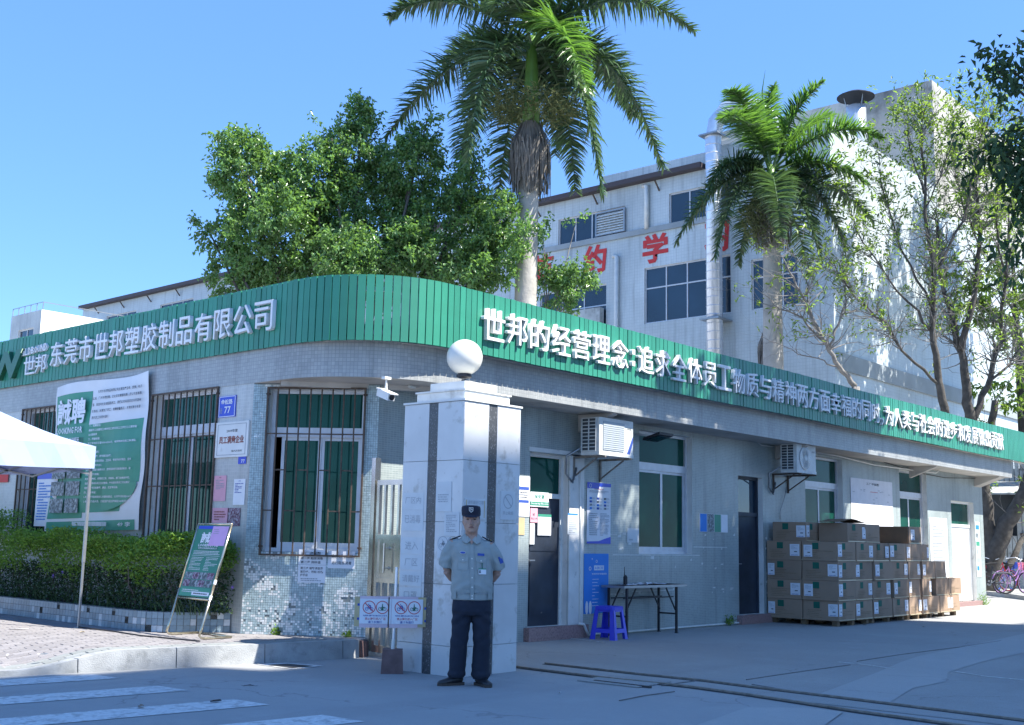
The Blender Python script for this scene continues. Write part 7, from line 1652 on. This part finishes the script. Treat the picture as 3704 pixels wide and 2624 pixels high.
sparse('light green half leafless tree with many thin upright limbs before the lit factory wall', 32.5, [(3420, 1500),
    ([(3420, 1500), (3395, 1380), (3372, 1200), (3378, 1000), (3345, 700), (3335, 420)], .16, .03, 0), ([(3395, 1390), (3280, 1290), (3200, 1170), (3080, 1060), (2990, 930)], .06, .015, -.8), ([(3380, 1120), (3260, 900), (3190, 700), (3180, 560)], .05, .012, .5), ([(3378, 1000), (3480, 800), (3540, 560), (3560, 380)], .06, .014, .6), ([(3372, 1200), (3250, 1060), (3120, 880), (3040, 690)], .05, .01, -.3), ([(3345, 700), (3290, 560), (3280, 440)], .03, .01, .3), ([(3345, 760), (3420, 600), (3460, 430)], .03, .01, -.6)], 32, M['leaf_light'], 560, .28, .17)
sparse('forked dark limbed tree rising behind the end of the green fascia', 33.5, [(3508, 1560),
    ([(3508, 1530), (3490, 1400), (3478, 1270), (3440, 1150), (3400, 980), (3390, 800)], .20, .04, .3), ([(3478, 1270), (3520, 1100), (3545, 900), (3530, 660), (3580, 420)], .13, .03, -.3), ([(3515, 1530), (3570, 1400), (3620, 1230), (3640, 1000), (3650, 760)], .14, .03, .6), ([(3570, 1400), (3660, 1300), (3740, 1200)], .06, .02, .4), ([(3545, 900), (3470, 700), (3440, 520)], .04, .012, .5), ([(3640, 1000), (3600, 800), (3620, 560), (3690, 420)], .05, .012, 0)], 33, M['leaf_light'], 520, .24, .20)
sparse('dark trunk forking low beside the end of the tiled building wall', 36.0, [(3560, 2120),
    ([(3560, 2150), (3600, 2000), (3640, 1900), (3700, 1800), (3780, 1660), (3860, 1500)], .42, .22, -.6), ([(3590, 2030), (3575, 1900), (3562, 1780), (3575, 1600), (3600, 1450)], .30, .15, .4), ([(3700, 1800), (3720, 1650), (3735, 1450), (3700, 1250), (3660, 1100)], .16, .05, .6), ([(3640, 2060), (3690, 1960), (3760, 1880)], .14, .1, .8)], 34, M['leaf_light'], 60, .5, .30, bark='bark', leafL=.2)
# green mass filling behind them
g2 = thing('shade_tree', 'darker leafy tree filling the gap behind the half bare trees at the right edge', 'tree', tuple(at(3700, 1500, 46)[:2]) + (0,))
bl3 = [B(3560, 1000, 46, 90, 100, 2), B(3650, 800, 46, 90, 130, 2), B(3680, 1150, 46, 90, 130, 2), B(3480, 1150, 47, 60, 60, 2), B(3690, 560, 46, 60, 110, 2), B(3560, 700, 47, 60, 90, 2), B(3640, 1430, 45, 80, 70, 2)]
lobj('crown', crown(g2, bl3, 260, 14, .26, .12, M['leaf_light'], 23, inner=.2), g2)
g = G(); q = at(3700, 1500, 46); g.tube([(q[0], q[1], 0), (q[0], q[1], 6), tuple(at(3660, 900, 46))], [.3, .22, .06], 8); obj('trunk', g, M['bark'], g2)
# near tree whose branches hang in at the right edge (its trunk is out of frame)
nt = thing('overhanging_tree', 'near dark leaved tree whose branches hang in at the right edge of the picture', 'tree', (12.5, 1.2, 0))
bl4 = [B(3670, 260, 10, 40, 45), B(3590, 240, 10, 26, 16), B(3700, 480, 10, 45, 50), B(3620, 545, 10, 36, 24), B(3560, 530, 10, 20, 12), B(3700, 640, 10, 40, 55), B(3712, 820, 10, 34, 70), B(3722, 1000, 10, 24, 50), B(3790, 700, 10.2, 50, 120)]
lobj('crown', crown(nt, bl4, 150, 9, .095, .040, M['leaf_dark'], 24, up=0, inner=.1, droop=.9), nt)
g = G(); limb(g, [(12.5, 1.2, 0), (12.4, 1.4, 3), (12.8, 1.6, 6)], .22, .15)
for b in bl4: c = Vector(b[0]); limb(g, [(12.4, 1.5, 3.6), Vector((12.2, 2.2, 4.4)).lerp(c, .4), c], .045, .008, 6)
obj('trunk', g, M['bark'], nt)
# yard shade tree out of frame on the right: it dapples the wall and the fascia
st_ = thing('unseen_shade_tree', 'tall yard tree standing out of frame on the right, dappling the wall with shade', 'tree', (21.5, 0.5, 0))
def sb(x, z, t, rx, rz=None, ry=None): p = (x + .28 * t, 9.7 - .70 * t, z + t); return (p, rx, ry or rx, rz or rx)
bl5 = [sb(17.9, 4.3, 11.5, 1.5, 1.3), sb(19.5, 3.2, 12, 1.7, 1.6), sb(16.5, 3.6, 13, 1.0, .8), sb(20.6, 4.6, 12, 1.5, 1.4), sb(18.5, 2.0, 13, 2.0, 1.3), sb(15.0, 2.6, 14, 1.0, .6), sb(21.3, 2.8, 13, 1.2, 1.4), sb(14.0, 1.4, 15, 1.1, .7), sb(22.6, 1.6, 13, .9, .8), sb(16.3, 1.9, 14, 1.1, .6), sb(17.4, 2.0, 13.5, .7, .5), sb(20.5, 1.7, 14, 1.2, .8), sb(14.9, 2.0, 14.5, .5, .4), sb(23.6, .6, 13, 1.1, .7), sb(22.0, .3, 14, .8, .6)]
lobj('crown', crown(st_, bl5, 1500, 14, .22, .10, M['leaf_tree'], 25, inner=.1), st_)
g = G(); limb(g, [(21.5, .5, 0), (21.3, .8, 6), (21.2, 1.2, 11)], .35, .2)
for b in bl5: limb(g, [(21.2, 1.2, 10), b[0]], .08, .02, 6)
obj('trunk', g, M['bark'], st_)
yt2 = thing('unseen_shade_tree', 'second unseen tree added beyond the right edge to dapple the factory end wall', 'tree', (44, 8.5, 0))  # unseen, added for its shade; crown clumps set along the sun direction
def sb2(x, z, t, rx, rz=None): return ((x + .28 * t, 16.9 - .70 * t, z + t), rx, rx, rz or rx)
rq = random.Random(4)
bl6 = [sb2(36.6 + 1.9 * (i % 7) + rq.uniform(-.4, .4), 2.5 + 2.4 * (i // 7) + rq.uniform(-.5, .5), rq.uniform(9.5, 12), rq.uniform(1.1, 1.7)) for i in range(28)] + [sb2(44, 13.5, 9.5, 1.2), sb2(47, 12.5, 9.5, 1.5), sb2(41.5, 12.4, 9.5, .8)]
lobj('crown', crown(yt2, bl6, 4200, 13, .24, .10, M['leaf_tree'], 27, inner=.1), yt2)
g = G(); limb(g, [(44, 8.5, 0), (44, 8.7, 9), (43.5, 9, 16)], .4, .2)
for b in bl6[::2]: limb(g, [(43.6, 9, 14), b[0]], .08, .02, 6)
obj('trunk', g, M['bark'], yt2)
# ---------- planter with hedge on the left
pl = thing('planter_bed', 'low raised planting bed edged with square blue grey tiles along the left wall', 'planter', (8.2, 14, .2))
PPATH = [(7.86, 20.0), (7.80, 16.0), (7.76, 12.95), (7.80, 12.66), (7.90, 12.44), (8.04, 12.30), (8.20, 12.21), (8.53, 11.93)]
PZ0, PZ1 = .2, .44
g = G(); g.prism([(8.54, 20.0)] + PPATH, PZ0 - .01, PZ1 - .03); obj('soil', g, M['soil'], pl)
g = G()
for (a, b) in zip(PPATH, PPATH[1:]):
    d = Vector((b[0] - a[0], b[1] - a[1], 0)).normalized(); n = Vector((-d.y, d.x, 0)) * .10
    g.hexa([(a[0], a[1], PZ0), (b[0], b[1], PZ0), (b[0] + n.x, b[1] + n.y, PZ0), (a[0] + n.x, a[1] + n.y, PZ0), (a[0], a[1], PZ1), (b[0], b[1], PZ1), (b[0] + n.x, b[1] + n.y, PZ1), (a[0] + n.x, a[1] + n.y, PZ1)])
obj('rim', g, M['grout_left'], pl)
M['ptile'] = mat('planter_tile', (.19, .26, .30), .3, var=.15, vs=20, var2=.16)
M['ptile2'] = mat('planter_tile_pale', (.50, .52, .52), .5, var=.15, vs=20, var2=.1)
tg = G(); tg.box(-.0372, .0372, -.005, 0, -.0372, .0372); tme = [tg.mesh('edging_tile', M['ptile']), tg.mesh('edging_tile', M['ptile2'])]
cum2 = [0]
for a, b in zip(PPATH, PPATH[1:]): cum2.append(cum2[-1] + math.dist(a, b))
tot2 = cum2[-1]; rr = random.Random(8); lst = []
nT = int(tot2 / .079)
for i in range(nT):
    s_ = tot2 - (i + .5) * .079
    for j in range(3): lst.append((s_, j))
restt = G(); cnt = 0
for s_, j in lst:
    k = max(i for i in range(len(cum2) - 1) if cum2[i] <= s_); f = (s_ - cum2[k]) / (cum2[k + 1] - cum2[k]); a, b = PPATH[k], PPATH[k + 1]
    x, y = a[0] + (b[0] - a[0]) * f, a[1] + (b[1] - a[1]) * f; an = math.atan2(b[1] - a[1], b[0] - a[0])
    miss = rr.random() < (.10 if j == 2 else .03); pale = rr.random() < .14
    if miss: continue
    z = PZ0 + .04 + j * .079
    if cnt < 280:
        o = bpy.data.objects.new('edging_tile', tme[1 if pale else 0]); link(o, pl); o.location = Vector((x, y, z)) - wloc(pl); o.rotation_euler = (0, rr.uniform(-.02, .02), an); o.location = Vector(o.location); cnt += 1
    else:
        c_, sn = math.cos(an), math.sin(an)
        P4 = [(x + u * c_ + .005 * sn, y + u * sn - .005 * c_, z + v) for u, v in ((-.0372, -.0372), (.0372, -.0372), (.0372, .0372), (-.0372, .0372))]; restt.face(P4)
obj('edging_tiles', restt, M['ptile'], pl, kind='stuff')
# hedge: one mass of clipped shrub, woody and dark below
rg = np.random.default_rng(40)
hd = thing('hedge', 'clipped hedge with bright leafy top and bare woody base in the tiled planter', 'hedge', (8.25, 15, PZ1))
def hedge_pts(n):
    y = 11.84 + rg.random(n) ** 1.35 * 7.7
    top = 1.30 + .05 * np.sin(y * 2.2) + .05 * np.sin(y * 5.1 + 1) + .03 * np.sin(y * 11) + .22 * np.clip((y - 15.5) / 3, 0, 1) + .16 * np.exp(-((y - 17.2) / .35) ** 2) - .04 * np.clip((12.4 - y) / .4, 0, 1)
    return y, top
n = 25000; y, top = hedge_pts(n)
u = rg.random(n)
face = rg.random(n)
x = np.where(face < .55, 7.80 + rg.random(n) ** 2 * .22, 7.80 + rg.random(n) * .66)
lowc = .86 + .10 * np.sin(y * 3.3) + .08 * np.sin(y * 7.7)
z = np.where(face < .55, lowc + (top - lowc) * rg.random(n) ** .75, top - rg.random(n) ** 2 * .16)
x = x + .05 * np.sin(z * 9 + y * 4) + np.interp(y, [11.84, 12.2, 12.3, 12.44, 12.95], [.50, .34, .22, .1, 0])
k_ = x < 8.52; x, y, z = x[k_], y[k_], z[k_]; n = len(x)
P = np.stack([x, y, z], 1) + rg.normal(size=(n, 3)) * .02
D = unit(np.stack([-.5 + rg.normal(size=n) * .7, rg.normal(size=n) * .8, .35 + rg.normal(size=n) * .5], 1)); Nn = unit(np.stack([rg.normal(size=n) * .6 - .3, rg.normal(size=n) * .6, np.ones(n)], 1))
lobj('foliage', leaf_mesh('foliage', P, D, Nn, rg.uniform(.03, .055, n), .024, M['leaf_hedge'], np.clip(.25 + .75 * rg.random(n), 0, 1)), hd)
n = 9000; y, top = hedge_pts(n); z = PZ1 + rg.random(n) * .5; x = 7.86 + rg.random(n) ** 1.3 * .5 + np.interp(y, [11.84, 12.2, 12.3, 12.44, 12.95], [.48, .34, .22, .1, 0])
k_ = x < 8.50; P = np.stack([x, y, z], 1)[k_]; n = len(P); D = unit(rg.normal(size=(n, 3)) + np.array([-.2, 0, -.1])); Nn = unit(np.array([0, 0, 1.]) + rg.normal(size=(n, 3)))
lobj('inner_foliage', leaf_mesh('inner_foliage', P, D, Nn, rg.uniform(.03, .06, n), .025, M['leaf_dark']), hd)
g = G(); rr = random.Random(6)
for i in range(90):
    y0 = 12.15 + rr.random() * 7; x0 = 7.95 + rr.random() * .35 + max(0, 12.5 - y0) * .5; p = Vector((x0, y0, PZ1 - .02)); pts = [p]; d = Vector((rr.uniform(-.35, .2), rr.uniform(-.4, .4), 1)).normalized()
    for j in range(5): p = p + d * rr.uniform(.10, .17); d = (d + Vector((rr.uniform(-.5, .4), rr.uniform(-.5, .5), .2))).normalized(); p.x = min(p.x, 8.47); pts.append(p.copy())
    r_ = rr.uniform(.006, .014); g.tube(pts, [r_ * (1 - .14 * j) for j in range(6)], 5, cap=False)
obj('stems', g, M['bark'], hd)
# bare grey twigs at the near end of the hedge
g = G()
for i in range(60):
    p = Vector((8.28 + rr.random() * .12, 12.02 + rr.random() * .2, rr.uniform(.65, 1.05))); d = Vector((rr.uniform(-.6, .2), rr.uniform(-1, -.1), rr.uniform(-.6, .5))).normalized(); pts = [p]
    for j in range(4): p = p + d * .07; d = (d + Vector((rr.uniform(-.6, .6), rr.uniform(-.6, .6), rr.uniform(-.8, .4)))).normalized(); p.x = min(p.x, 8.5 - max(0, (11.8 - p.y) * -.0)); pts.append(p.copy())
    g.tube(pts, [.004, .0035, .003, .0025, .002], 4, cap=False)
obj('bare_twigs', g, M['bark_pale'], hd)
# strap leaved flowering plants at the foot of the hedge
V, F, T_ = [], [], []
fl_ = G()
for i in range(230):
    y0 = 12.0 + rr.random() ** 1.2 * 7; x0 = 7.88 + rr.random() * .18 + max(0, 12.5 - y0) * .55
    h = rr.uniform(.16, .42); a = rr.uniform(2.2, 4.1) if rr.random() < .7 else rr.uniform(0, 6.28); w = rr.uniform(.006, .012); b = rr.uniform(.08, .26); i0 = len(V)
    for j in range(5):
        u = j / 4; V += [(x0 + math.cos(a) * b * u ** 1.6 - math.sin(a) * w * (1 - u * .9), y0 + math.sin(a) * b * u ** 1.6 + math.cos(a) * w * (1 - u * .9), PZ1 - .03 + h * (u - .35 * u ** 3)), (x0 + math.cos(a) * b * u ** 1.6 + math.sin(a) * w * (1 - u * .9), y0 + math.sin(a) * b * u ** 1.6 - math.cos(a) * w * (1 - u * .9), PZ1 - .03 + h * (u - .35 * u ** 3))]; T_ += [rr.random()] * 2
    for j in range(4): k = i0 + 2 * j; F.append((k, k + 1, k + 3, k + 2))
me = bpy.data.meshes.new('strap_leaves'); me.from_pydata(V, [], F); a_ = me.attributes.new('tint', 'FLOAT', 'POINT'); a_.data.foreach_set('value', np.array(T_, np.float32)); me.materials.append(M['leaf_strap'])
sp = thing('strap_leaved_plants', 'low strap leaved plants with small violet flowers at the foot of the hedge', 'plants', (8.0, 15, PZ1)); sp['kind'] = 'stuff'
lobj('leaves', me, sp, kind='stuff')
M['violet'] = mat('violet_petal', (.16, .08, .55), .6)
for px_, py_ in ((42, 2048), (228, 2070), (194, 2084), (843, 2127), (532, 2217), (510, 2216)):
    c = gX(px_, py_, 7.87 if px_ < 700 else 8.2); g = G()
    for q in range(5): t = q * 1.256; g.face([tuple(c), (c[0] - .01, c[1] + .028 * math.cos(t), c[2] + .028 * math.sin(t)), (c[0] - .004, c[1] + .024 * math.cos(t + .7), c[2] + .024 * math.sin(t + .7))])
    obj('flower', g, M['violet'], sp)
# weeds at wall feet
def weed(lab, x, y, z, s_, n, seed, m='leaf_hedge', name='weed'):
    rg_ = np.random.default_rng(seed); P = np.array([x, y, z]) + np.abs(rg_.normal(size=(n, 3))) * np.array([.0, .0, s_ * .6]) + rg_.normal(size=(n, 3)) * np.array([s_ * .5, s_ * .25, .0])
    D = unit(rg_.normal(size=(n, 3)) + np.array([0, -.3, .8])); me = leaf_mesh('weed', P, D, unit(rg_.normal(size=(n, 3)) + np.array([0, 0, 1.])), rg_.uniform(.03, .07, n), .018, M[m]); o = lobj(name, me, None); o['label'] = lab; o['category'] = 'weed'
weed('small weed clump at the foot of the tiled corner wall, near its left side', PC.pt(.45, .03, .2)[0], PC.pt(.45, .03, .2)[1], .2, .07, 60, 1)
weed('tiny weed tuft at the foot of the corner wall, near the side gate', PC.pt(1.32, .03, .2)[0], PC.pt(1.32, .03, .2)[1], .2, .05, 40, 2)
weed('weed growing over the conduit beside the narrow dark door', 17.75, 10.38, .02, .12, 90, 3)
weed('leafy weed at the foot of the end pier beside the white door', 30.35, 10.36, .0, .22, 160, 4)
for i, (px_, py_) in enumerate(((140, 2222), (175, 2218), (235, 2235), (262, 2241), (330, 2250), (352, 2252))):
    p = gz(px_, py_, .2); weed(f'green weed tuft along the foot of the tiled planter, {["first", "second", "third", "fourth", "fifth", "sixth"][i]} from the left end', p[0], p[1], .2, .09, 80, 20 + i)
